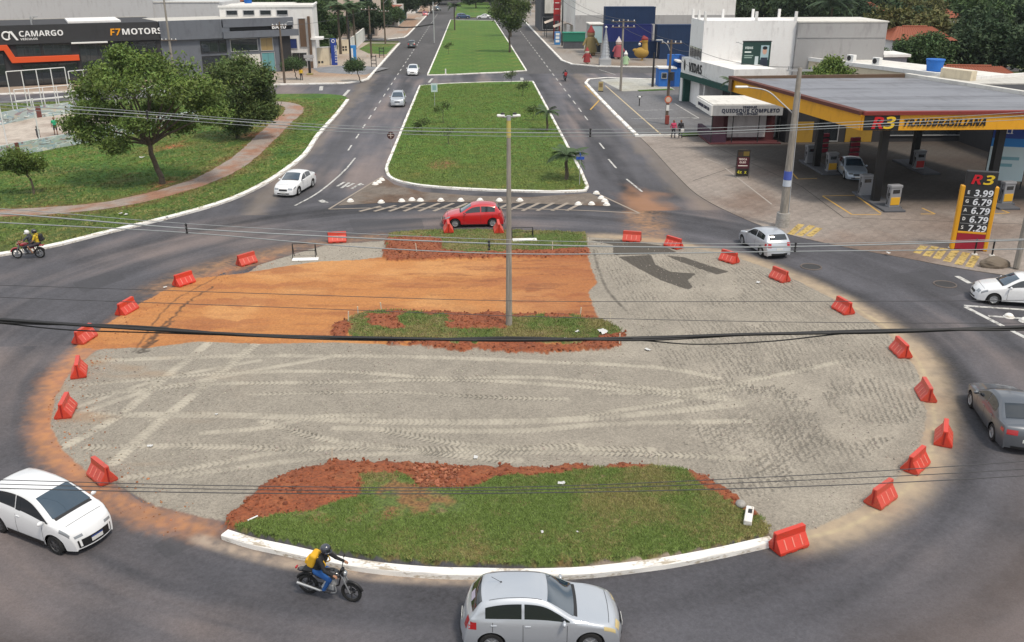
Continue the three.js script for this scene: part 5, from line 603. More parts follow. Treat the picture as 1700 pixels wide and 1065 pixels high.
  const e = thing('office_building', 'pale pink two-storey building with dark glass beside the left side street', 'building', [-29, 0, -226]); part('wall', [bx(-2, 6.8, 0.1, 12, -12, 0), bx(-9, -2, 0.1, 5.5, -10, 0.5)], WL.pink, e); part('parapet', bx(-2.1, 6.9, 12, 12.3, -12.1, 0.1), WL.white, e); windowIn(e, 3, 6, 5.5, 11, 0.03, { glass: M.glass, n: 2 }); windowIn(e, 3.2, 6.2, 0.4, 3.6, 0.03, { n: 2 }); part('awning', bx(-2, 8.2, 4.2, 4.5, 0, 2.2), M.dark, e); windowIn(e, -8, -3, 2, 4.2, 0.53, { glass: WL.yellow2 });
  const f = thing('shop_row', 'row of pale shops with a blue-grey front far up the left side', 'building', [-24, 0, -262]); part('wall', [bx(-14, 4, 0.1, 5, -40, 0), bx(-14, 2, 5, 8.5, -40, -14)], WL.offwhite, f); part('shutter', bx(4, 4.06, 0.3, 3.4, -36, -6), WL.teal, f); windowIn(f, -3, 3, 0.4, 3.2, 0.03, { n: 3 }); part('roof', bx(-14.2, 4.4, 5, 5.2, -13.8, 0.3), WL.tile, f);
  const h = thing('shop_row', 'white flat-topped building at the far end of the left side', 'building', [-22, 0, -330]); part('wall', bx(-16, 3, 0.1, 7, -30, 0), WL.white, h); windowIn(h, -8, -5, 3, 5, 0.03); windowIn(h, -3, 0, 3, 5, 0.03); part('roof', bx(-16.2, 3.2, 7, 7.3, -30.2, 0.2), WL.roof, h); }
// hip-roofed houses; the tiles run in ribbed rows
function roofGeo(w, d, h, hip = 0.5) { const W = w / 2, D = d / 2, a = Math.max(0, W - D * hip), P = [[-W, 0, D], [W, 0, D], [W, 0, -D], [-W, 0, -D], [-a, h, 0], [a, h, 0]], tri = []; const strip = (p, q, r, s) => { const n = Math.max(4, Math.round(Math.hypot(q[0] - p[0], q[2] - p[2]) / 0.45)); for (let i = 0; i < n; i++) { const f = (t, A, B) => A.map((v, k) => lerp(v, B[k], t)), m = (i + 0.5) / n, b0 = f(i / n, p, q), b1 = f((i + 1) / n, p, q), bm = f(m, p, q), t0 = f(i / n, s, r), t1 = f((i + 1) / n, s, r), tm = f(m, s, r); bm[1] += 0.09; tm[1] += 0.09; tri.push(...b0, ...bm, ...tm, ...b0, ...tm, ...t0, ...bm, ...b1, ...t1, ...bm, ...t1, ...tm); } }; strip(P[0], P[1], P[5], P[4]); strip(P[2], P[3], P[4], P[5]); strip(P[1], P[2], P[5], P[5]); strip(P[3], P[0], P[4], P[4]); const g = new THREE.BufferGeometry(); g.setAttribute('position', new THREE.Float32BufferAttribute(tri, 3)); g.computeVertexNormals(); return g; }
function house(label, x, z, w, d, h, turn, wm, rh = 1.9) { const r = thing('house', label, 'house', [x, 0, z], turn, undefined); part('wall', bx(-w / 2, w / 2, 0, h, -d / 2, d / 2), wm, r); part('roof', roofGeo(w + 1.2, d + 1.2, rh).translate(0, h, 0), WL.tile, r); part('ridge', bar([-w * 0.22, h + rh + 0.05, 0], [w * 0.22, h + rh + 0.05, 0], 0.14), WL.tile, r); for (let i = 0; i < Math.floor(w / 4); i++) windowIn(r, -w / 2 + 1 + i * 4, -w / 2 + 2.6 + i * 4, h - 2.1, h - 0.8, d / 2 + 0.03, { frame: M.white }); return r; }
house('house with bright terracotta tiled roof behind the cream wall at the right edge', 57, -84, 15, 12, 3.2, -0.45, WL.cream, 2.0); house('house with orange tiled roof and blue water tank behind the cream wall', 56.5, -104, 11, 9, 3.4, -0.2, WL.cream, 1.8);
house('house with dark red hipped roof right behind the grey blank wall', 60, -126, 7.5, 7, 6.6, -0.1, WL.white, 1.5); house('pink-walled house with brown roof beyond the palm', 84, -213, 15, 10, 6.4, -0.1, WL.pink, 2); house('low house with faded tiled roof right of the palm', 100, -205, 12, 9, 5.2, 0.2, WL.cream, 1.8); house('white house glimpsed high among the trees at the top right', 138, -262, 9, 9, 8.5, 0.3, WL.white, 0.8); house('house with red tiled roof between the two big dark trees', 61, -255, 14, 10, 6.4, 0.1, WL.offwhite, 2.4); house('house with orange roof between the pale warehouse and the white building', -55, -205, 12, 10, 8.6, 0.1, WL.offwhite, 2.0);
house('house with red roof far up at the top right corner', 175, -300, 12, 10, 7, 0.2, WL.white, 2); house('small red-roofed house at the top centre right', 90, -290, 12, 9, 6.5, 0.1, WL.cream, 2.2);
{ // white building, its shop front and the kiosk
  const r = thing('white_building', 'tall white box building with small posts along its roof edge', 'building', [27.0, 0, -109]); part('wall', [bx(0, 10.9, 0.1, 9.9, -6.5, 0)], wall(0.78, 0.78, 0.79), r); part('roof', bx(0.3, 10.6, 9.6, 9.75, -6.3, -0.2), WL.roof, r);
  for (const [x, z] of [[0.12, -0.12], [0.12, -3.2], [0.12, -6.3], [3.8, -6.3], [6.1, -0.12], [7.5, -6.3], [10.75, -0.12], [10.75, -6.3]]) part('roof_post', bx(x - 0.14, x + 0.14, 9.9, 10.9, z - 0.14, z + 0.14), WL.white, r);
  const sd = new THREE.Group(); sd.name = 'window_band'; sd.rotation.y = -Math.PI / 2; r.add(sd); for (let i = 0; i < 4; i++) part('pane', bx(-6.0 + i * 1.5, -4.7 + i * 1.5, 4.9, 6.7, 0.0, 0.06), winM, sd);
  const gw = thing('grey_building', 'windowless light grey building wall joined to the white building', 'building', [37.9, 0, -109]); part('wall', bx(0.02, 10.6, 0.1, 9.7, -8, 0.4), wall(0.31, 0.31, 0.32), gw); part('wall_panel', bx(0.05, 10.55, 8.0, 9.6, 0.4, 0.46), wall(0.33, 0.33, 0.34), gw); part('coping', bx(0, 10.7, 9.7, 9.85, -8.1, 0.5), WL.offwhite, gw); part('side_cladding', bx(10.7, 13.6, 0.1, 5.8, -4, 0.2), wall(0.3, 0.31, 0.36), gw); part('side_roof', bx(10.65, 13.9, 5.8, 6.1, -4.2, 0.5), WL.white, gw);
  const p = [25.9, -114.5], q = [28.3, -99.6], s = frameOf('corner_shop', 'white-fronted shop with dark green awning and open dark interior', p, q), L = s.len; part('wall', [bx(0, L, 3.6, 5.4, -5, 0), bx(0, 0.7, 0.1, 3.6, -0.7, 0), bx(0.7, L, 0.1, 3.6, -5, -4.6)], WL.white, s); part('roof', bx(0.1, L - 0.1, 5.2, 5.3, -4.9, -0.2), WL.rooflight, s); part('awning', bx(0.7, L, 3.0, 3.62, 0.02, 0.35), WL.green, s); part('green_wall', bx(0.7, 1.1, 0.1, 3.0, -4.5, -0.1), WL.green, s); part('green_wall', bx(-2.4, -0.05, 0.1, 3.0, -1.2, -0.9), WL.teal, s); part('post', bx(L * 0.52, L * 0.52 + 0.16, 0.1, 3.0, 0.05, 0.2), WL.white, s); part('shop_interior', [bx(L * 0.55, L - 0.3, 0.12, 3.0, -4.5, -2.0)], M.dark, s); part('floor', bx(0.7, L, 0.06, 0.12, -4.6, 0.4), WL.charcoal, s);
  part('lettering', text('VIDAS', 1.05, 0.06, 0.95).translate(L * 0.3, 3.95, 0.02), M.dark, s); part('small_lettering', bx(1.4, L * 0.5, 3.68, 3.8, 0.35, 0.38), WL.white, s); { const sh = new THREE.Shape(); sh.moveTo(0, 0); sh.quadraticCurveTo(-0.5, 0.6, -0.1, 1.3); sh.quadraticCurveTo(0.35, 0.7, 0, 0); part('emblem', new THREE.ExtrudeGeometry(sh, { depth: 0.05, bevelEnabled: false }).translate(1.2, 3.9, 0.02), M.dark, s); }
  const k = thing('kiosk', 'kiosk with white lettered fascia, white shutter and maroon base by the station', 'kiosk', [22.6, 0, -85.6]); part('roof', bx(0, 6.7, 3.55, 3.75, -6, 0.0), WL.rooflight, k); part('fascia', bx(0, 6.7, 2.7, 3.65, 0.0, 0.15), wall(0.4, 0.41, 0.43), k); part('side_fascia', bx(-0.15, 0, 2.7, 3.65, -6, 0.15), WL.white, k); part('wall', [bx(1.6, 6.6, 0.1, 3.5, -5.8, -1.5)], WL.maroon, k); part('shutter', bx(2.0, 5.7, 0.4, 2.6, -1.5, -1.42), WL.white, k); part('counter', [bx(0.1, 1.6, 0.1, 1.05, -1.2, -0.2), bx(0.1, 0.5, 0.1, 1.05, -5.6, -1.2)], wall(0.06, 0.025, 0.05), k); for (const [x, z] of [[0.1, 0], [2.1, 0], [4.6, 0], [6.6, 0]]) part('post', cyl(0.05, 0.05, 2.7, x, 1.35, z - 0.1, 8), M.dark, k); part('floor', bx(-0.1, 6.8, 0.03, 0.12, -6, 0.3), WL.maroon, k);
  const dk = mat(0.015, 0.02, 0.05, 0.6); part('lettering', text('QUIOSQUE COMPLETO', 0.34, 0.03, 1.1).translate(3.6, 3.0, 0.15), dk, k); part('small_lettering', text('VENDO-SE', 0.2, 0.03, 1).translate(3.5, 3.4, 0.15), dk, k); part('small_lettering', text('FONE: 9 9979-9981', 0.17, 0.03, 1).translate(3.3, 2.77, 0.15), dk, k); part('side_lettering', text('QUIOSQUE COMPLETO', 0.3, 0.03, 1).rotateY(-Math.PI / 2).translate(-0.15, 3.05, -2.8), dk, k);
  const bb = thing('billboard', 'dark green billboard with a portrait panel in front of the white building', 'billboard', [30.6, 0, -104.8]); part('post', [bar([0.3, 0, -0.1], [0.3, 5, -0.1], 0.09), bar([2.8, 0, -0.1], [2.8, 5, -0.1], 0.09)], M.dark, bb);
  const bt = canvasTex(256, 256, (x) => { x.fillStyle = '#1d3a35'; x.fillRect(0, 0, 256, 256); x.fillStyle = '#dfe6e2'; x.font = 'bold 26px sans-serif'; x.fillText('VIDAS', 20, 60); x.fillRect(20, 80, 60, 10); x.fillStyle = '#8fa39b'; x.fillRect(20, 110, 80, 8); x.fillRect(20, 126, 70, 8); x.fillStyle = '#b8c4c6'; x.fillRect(118, 120, 32, 116); x.fillStyle = '#9db4ba'; x.fillRect(166, 30, 74, 120); x.fillStyle = '#c49a86'; x.beginPath(); x.ellipse(203, 78, 20, 28, 0, 0, 7); x.fill(); x.fillStyle = '#1b1b20'; x.beginPath(); x.ellipse(203, 52, 22, 14, 0, 0, 7); x.fill(); x.fillStyle = '#2a3140'; x.beginPath(); x.moveTo(160, 250); x.lineTo(172, 130); x.lineTo(234, 130); x.lineTo(246, 250); x.fill(); });
  part('panel', box(3.2, 3.4, 0.12, 1.55, 6.2, 0), [M.dark, M.dark, M.dark, M.dark, new THREE.MeshStandardMaterial({ map: bt, roughness: 0.5 }), M.dark][4], bb); part('frame', [bx(-0.1, 3.2, 4.42, 4.5, -0.1, 0.1), bx(-0.1, 3.2, 7.9, 7.98, -0.1, 0.1)], M.dark, bb); part('lamp', [bar([-0.1, 7.6, 0.1], [-0.9, 7.9, 0.9], 0.03), rbox(0.3, 0.1, 0.18, 0.03, -0.95, 7.9, 0.95)], M.galv, bb);
  const hut = thing('hut', 'bright blue kiosk hut with pale sloping roof beside the pale slab', 'hut', [26.0, 0, -128.2]); part('wall', [bx(0, 3.2, 0.1, 2.5, -2.4, 0), bx(1.6, 3.4, 2.5, 4.2, -3, -2.2)], WL.blue, hut); part('roof', bx(-0.1, 2.4, 2.5, 2.7, -2.5, 0.1), WL.white, hut); part('door', bx(1.4, 2.2, 0.2, 2.1, 0, 0.04), wall(0.01, 0.06, 0.25), hut); windowIn(hut, 0.3, 1.1, 1.2, 2, 0.03); part('roof_gable', bx(2.4, 3.6, 3.4, 3.6, -3, 0.4), WL.white, hut); part('side_panel', bx(3.2, 3.5, 0.1, 4.2, -2.2, 0.2), wall(0.012, 0.05, 0.2), hut); }
{ // filling station
  const Ht = 6.6, Hb = 5.55, c = [[26.2, -60.5], [22.9, -81.3], [39.2, -82.4], [45.5, -60.5]], r = thing('station_canopy', 'filling station canopy with yellow fascia, grey sheet roof and black posts', 'canopy');
  const roofC = (x, z) => { const s = fbm(x * 0.5, z * 0.5, 4), k = [1, 1, 1.02]; mix(k, [0.7, 0.6, 0.52], smooth(0.5, 0.75, s) * smooth(-76, -82, z)); mix(k, [0.8, 0.8, 0.82], smooth(0.55, 0.7, fbm(x * 0.2, z * 1.4, 3))); return k; };
  part('soffit', sheet(c, Hb + 0.1), WL.black, r);
  // standing-seam roof sheets, each its own piece
  const roofM = new THREE.MeshStandardMaterial({ color: lin(0.2, 0.21, 0.235), roughness: 0.7, vertexColors: true, map: wallTex }); const edgeX = (z, s) => { if (s) return z > -81.3 ? lerp(26.2, 22.9, (-60.5 - z) / 20.8) : 22.9; return lerp(45.5, 39.2, (-60.5 - z) / 21.9); };
  for (let z = -60.7, i = 0; z > -81.2; z -= 1.7, i++) { const z1 = Math.max(z - 1.68, -81.3), p = [[edgeX(z, 1) + 0.1, z], [edgeX(z, 0) - 0.1, z], [edgeX(z1, 0) - 0.1, z1], [edgeX(z1, 1) + 0.1, z1]]; const t = PERM[i * 7 + 3] * 0.12; part('roof_sheet', [sheet(p, Ht - 0.04 + t * 0.2, { tess: 1.5, color: (x, q) => roofC(x, q).map((v) => v * (0.94 + t)) }), Object.assign(skirt(p, Ht - 0.3, Ht - 0.04 + t * 0.2), { attributes: withColor(skirt(p, Ht - 0.3, Ht - 0.04 + t * 0.2), 0.8, 0.8, 0.8) })], roofM, r); }
  const fasc = (p, q, y0, y1, th, m, nm) => { const g = new THREE.Group(), l = Math.hypot(q[0] - p[0], q[1] - p[1]); const o = part(nm, bx(0, l, y0, y1, -th / 2, th / 2), m, r); o.position.set(p[0], 0, p[1]); o.rotation.y = Math.atan2(-(q[1] - p[1]), q[0] - p[0]); return o; };
  fasc(c[1], c[0], Hb, Ht - 0.02, 0.24, WL.yellow, 'fascia'); fasc(c[0], c[3], Hb, Ht - 0.02, 0.24, WL.yellow, 'fascia'); fasc(c[1], c[0], Ht - 0.02, Ht + 0.22, 0.5, wall(0.11, 0.035, 0.025), 'fascia_cap'); fasc(c[0], c[3], Ht - 0.02, Ht + 0.2, 0.5, wall(0.2, 0.03, 0.025), 'fascia_cap'); fasc(c[1], c[2], Hb, Ht + 0.2, 0.3, WL.brown, 'back_fascia'); fasc(c[3], c[2], Hb, Ht + 0.25, 0.5, WL.offwhite, 'back_fascia');
  const f2 = new THREE.Group(); f2.name = 'front_sign'; f2.position.set(26.2, 0, -60.36); r.add(f2); part('dark_panel', bx(0.1, 2.5, Hb + 0.02, Ht - 0.05, 0, 0.05), M.black, f2); part('logo_red', text('R', 0.8, 0.04, 1.3, 0.2).translate(0.95, Hb + 0.13, 0.05), mat(0.5, 0.01, 0.015, 0.4), f2); part('logo_yellow', text('3', 0.8, 0.04, 1.3, 0.2).translate(1.75, Hb + 0.13, 0.05), mat(0.75, 0.5, 0.02, 0.4), f2); part('lettering', text('TRANSBRASILIANA', 0.5, 0.05, 0.92, 0.25).translate(5.6, Hb + 0.26, 0.0), M.black, f2);
  const cr = part('corner_panel', bx(0, 0.9, Hb, Ht, 0.0, 0.06), WL.brown, r); cr.position.set(22.75, 0, -81.2); cr.rotation.y = -Math.PI / 2;
  for (const [x, z] of [[28.9, -62.6], [28.9, -74.6], [37.4, -62.9], [37.4, -74.9]]) part('post', bx(x - 0.25, x + 0.25, 0.03, Hb + 0.1, z - 0.25, z + 0.25), M.black, r);
  // pumps
  const whiteP = mat(0.24, 0.245, 0.26, 0.45), yel = mat(0.66, 0.36, 0.02, 0.45), redP = mat(0.4, 0.02, 0.02, 0.45);
  function pump(name, label, x, z, turn, col) { const p = thing(name, label, 'fuel pump', [x, 0.03, z], turn, undefined); p.scale.setScalar(0.88); part('plinth', rbox(1.2, 0.18, 0.9, 0.04, 0, 0.09, 0), WL.charcoal, p); part('cabinet', rbox(0.95, 1.5, 0.55, 0.05, 0, 0.9, 0), whiteP, p); part('front_panel', rbox(0.8, 0.62, 0.05, 0.02, 0, 0.62, 0.28), col, p); part('back_panel', rbox(0.8, 0.62, 0.05, 0.02, 0, 0.62, -0.28), col, p); part('display', rbox(0.6, 0.3, 0.04, 0.02, 0, 1.4, 0.28), M.glass, p); part('head', rbox(1.05, 0.24, 0.6, 0.06, 0, 1.78, 0), whiteP, p);
    for (const s of [-1, 1]) { part('nozzle', [rbox(0.07, 0.26, 0.12, 0.02, s * 0.5, 1.15, 0.1), bar([s * 0.52, 1.04, 0.1], [s * 0.52, 0.9, 0.2], 0.02)], M.black, p); part('hose', tube([[s * 0.5, 1.05, 0.1], [s * 0.62, 0.55, 0.16], [s * 0.6, 0.35, 0.05], [s * 0.55, 0.9, -0.05], [s * 0.5, 1.7, 0]], 0.022, 20), M.black, p); } return p; }
  pump('fuel_pump', 'yellow-fronted fuel pump nearest the road, right of the black front post', 29.4, -60.9, 0.15, yel); pump('fuel_pump', 'white fuel pump just left of the black front post', 28.8, -64.3, 0.15, whiteP); pump('fuel_pump', 'yellow-fronted fuel pump beside the pale sedan, second island', 29.4, -72.6, 0.15, yel); pump('fuel_pump', 'white fuel pump at the far end of the second island', 28.8, -75.9, 0.15, whiteP); pump('fuel_pump', 'grey and red fuel pump deep under the canopy', 37.0, -73.2, 0.15, redP); pump('fuel_pump', 'yellow-fronted fuel pump behind the price sign at the right edge', 37.9, -61.6, 0.15, yel); pump('fuel_pump', 'white fuel pump half hidden by the price sign', 37.0, -64.6, 0.15, whiteP);
  const isl = thing('pump_island', 'low dark kerbed island under the front pumps', 'pump island', [29.1, 0.03, -62.6]); part('slab', rbox(1.5, 0.16, 5.8, 0.05, 0, 0.06, 0), WL.charcoal, isl); copyOf(isl, [29.1, 0.03, -74.4], 0, 'low dark kerbed island under the second row of pumps'); copyOf(isl, [37.4, 0.03, -62.9], 0, 'low dark kerbed island behind the price sign'); copyOf(isl, [37.3, 0.03, -74.2], 0, 'low dark kerbed island deepest under the canopy');
  for (const [x, z, l] of [[31.2, -79.4, 'red oil display rack by the station shop wall'], [33.2, -77.4, 'red product stand behind the pale sedan']]) { const d = thing('display_rack', l, 'rack', [x, 0.03, z], 0.3); part('frame', [bar([-0.5, 0, 0], [-0.5, 1.9, 0], 0.03), bar([0.5, 0, 0], [0.5, 1.9, 0], 0.03)], M.dark, d); for (let i = 0; i < 4; i++) part('shelf', bx(-0.5, 0.5, 0.3 + i * 0.45, 0.34 + i * 0.45, -0.2, 0.2), M.dark, d); for (let i = 0; i < 4; i++) part('goods', rbox(0.9, 0.3, 0.3, 0.03, 0, 0.5 + i * 0.45, 0), mat(0.35, 0.02, 0.05, 0.5), d); }
  const shp = thing('station_shop', 'dark station shop with yellow wall panels under the back of the canopy, with an added light-blocking side wall', 'building', [26, 0, -86]); part('wall', [bx(4, 30, 0.03, 5.2, -6, 0), bx(21, 30, 0.03, 5.4, 0, 20)], WL.black, shp); part('yellow_panel', bx(5.0, 6.6, 0.05, 2.0, 0, 0.06), WL.yellow2, shp); part('yellow_panel', bx(9.8, 12.4, 0.05, 2.2, 0, 0.06), WL.yellow2, shp); part('white_wall', bx(3.0, 4.0, 0.03, 4.4, -7, -3.0), WL.white, shp); windowIn(shp, 14, 24, 0.6, 3.4, 0.03, { n: 6 }); windowIn(shp, 7.5, 9.1, 0.1, 3.0, 0.03, { name: 'door', n: 2 }); part('roof', bx(3.9, 30.1, 5.2, 5.5, -6.2, 0.3), WL.roof, shp);  // second wall box is added to close the canopy side and cut skylight
  const bp = frameOf('cream_building', 'cream flat-roofed building behind the canopy with air conditioners', [48.6, -88.5], [38.6, -111], 'building'); bp.rotation.y += Math.PI; bp.position.set(38.6, 0, -111); const L = bp.len; part('wall', bx(0, L, 0.03, 5.4, -8, 0), WL.cream, bp); part('parapet', [bx(-0.1, L + 0.1, 5.4, 5.8, -0.3, 0.1), bx(L - 0.2, L + 0.1, 5.4, 5.8, -8, -0.3)], WL.white, bp); part('roof', bx(0.1, L - 0.2, 5.4, 5.5, -7.9, -0.3), WL.rooflight, bp); part('stair_block', bx(L - 3, L + 0.5, 3, 6.4, 0.0, 0.8), WL.cream, bp);
  for (const x of [L * 0.35, L * 0.5]) { const ac = part('air_conditioner', rbox(1.0, 0.75, 0.5, 0.05, x, 6.2, -0.5), M.white, bp); part('fan', cyl(0.28, 0.28, 0.06, 0, 0, 0, 16).rotateX(Math.PI / 2).translate(x - 0.12, 6.2, -0.24), M.dark, ac); } part('water_tank', [cyl(0.9, 0.75, 1.1, L * 0.72, 6.1, -3, 18), cyl(0.95, 0.95, 0.14, L * 0.72, 6.7, -3, 18)], WL.blue, bp);
  const ban = thing('banner', 'tall blue and white banner panel at the right edge of the station', 'banner', [40.4, 0.03, -66.5], -0.3); part('panel', box(2.6, 4.4, 0.12, 0, 2.8, 0), new THREE.MeshStandardMaterial({ roughness: 0.5, map: canvasTex(128, 256, (x) => { x.fillStyle = '#0b3f9c'; x.fillRect(0, 0, 128, 70); x.fillStyle = '#1b86d6'; x.fillRect(0, 70, 128, 36); x.fillStyle = '#cfe3e6'; x.fillRect(0, 106, 128, 150); x.fillStyle = '#fff'; x.font = 'bold 30px sans-serif'; x.fillText('ALI', 20, 50); x.fillStyle = '#7fb2bd'; x.fillRect(14, 150, 90, 14); x.fillRect(14, 180, 70, 14); }) }), ban); part('post', [bar([-1.3, 0, 0], [-1.3, 5, 0], 0.05), bar([1.3, 0, 0], [1.3, 5, 0], 0.05)], M.dark, ban);
  // price totem
  const tp = G(1606, 414, 0.03), t = thing('price_sign', 'tall orange-edged fuel price sign with white digits and a red base', 'price sign', [tp[0], 0.03, tp[1]], -0.32); part('body', rbox(1.7, 4.75, 0.36, 0.06, 0, 2.4, 0), M.dark, t); part('edge', [rbox(0.24, 3.9, 0.44, 0.06, -0.9, 1.95, 0)], WL.yellow, t); part('edge', [rbox(0.24, 3.9, 0.44, 0.06, 0.9, 1.95, 0)], WL.yellow, t); part('base_panel', rbox(1.56, 1.0, 0.42, 0.03, 0, 0.55, 0), mat(0.3, 0.01, 0.03, 0.5), t); part('base_trim', rbox(1.56, 0.12, 0.44, 0.02, 0, 1.1, 0), WL.yellow, t);
  const dig = new THREE.MeshStandardMaterial({ color: lin(0.62, 0.64, 0.67), emissive: lin(0.08, 0.085, 0.09), roughness: 0.5 }); ['3.99', '6.79', '6.79', '6.79', '7.29'].forEach((s, i) => { const y = 3.5 - i * 0.53; part('price', text(s, 0.38, 0.02, 1.0, 0.1).translate(0.22, y - 0.19, 0.185), dig, t); part('fuel_name', text(['E', 'G', 'A', 'D', 'S'][i], 0.2, 0.02, 1).translate(-0.58, y - 0.08, 0.185), M.white, t); part('divider', bx(-0.75, 0.75, y - 0.27, y - 0.255, 0.18, 0.2), M.galv, t); }); part('logo_red', text('R', 0.55, 0.03, 1.3, 0.25).translate(-0.32, 4.02, 0.185), mat(0.55, 0.01, 0.02, 0.4), t); part('logo_yellow', text('3', 0.55, 0.03, 1.35, 0.25).translate(0.32, 4.02, 0.185), mat(0.75, 0.52, 0.03, 0.4), t);
  for (const [a, b, l] of [[1578, 411, 'thin black bollard left of the price sign base'], [1617, 422, 'thin black bollard in front of the price sign base'], [1646, 424, 'thin black bollard right of the price sign base']]) { const p = G(a, b, 0.03), o = thing('bollard', l, 'bollard', [p[0], 0.03, p[1]]); part('post', cyl(0.05, 0.05, 0.95, 0, 0.48, 0, 10), M.black, o); part('foot', cyl(0.16, 0.18, 0.05, 0, 0.03, 0, 12), WL.offwhite, o); }
  const ab = G(1231, 294, 0.03), a = thing('banner_stand', 'standing banner with maroon and yellow print on the station apron', 'banner', [ab[0], 0.03, ab[1]], -0.1); part('panel', box(1.0, 2.1, 0.05, 0, 1.15, 0), new THREE.MeshStandardMaterial({ roughness: 0.6, map: canvasTex(128, 256, (x) => { x.fillStyle = '#211d18'; x.fillRect(0, 0, 128, 256); x.fillStyle = '#6b5a24'; x.fillRect(60, 14, 60, 44); x.fillStyle = '#3b2a1c'; x.fillRect(8, 20, 44, 40); x.fillStyle = '#4a1220'; x.fillRect(0, 70, 128, 112); x.fillStyle = '#e8e2d8'; x.font = 'bold 26px sans-serif'; x.fillText('TROCA', 16, 100); x.fillText('ÓLEO', 26, 130); x.fillRect(16, 150, 96, 8); x.fillStyle = '#c8c02a'; x.font = 'bold 44px sans-serif'; x.fillText('4x', 12, 232); x.fillText('x', 84, 232); }) }), a); part('leg', [bar([-0.5, 0, 0.3], [-0.5, 2.1, 0], 0.02), bar([-0.5, 0, -0.3], [-0.5, 2.1, 0], 0.02)], M.dark, a); part('leg', [bar([0.5, 0, 0.3], [0.5, 2.1, 0], 0.02), bar([0.5, 0, -0.3], [0.5, 2.1, 0], 0.02)], M.dark, a); }
{ // decoration yard: containers, stall, figures
  function container(label, x, y, z, w, m, turn = 0, h = 2.9, d = 2.5) { const r = thing('shipping_container', label, 'container', [x, y, z], turn); const rib = []; for (let i = 0; i < w / 0.3; i++) rib.push(bx(-w / 2 + i * 0.3 + 0.03, -w / 2 + i * 0.3 + 0.17, 0.12, h - 0.12, d / 2, d / 2 + 0.05)); part('shell', bx(-w / 2, w / 2, 0, h, -d / 2, d / 2), m, r); part('corrugation', rib, m, r).userData.kind = 'stuff'; part('frame', [bx(-w / 2 - 0.03, w / 2 + 0.03, 0, 0.14, d / 2, d / 2 + 0.08), bx(-w / 2 - 0.03, w / 2 + 0.03, h - 0.14, h + 0.03, d / 2, d / 2 + 0.08)], m, r); return r; }
  container('navy container, lower left of the stacked row in the decoration yard', 29.2, 0.13, -170, 8.6, WL.navy); container('navy container, lower right of the row with a white sign', 38.2, 0.13, -168.2, 9, WL.navy); container('royal blue container, upper left of the stacked row', 28.2, 3.06, -170, 8.4, WL.royal); container('navy container, upper right of the stacked row', 37.6, 3.06, -168.4, 9, WL.navy); container('dark blue container on top of the stack behind', 28.6, 6.0, -171, 9, WL.navy, 0, 2.9);
  const ps = thing('sign_board', 'white notice board on the right-hand navy container', 'sign', [40.6, 2.4, -166.8]); part('panel', bx(-0.7, 0.7, 0, 2.2, 0, 0.08), mat(0.5, 0.65, 0.62, 0.6), ps); for (let i = 0; i < 3; i++) part('line', bx(-0.6, 0.6, 0.3 + i * 0.65, 0.36 + i * 0.65, 0.08, 0.1), WL.teal, ps);
  const wh = thing('warehouse', 'long white warehouse with dark slit vents at the top centre right', 'building', [22, 0, -200]); part('wall', bx(0, 34, 0, 13, -30, 0), WL.white, wh); for (let i = 0; i < 6; i++) part('vent', bx(1.5 + i * 5.3, 5.6 + i * 5.3, 10.2, 10.6, 0, 0.05), M.dark, wh); part('plinth', bx(0, 34, 0, 6, 0, 0.2), WL.grey, wh);
  const gd = thing('shop_row', 'grey shopfront with blue-white panels left of the stacked containers', 'building', [20.4, 0, -177]); part('wall', bx(2.0, 4.4, 0.1, 5.4, -6, 0), WL.grey, gd); part('sign_panel', bx(2.2, 4.2, 2.2, 5.2, 0, 0.1), mat(0.45, 0.62, 0.66, 0.5), gd); part('roof', bx(1.8, 4.6, 5.4, 5.6, -6.2, 0.2), WL.rooflight, gd); windowIn(gd, 2.3, 4.1, 0.4, 2.0, 0.03);
  for (const [x, z, w, l] of [[...G(922, 62), 5, 'beige canvas awning on posts beside the right pavement, the far one'], [...G(938, 70), 5, 'beige canvas awning on posts beside the right pavement, the near one']]) { const a = thing('awning', l, 'awning', [x, 0.13, z]); const g = new THREE.PlaneGeometry(w, 6, 8, 8); g.rotateX(-Math.PI / 2); const p = g.attributes.position; for (let i = 0; i < p.count; i++) p.setY(i, 3.2 + 0.9 * (1 - Math.abs(p.getX(i)) / (w / 2)) - 0.2 * Math.sin(((p.getZ(i) + 3) / 6) * Math.PI)); g.computeVertexNormals(); part('canvas', [g, g.clone().translate(0, -0.04, 0)], wall(0.6, 0.5, 0.42), a); for (const [u, v] of [[-1, -1], [1, -1], [-1, 1], [1, 1]]) part('post', cyl(0.06, 0.06, 3.2, u * w * 0.47, 1.6, v * 2.9, 8), M.dark, a); }
  const gt = thing('skip', 'green open-topped container stall under the near awning', 'container', (() => { const p = G(952, 80, 0.13); return [p[0], 0.13, p[1]]; })()); part('shell', [bx(-2.2, 2.2, 1.4, 3.0, -1.2, 1.2)], mat(0.01, 0.16, 0.1, 0.6), gt); part('base', bx(-2.0, 2.0, 0, 1.4, -1.1, 1.1), WL.charcoal, gt); part('rim', bx(-2.3, 2.3, 3.0, 3.12, -1.3, 1.3), mat(0.02, 0.25, 0.16, 0.6), gt);
  const bbx = thing('vending_box', 'upright blue cabinet beside the green stall', 'cabinet', (() => { const p = G(925, 74, 0.13); return [p[0], 0.13, p[1]]; })()); part('body', rbox(1.2, 2.6, 1, 0.06, 0, 1.3, 0), wall(0.03, 0.2, 0.5), bbx); for (let i = 0; i < 3; i++) part('label_panel', bx(-0.4, 0.4, 0.5 + i * 0.7, 1.0 + i * 0.7, 0.5, 0.53), M.white, bbx);
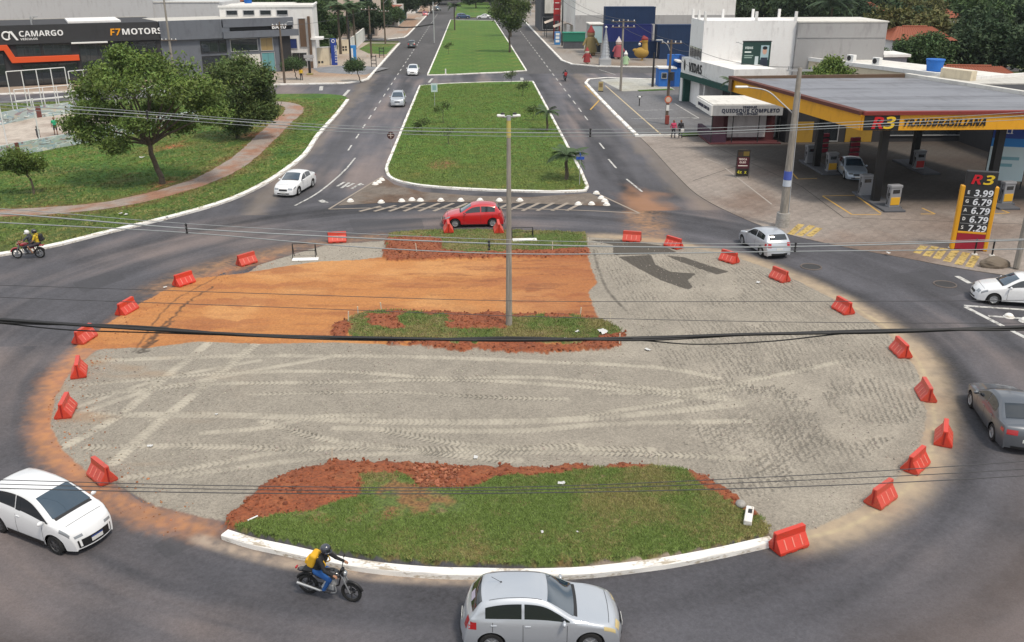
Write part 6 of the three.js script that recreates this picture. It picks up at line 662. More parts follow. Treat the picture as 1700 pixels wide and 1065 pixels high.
  const rt = thing('sign_tower', 'red and white lattice sign tower behind the awnings', 'sign', [19.4, 0.13, -214]); part('post', [bar([-0.6, 0, 0], [-0.6, 10, 0], 0.12), bar([0.6, 0, 0], [0.6, 10, 0], 0.12)], wall(0.3, 0.02, 0.02), rt); for (let i = 0; i < 5; i++) part('panel', bx(-0.8, 0.8, 4 + i * 1.3, 5.1 + i * 1.3, -0.1, 0.15), i % 2 ? wall(0.42, 0.03, 0.03) : wall(0.3, 0.02, 0.03), rt);
  const dwb = thing('shop_row', 'dark storefront with white upper box far up the right side', 'building', [17.6, 0, -240]); part('wall', bx(0, 5, 0.1, 9, -20, 0), WL.charcoal, dwb); part('upper_box', bx(1, 4.6, 4.5, 9.5, 0, 1), WL.offwhite, dwb); windowIn(dwb, 0.5, 4.5, 0.5, 3.6, 0.03);
  // figures
  const gold = mat(0.36, 0.22, 0.04, 0.8), redF = mat(0.26, 0.03, 0.03, 0.8), sph = (x, y, z, a, b = a, c = a) => new THREE.SphereGeometry(1, 16, 12).scale(a, b, c).translate(x, y, z);
  { const p = G(1064, 100, 0.13), d = thing('bird_statue', 'big yellow bird statue with red cap in front of the navy containers', 'statue', [p[0], 0.13, p[1]], -0.3); part('body', [sph(0, 1.3, 0, 1.3, 0.95, 0.9), sph(-1.1, 1.7, 0, 0.5, 0.3, 0.35)], gold, d); part('neck', [new THREE.CylinderGeometry(0.45, 0.6, 1.5, 14).translate(0.55, 2.4, 0)], gold, d); part('head_ball', sph(0.5, 3.3, 0, 0.58), gold, d); part('cap', [sph(0.5, 3.62, 0, 0.62, 0.42, 0.62), sph(0.3, 3.95, -0.1, 0.3, 0.25, 0.3)], redF, d); part('pompom', sph(-0.35, 2.75, 0.2, 0.24), M.white, d); part('beak', new THREE.ConeGeometry(0.2, 0.5, 10).rotateZ(Math.PI / 2).translate(-0.2, 3.2, 0.2), mat(0.6, 0.2, 0.02, 0.6), d); for (const s of [-1, 1]) part('foot', [cyl(0.1, 0.12, 0.5, 0.2, 0.25, s * 0.35), sph(0.1, 0.06, s * 0.35, 0.32, 0.08, 0.2)], gold, d); }
  { const p = G(1004, 108, 0.13), d = thing('cone_tree', 'silver wire cone tree with star in the decoration yard', 'ornament', [p[0], 0.13, p[1]]); const w = []; for (let i = 0; i < 9; i++) { const y = i * 0.55, r0 = 0.85 * (1 - i / 10); w.push(new THREE.TorusGeometry(r0, 0.035, 5, 20).rotateX(Math.PI / 2).translate(0, 1.2 + y * 0.9, 0)); } for (let i = 0; i < 8; i++) { const a = (i / 8) * 6.283; w.push(bar([0.88 * Math.cos(a), 1.2, 0.88 * Math.sin(a)], [0, 6.0, 0], 0.03)); } part('frame', w, M.galv, d); part('mesh_cone', new THREE.ConeGeometry(0.75, 4.6, 16, 1, true).translate(0, 3.4, 0), mat(0.55, 0.57, 0.6, 0.5, { metalness: 0.3 }), d); part('base', [rbox(1.9, 1.1, 1.9, 0.06, 0, 0.55, 0)], M.galv, d); part('star', new THREE.OctahedronGeometry(0.25).translate(0, 6.1, 0), M.white, d); }
  const toy = (name, label, px, py, h, cloth, cap, skin) => { const p = G(px, py, 0.13), k = h / 2.6, d = thing(name, label, 'statue', [p[0], 0.13, p[1]]); d.scale.setScalar(k); part('body', [new THREE.CylinderGeometry(0.42, 0.62, 1.3, 14).translate(0, 0.95, 0), sph(0, 1.55, 0, 0.44, 0.3, 0.4)], cloth, d); part('head_ball', sph(0, 2.0, 0, 0.38), skin, d); part('cap', [new THREE.ConeGeometry(0.4, 0.7, 14).translate(0, 2.5, 0)], cap, d); for (const s of [-1, 1]) { part('arm', bar([s * 0.42, 1.55, 0], [s * 0.75, 0.95, 0.2], 0.13, 0.11), cloth, d); part('foot', sph(s * 0.25, 0.16, 0.12, 0.24, 0.17, 0.36), skin, d); } return d; };
  toy('statue', 'tall brown statue with red cap at the left of the decoration yard', 980, 92, 5.0, mat(0.25, 0.19, 0.08, 0.9), redF, mat(0.3, 0.2, 0.1, 0.9)); toy('statue', 'small red and white statue at the front left of the decoration yard', 974, 106, 2.6, redF, redF, mat(0.6, 0.55, 0.45, 0.9)); toy('statue', 'pink and red statue right of the silver cone tree', 1026, 98, 3.6, mat(0.33, 0.07, 0.09, 0.8), mat(0.55, 0.5, 0.5, 0.8), mat(0.5, 0.35, 0.3, 0.9)); toy('statue', 'small pale green statue by the utility pole in the decoration yard', 1038, 109, 2.3, mat(0.35, 0.5, 0.3, 0.8), M.white, mat(0.5, 0.45, 0.4, 0.9)); }

// ---------- barriers round the works ----------
{ const dirt = tex(256, 256, (u, v) => { const a = tn(u, v, 5, 5), b = tn(u, v, 30, 3), s = smooth(0.5, 0.78, a * 0.6 + b * 0.4); return [1 - 0.28 * s, 1 + 0.9 * s, 1 + 1.2 * s].map((q) => q * 0.9); }, true, 0.9, 0.9), red = new THREE.MeshPhysicalMaterial({ color: lin(0.64, 0.05, 0.024), map: dirt, roughness: 0.46, clearcoat: 0.3, clearcoatRoughness: 0.3 }), pale = mat(0.68, 0.2, 0.15, 0.5), deep = mat(0.3, 0.014, 0.01, 0.6), Lb = 1.1;
  const proto = (label, pos, turn) => { const o = thing('traffic_barrier', label, 'barrier', pos, turn, 'red plastic barriers round the roundabout works');
    const s = new THREE.Shape([[-0.29, 0.07], [-0.29, 0.11], [-0.075, 0.43], [-0.06, 0.62], [0.06, 0.62], [0.075, 0.43], [0.29, 0.11], [0.29, 0.07]].map((p) => new THREE.Vector2(...p))); part('shell', new THREE.ExtrudeGeometry(s, { depth: Lb - 0.04, bevelEnabled: true, bevelSize: 0.018, bevelThickness: 0.02, bevelSegments: 2 }).translate(0, 0, -Lb / 2 + 0.02).rotateY(Math.PI / 2), red, o);
    const a = Math.atan2(0.32, 0.215); for (const sd of [1, -1]) for (const x of [-0.3, 0, 0.3]) { const g = rbox(0.045, 0.3, 0.03, 0.01, 0, 0, 0); g.rotateX(-sd * (Math.PI / 2 - a)); part('rib', g.translate(x, 0.28, sd * 0.196), pale, o); }
    for (const x of [-0.42, 0, 0.42]) part('foot', rbox(0.22, 0.09, 0.6, 0.02, x, 0.045, 0), red, o); for (const x of [-1, 1]) part('end_groove', rbox(0.03, 0.5, 0.05, 0.012, x * (Lb / 2 + 0.01), 0.35, 0), deep, o); part('lifting_hole', cyl(0.03, 0.03, 0.14, 0, 0, 0, 10).rotateX(Math.PI / 2).translate(0.42, 0.54, 0), deep, o); return o; };
  const B = [[545, 404, 576, 402.5, 'barrier left of the north grass strip, behind the steel trestle'], [402, 443, 428, 436, 'barrier second clockwise from the trestle on the left rim'], [300, 479, 325, 470, 'barrier beside the crack on the upper left rim'], [210, 525, 231, 513, 'barrier just above where the black cable crosses the left rim'], [141, 573, 162, 560, 'barrier right under the black cable on the left rim'], [144, 631, 147, 610, 'barrier turned sideways at the left rim, below the black cable'], [118, 698, 131, 674, 'barrier nearest the middle of the left rim, above the white electric car'], [144, 789, 169, 810, 'barrier close behind the bonnet of the white electric car'], [738, 396, 736, 384, 'barrier end-on before the front wheel of the red hatchback'], [821, 396, 819, 384, 'barrier end-on before the rear wheel of the red hatchback'], [1033, 402, 1061, 405, 'barrier at the far right rim by the dark wet gravel'], [1099, 409, 1126, 417, 'barrier second from the wet gravel on the far right rim'], [1192, 433, 1216, 441, 'barrier nearest the silver hatchback that is leaving'], [1275, 462, 1298, 472, 'barrier on the right rim below the silver hatchback'], [1380, 513, 1400, 525, 'barrier on the right rim above the black cable'], [1475, 582, 1491, 596, 'barrier on the right rim just below the black cable'], [1518, 649, 1527, 666, 'barrier on the right rim left of the grey sedan bonnet'], [1549, 740, 1552, 716, 'barrier end-on at the right rim beside the grey sedan rear'], [1524, 790, 1542, 771, 'barrier close after the end-on one on the lower right rim'], [1462, 847, 1488, 829, 'barrier second from the right end of the white kerb'], [1298, 924, 1340, 908, 'barrier at the right end of the white kerb, nearest the camera']];
  const shadeOf = (r, g, b, u) => { const m = red.clone(); m.color.setRGB(r, g, b); m.map = dirt.clone(); m.map.offset.set(u, u * 0.7); m.map.needsUpdate = true; return m; }, reds = [red, shadeOf(0.6, 0.062, 0.034, 0.37), shadeOf(0.66, 0.044, 0.02, 0.71)]; let bi = 0;
  let first; for (const [ax, ay, bx_, by, label] of B) { const a = G(ax, ay), b = G(bx_, by), dx = b[0] - a[0], dz = b[1] - a[1], l = Math.hypot(dx, dz); let nx = -dz / l, nz = dx / l; const mx = (a[0] + b[0]) / 2, mz = (a[1] + b[1]) / 2; if (nx * mx + nz * mz < 0) { nx = -nx; nz = -nz; } const x = mx + nx * 0.29, z = mz + nz * 0.29, y = Math.max(0, heightAt(x, z)) + 0.005, t = Math.atan2(-dz, dx); if (!first) first = proto(label, [x, y, z], t); else { const c = copyOf(first, [x, y, z], t, label), v = reds[++bi % 3]; c.rotation.set((PERM[bi * 9] - 0.5) * 0.05, t + (PERM[bi * 5] - 0.5) * 0.08, (PERM[bi * 3] - 0.5) * 0.05); c.traverse((m) => { if (m.name === 'shell' || m.name === 'foot') m.material = v; }); } } }

// ---------- poles, lamps, signs ----------
const rayAt = (px, py, z) => { const u = (px - 850) / FOC, v = (532.5 - py) / FOC, dy = -ST + v * CT, bz = CT + v * ST, X = u * CY + bz * SY, Z = -(bz * CY - u * SY), t = z / Z; return [X * t, CAMH + dy * t, z]; };
{ const p = G(845, 546), y = heightAt(...p), r = thing('lamp_post', 'concrete lamp post with two white lamps in the middle of the roundabout', 'lamp post', [p[0], y - 0.1, p[1]]); part('post', new THREE.CylinderGeometry(0.085, 0.155, 9.6, 14).translate(0, 4.8, 0), M.postConcrete, r); part('top_sleeve', cyl(0.09, 0.1, 0.9, 0, 9.3, 0, 12), mat(0.5, 0.42, 0.12, 0.8), r); part('bracket', [bar([-0.3, 9.72, 0], [0.3, 9.72, 0], 0.03), cyl(0.1, 0.1, 0.2, 0, 9.68, 0, 10)], M.galv, r); for (const s of [-1, 1]) { const l = part('lamp', rbox(0.34, 0.1, 0.24, 0.045, s * 0.34, 9.78, 0, 3), M.white, r); part('lamp_cover', rbox(0.16, 0.08, 0.18, 0.03, s * 0.26, 9.86, 0), M.dark, l); } }
{ const p = G(1298, 376, 0.03), r = thing('lamp_post', 'tall pale concrete lamp post on a round footing at the station apron', 'lamp post', [p[0], 0.03, p[1]]); part('footing', cyl(0.42, 0.45, 0.95, 0, 0.47, 0, 20), M.concrete, r); part('post', new THREE.CylinderGeometry(0.14, 0.27, 9.3, 12).translate(0, 5.4, 0), M.postConcrete, r); part('conduit', bar([0.27, 0.9, 0.12], [0.17, 8.6, 0.08], 0.035), M.galv, r); part('poster', cyl(0.255, 0.262, 0.55, 0, 3.4, 0, 12), mat(0.06, 0.1, 0.4, 0.7), r); part('poster', cyl(0.262, 0.268, 0.4, 0, 2.9, 0, 12), mat(0.5, 0.55, 0.62, 0.7), r); part('crossarm', [box(1.6, 0.1, 0.1, 0, 9.9, 0), bar([-0.7, 9.95, 0], [-0.7, 10.15, 0], 0.04), bar([0.7, 9.95, 0], [0.7, 10.15, 0], 0.04)], M.galv, r); part('lamp_arm', tube([[0, 7.2, 0], [-0.8, 7.9, -0.3], [-1.7, 8.6, -0.6], [-2.9, 8.8, -1]], 0.045), M.galv, r); part('lamp', rbox(0.8, 0.13, 0.3, 0.06, -3.2, 8.8, -1.05, 3), M.white, r); }
function utilityPole(label, p, h, o = {}) { const r = thing('utility_pole', label, 'utility pole', [p[0], o.y || 0.1, p[1]], o.turn || 0); part('post', new THREE.CylinderGeometry(0.11, 0.18, h, 10).translate(0, h / 2, 0), o.m || M.wood, r); for (const y of o.arms || [h - 0.4]) { part('crossarm', [box(o.w || 2.2, 0.12, 0.1, 0, y, 0.14)], M.wood, r); for (const x of [-0.95, -0.4, 0.4, 0.95]) part('insulator', cyl(0.05, 0.07, 0.18, x * (o.w || 2.2) / 2.2, y + 0.15, 0.14, 8), M.white, r); } if (o.box) { part('transformer', [cyl(0.3, 0.3, 0.8, 0.1, h * o.box, 0.4, 16), cyl(0.32, 0.32, 0.06, 0.1, h * o.box + 0.42, 0.4, 16)], M.dark, r); } if (o.lamp) { part('lamp_arm', tube([[0, h - 1.2, 0], [o.lamp * 0.8, h - 0.4, 0.2], [o.lamp * 2, h, 0.3]], 0.04), M.galv, r); part('lamp', rbox(0.7, 0.12, 0.28, 0.05, o.lamp * 2.2, h + 0.02, 0.3, 3), M.galv, r); } if (o.sign) { part('round_sign', [cyl(0.38, 0.38, 0.05, 0, 0, 0, 20).rotateX(Math.PI / 2).translate(0, 2.6, 0.2)], mat(0.55, 0.12, 0.05, 0.6), r); part('sign_face', cyl(0.27, 0.27, 0.02, 0, 0, 0, 20).rotateX(Math.PI / 2).translate(0, 2.6, 0.235), mat(0.6, 0.45, 0.35, 0.6), r); part('notice', box(0.3, 0.6, 0.04, 0, 1.75, 0.2), M.white, r); part('red_box', rbox(0.42, 0.9, 0.3, 0.04, 0, 0.5, 0.25), mat(0.22, 0.04, 0.03, 0.7), r); } return r; }
utilityPole('wooden utility pole with round red sign at the parking area', G(1106, 206, 0.1), 8.6, { arms: [8.3], box: 0.58, sign: 1, lamp: -0.6 }); utilityPole('pale concrete utility pole with wide crossarm beside the pale slab', G(1030, 151, 0.1), 9.2, { m: M.postConcrete, arms: [8.9, 8.2], w: 3.2 });
utilityPole('utility pole in front of the grey shop and small tree', G(473, 138, 0.14), 8.4, { arms: [7.9], lamp: 0.7 }); utilityPole('dark utility pole just left of the pale blue totem', G(583, 113, 0.14), 7.6, { m: M.dark, arms: [] }); utilityPole('utility pole with transformer box at the bare plot', G(617, 97, 0.14), 9, { arms: [8.4], w: 3, box: 0.42 }); utilityPole('utility pole at the left side street carrying the thick black cables', G(640, 73, 0.14), 9.4, { arms: [6.6], lamp: 1.2 }); utilityPole('slim pole in the left carriageway edge far up the avenue', G(721, 72), 8.4, { m: M.galv, arms: [] });
utilityPole('tall grey pole rising past the top edge before the showrooms', G(291, 139, 0.14), 13.5, { m: M.postConcrete, arms: [6] }); utilityPole('slim pole with lamp bracket in front of the orange frame', G(72, 141, 0.14), 9.2, { m: M.galv, arms: [], lamp: 0.35 }); utilityPole('thick concrete pole rising past the top of the right edge', G(1686, 446, 0.03), 10.5, { m: M.postConcrete, arms: [9.8] }); utilityPole('slim dark post on the pale slab left of the blue hut', G(1083, 144, 0.1), 4.6, { m: M.dark, arms: [] }); utilityPole('dark slim pole by the far awnings on the right', G(933, 76, 0.13), 10, { m: M.dark, arms: [9.6] }); utilityPole('grey pole by the dark storefront far up the right side', G(881, 26, 0.13), 9, { m: M.galv, arms: [] });
function sign(name, label, p, y, geoParts, turn = 0) { const r = thing(name, label, 'sign', [p[0], y, p[1]], turn); for (const [n, g, m] of geoParts) part(n, g, m, r); return r; }
const bluP = mat(0.015, 0.05, 0.3, 0.45), cyanP = mat(0.03, 0.22, 0.55, 0.45);
{ const v = (s) => s.split('').map((c, i) => text(c, 0.42, 0.03, 1).rotateZ(-Math.PI / 2).translate(0.16, 3.1 - i * 0.42, 0.16)); sign('totem_sign', 'dark blue vertical totem sign with white letters before the cream wall', G(556, 108, 0.14), 0.14, [['body', rbox(0.95, 4.3, 0.3, 0.04, 0, 2.15, 0), bluP], ['lettering', v('IMOVEIS'), M.white], ['emblem', new THREE.TorusGeometry(0.24, 0.06, 6, 18).translate(0, 3.9, 0.16), M.white]]); sign('totem_sign', 'lighter blue totem sign just behind the small forecourt tree', G(588, 104, 0.14), 0.14, [['body', rbox(0.95, 2.9, 0.3, 0.04, 0, 1.45, 0), cyanP], ['panel', rbox(0.3, 1.6, 0.04, 0.01, -0.2, 1.6, 0.16), M.white]]); }
sign('shop_sign', 'dark post sign with grey double board in front of the cream wall', G(515, 124, 0.14), 0.14, [['post', rbox(0.36, 2.1, 0.36, 0.03, 0, 1.05, 0), M.black], ['board', rbox(1.5, 0.5, 0.14, 0.03, 0, 2.7, 0), mat(0.35, 0.35, 0.36, 0.6)], ['board', rbox(1.1, 0.4, 0.14, 0.03, 0, 2.2, 0), mat(0.35, 0.35, 0.36, 0.6)], ['planter', rbox(0.9, 0.25, 0.9, 0.05, 0, 0.12, 0), mat(0.3, 0.25, 0.1, 0.9)]]);
sign('round_sign', 'dark red round sign with a pale cross at the left median edge', G(650, 247), 0, [['post', bar([0, 0, 0], [0, 1.1, 0], 0.03), M.galv], ['disc', cyl(0.34, 0.34, 0.04, 0, 0, 0, 24).rotateX(Math.PI / 2).translate(0, 1.25, 0.05), mat(0.06, 0.018, 0.015, 0.6)], ['cross_bar', box(0.5, 0.07, 0.02, 0, 1.25, 0.08), mat(0.5, 0.42, 0.38, 0.6)], ['cross_bar', box(0.07, 0.5, 0.024, 0, 1.25, 0.08), mat(0.5, 0.42, 0.38, 0.6)]]);
sign('street_sign', 'small pale sign plate on a thin post in the first median', G(722, 178, 0.12), 0.12, [['post', bar([0, 0, 0], [0, 2.4, 0], 0.03), M.galv], ['plate', box(0.75, 1.0, 0.03, 0, 2.3, 0.04), mat(0.55, 0.66, 0.66, 0.5)], ['plate_text', box(0.45, 0.55, 0.02, 0, 2.3, 0.06), mat(0.25, 0.42, 0.42, 0.5)]]);
sign('street_sign', 'blue street name plate on a thin pole beside the young palm', G(962, 306, 0.12), 0.12, [['post', bar([0, 0, 0], [0, 2.3, 0], 0.03), M.galv], ['plate', box(0.62, 0.22, 0.03, 0, 2.05, 0.03), mat(0.02, 0.08, 0.4, 0.5)], ['plate', box(0.03, 0.22, 0.62, 0, 2.3, 0), mat(0.02, 0.08, 0.4, 0.5)]]);
sign('menu_stand', 'small yellowish notice stand at the corner of the parking area', G(997, 152, 0.1), 0.1, [['panel', rbox(0.62, 1.2, 0.08, 0.02, 0, 0.7, 0), mat(0.42, 0.34, 0.16, 0.7)], ['picture', box(0.45, 0.5, 0.02, 0, 0.85, 0.05), mat(0.2, 0.14, 0.07, 0.7)], ['foot', rbox(0.7, 0.08, 0.4, 0.02, 0, 0.04, 0), M.dark]]);
sign('marker_post', 'short white post in the second median near the crossing lane', G(740, 123, 0.12), 0.12, [['post', rbox(0.18, 0.8, 0.18, 0.03, 0, 0.4, 0), M.white], ['foot', cyl(0.2, 0.24, 0.1, 0, 0.05, 0, 10), M.concrete]]);
{ const f = G(1061, 176, 0.1); sign('meter_post', 'dark forked post standing in the parking area', f, 0.1, [['post', bar([0, 0, 0], [0, 0.9, 0], 0.06), M.dark], ['head', new THREE.SphereGeometry(0.16, 10, 8).translate(0, 1.05, 0), M.white], ['fork', [bar([0, 0.85, 0], [-0.3, 1.2, 0], 0.04), bar([0, 0.85, 0], [0.3, 1.2, 0], 0.04)], M.dark]]); }
for (const [a, b, l] of [[634, 96, 'dark timber sapling guard frame, farther one on the forecourt'], [621, 111, 'dark timber sapling guard frame, nearer one on the forecourt']]) { const p = G(a, b, 0.14), o = thing('tree_guard', l, 'tree guard', [p[0], 0.14, p[1]]); for (const x of [-0.4, 0.4]) part('post', bar([x, 0, 0], [x, 1.9, 0], 0.06), M.dark, o); for (const y of [0.5, 1.1, 1.7]) part('rail', box(0.9, 0.12, 0.08, 0, y, 0.06), M.dark, o); }
// painted concrete studs
{ const g = new THREE.SphereGeometry(1, 16, 10, 0, 6.283, 0, Math.PI / 2).scale(0.23, 0.21, 0.23), st = [[634, 299, 'white stud nearest the left corner of the median kerb'], [629, 303, 'second white stud from the left corner of the median kerb'], [623, 306, 'third white stud down the left edge line'], [582, 334, 'white stud alone near the left tip of the hatched band'], [633, 336, 'first white stud on the hatched band from its left end'], [667, 334, 'second white stud on the hatched band from its left end'], [684, 332, 'third white stud, the smaller of the close trio left'], [698, 333, 'fourth white stud on the hatched band, above the red bonnet side'], [732, 333, 'white stud above the bonnet of the red hatchback'], [765, 333, 'white stud above the windscreen of the red hatchback'], [797, 333, 'white stud above the roof of the red hatchback'], [829, 333, 'white stud just left of the central lamp post'], [863, 333, 'white stud just right of the central lamp post'], [960, 339, 'white stud left of the two before the right cluster'], [982, 339, 'white stud right of the two before the right cluster'], [998, 329, 'uppermost white stud of the right-hand cluster'], [1004, 334, 'middle white stud of the right-hand cluster'], [1007, 340, 'lowest white stud of the right-hand cluster'], [990, 321, 'white stud at the right corner of the median kerb'], [1674, 526, 'white stud inside the painted wedge on the right arm'], [1700, 533, 'white stud cut by the right edge in the painted wedge']]; let f; for (const [a, b, l] of st) { const p = G(a, b); if (!f) { f = thing('road_stud', l, 'road stud', [p[0], 0, p[1]], 0, 'white painted studs on the road'); part('dome', g, M.whitePaint, f); part('base', cyl(0.24, 0.27, 0.05, 0, 0.025, 0, 16), M.whitePaint, f); } else copyOf(f, [p[0], 0, p[1]], a, l); } }
// site bits
for (const [a, b, l] of [[505, 432, 'black steel trestle with a white board on the pale gravel'], [868, 404, 'dark steel trestle with a white panel on the north grass strip']]) { const p = G(a, b), y = heightAt(...p), o = thing('trestle', l, 'trestle', [p[0], y, p[1]], 0.05), sc = a < 600 ? 1 : 0.8; for (const s of [-0.65, 0.65]) { part('leg', bar([s, 0, 0.25], [s, 0.85 * sc, 0.6], 0.025), M.black, o); part('leg', bar([s, 0, 0.95], [s, 0.85 * sc, 0.6], 0.025), M.black, o); } part('rail', bar([-0.65, 0.85 * sc, 0.6], [0.65, 0.85 * sc, 0.6], 0.022), M.black, o); part('rail', bar([-0.65, 0.35, 0.4], [0.65, 0.35, 0.4], 0.02), M.black, o); o.children.forEach((c) => (c.position.z = -1)); part('board', rbox(1.5, 0.05, 0.42, 0.02, 0.1, 0.06, 0.1).rotateX(0.08), M.white, o); }
{ const L = ['left of the middle island, beside the cable', 'at the left tip of the middle island', 'behind the left end of the middle island', 'behind the right end of the middle island', 'at the right tip of the middle island', 'on the gravel right of the middle island', 'at the right end of the north grass strip', 'on the north grass strip near its right end', 'on the north strip soil bank', 'at the back corner of the red soil on the near grass', 'at the back edge of the near grass'], P = [[579, 540], [595, 526], [634, 519], [963, 527], [1028, 576], [1013, 536], [975, 408], [917, 421], [692, 424], [552, 772], [1092, 778]]; P.forEach((q, i) => { const p = G(...q), o = single('survey_stake', rbox(0.05, 0.5, 0.05, 0.01, 0, 0.25, 0).rotateZ((i % 3 - 1) * 0.08).translate(p[0], heightAt(...p), p[1]), mat(0.55, 0.5, 0.4, 0.8), 'pale wooden survey stake ' + L[i], 'stake', 'survey stakes'); }); }
{ const p = G(1241, 872), y = heightAt(...p), o = thing('kerb_stone', 'loose whitewashed kerb stone lying at the right end of the near grass', 'kerb stone', [p[0], y, p[1]], 1.2); part('stone', rbox(0.8, 0.2, 0.24, 0.04, 0, 0.12, 0).rotateZ(0.06), M.whitePaint, o); part('hollow', rbox(0.22, 0.03, 0.12, 0.01, 0.1, 0.225, 0.02), M.dark, o); const q = G(1228, 850); single('rock', new THREE.DodecahedronGeometry(0.16, 1).scale(1, 0.7, 1.2).translate(q[0], heightAt(...q) + 0.06, q[1]), M.concrete, 'pale broken lump beside the loose kerb stone', 'rock'); const t = G(421, 873); single('stick', bar([t[0] - 0.12, heightAt(...t) + 0.04, t[1] + 0.1], [t[0] + 0.14, heightAt(...t) + 0.06, t[1] - 0.1], 0.025), M.white, 'white stick lying on the left end of the near grass', 'stick'); const w = G(1300, 548 - 10); }
{ const q = G(1650, 442, 0.03), o = thing('rock', 'brown concrete lump at the foot of the right edge pole', 'rock', [q[0], 0.03, q[1]]); const g = new THREE.IcosahedronGeometry(0.55, 3), p = g.attributes.position; for (let i = 0; i < p.count; i++) { const f = 0.75 + 0.5 * vn(p.getX(i) * 3 + 9, p.getY(i) * 3 + p.getZ(i) * 2); p.setXYZ(i, p.getX(i) * f * 1.9, Math.max(-0.02, p.getY(i) * f * 0.75 + 0.15), p.getZ(i) * f * 0.8); } g.computeVertexNormals(); part('lump', g, wall(0.16, 0.13, 0.1), o); }
{ const bits = [[250, 743, 0.2], [360, 690, 0.12], [790, 762, 0.22], [1258, 471, 0.3], [1000, 560, 0.5], [958, 558, 0.25], [940, 572, 0.25], [1075, 583, 0.3], [932, 813, 0.25], [900, 895, 0.12], [958, 894, 0.08], [120, 630, 0.12], [275, 478, 0.2], [1473, 424, 0.3], [210, 360, 0.3], [202, 358, 0.3], [67, 266, 0.4], [237, 264, 0.5], [1340, 905, 0.12], [278, 364, 0.25], [260, 372, 0.15]]; const r = rng(3), gs = bits.map(([a, b, s]) => { s *= 0.62; const p = G(a, b), g = new THREE.PlaneGeometry(s * 1.5, s, 4, 3); g.rotateX(-Math.PI / 2); const q = g.attributes.position; for (let i = 0; i < q.count; i++) q.setY(i, 0.05 * s + 0.35 * s * r()); g.rotateY(r() * 6); g.computeVertexNormals(); const y = Math.abs(p[0]) < 20 && p[1] > -58 ? Math.max(0.02, heightAt(...p)) : 0.14; return g.translate(p[0], y + 0.02, p[1]); }); const m = single('litter', gs, mat(0.55, 0.55, 0.54, 0.8), 'scraps of white paper and plastic scattered over the ground', 'litter'); m.userData.kind = 'stuff'; }
function lumps(name, label, n, m, pick, s0, s1) { const g = new THREE.IcosahedronGeometry(1, 1), p = g.attributes.position; for (let i = 0; i < p.count; i++) { const f = 0.75 + 0.5 * vn(p.getX(i) * 2.3 + 4, p.getY(i) * 2.1 + p.getZ(i) * 1.7); p.setXYZ(i, p.getX(i) * f, p.getY(i) * f * 0.8, p.getZ(i) * f); } g.computeVertexNormals(); const r = rng(name.length * 13 + n), T4 = new THREE.Matrix4(), Q = new THREE.Quaternion(), E = new THREE.Euler(), im = new THREE.InstancedMesh(g, m, n), c = new THREE.Color(); let k = 0, tries = 0; while (k < n && tries++ < n * 60) { const q = pick(r); if (!q) continue; const s = lerp(s0, s1, r() * r()); E.set(r() * 6, r() * 6, r() * 6); T4.compose(new THREE.Vector3(q[0], heightAt(q[0], q[1]) + s * 0.35, q[1]), Q.setFromEuler(E), new THREE.Vector3(s * (0.8 + 0.5 * r()), s, s * (0.8 + 0.5 * r()))); im.setMatrixAt(k, T4); const f = 0.6 + 0.7 * r(); im.setColorAt(k, c.setRGB(f, f * (0.9 + 0.15 * r()), f)); k++; } im.count = k; im.name = numbered(name); im.userData = { kind: 'stuff', label }; scene.add(im); return im; }
lumps('soil_clods', 'loose dark red clods along the cut edges of the grass', 2600, mat(0.22, 0.068, 0.03, 0.95), (r) => { const x = -13 + 24 * r(), z = -18 - 40 * r(); return classAt(x, z) === 4 ? [x, z] : null; }, 0.012, 0.075);
lumps('rubble', 'patch of pale reddish stones on the red soil of the near grass', 130, mat(0.3, 0.115, 0.06, 0.95), (r) => G(688 + 76 * r(), 783 + 36 * r()), 0.035, 0.1);
lumps('gravel_stones', 'loose stones and crumbs over the gravel bed', 2500, mat(0.33, 0.3, 0.25, 0.95), (r) => { const x = -16 + 33 * r(), z = -21 - 34 * r(); return classAt(x, z) === 1 && fbm(x * 0.4, z * 0.4, 3) > 0.48 ? [x, z] : null; }, 0.015, 0.045);
lumps('soil_crumbs', 'crumbs of orange soil at the left rim and below the white car', 500, mat(0.36, 0.16, 0.07, 0.95), (r) => { const x = -17 + 8 * r(), z = -22 - 28 * r(), d = Math.hypot(x - CX, z - CZ); return d > 16.2 && d < 18 && classAt(x, z) !== 3 ? [x, z] : null; }, 0.01, 0.045);
{ // manhole covers and asphalt repair patches
  for (const [a, b, l] of [[1346, 443, 'round iron manhole cover on the ring road below the silver hatchback'], [1568, 472, 'round iron manhole cover on the right arm beside the white hatchback']]) { const p = G(a, b), o = thing('manhole_cover', l, 'manhole', [p[0], 0.002, p[1]]); part('plate', cyl(0.5, 0.5, 0.02, 0, 0.01, 0, 28), mat(0.035, 0.034, 0.035, 0.6), o); part('ring', new THREE.TorusGeometry(0.56, 0.05, 6, 28).rotateX(Math.PI / 2).translate(0, 0.004, 0), mat(0.12, 0.1, 0.09, 0.9), o); }
}
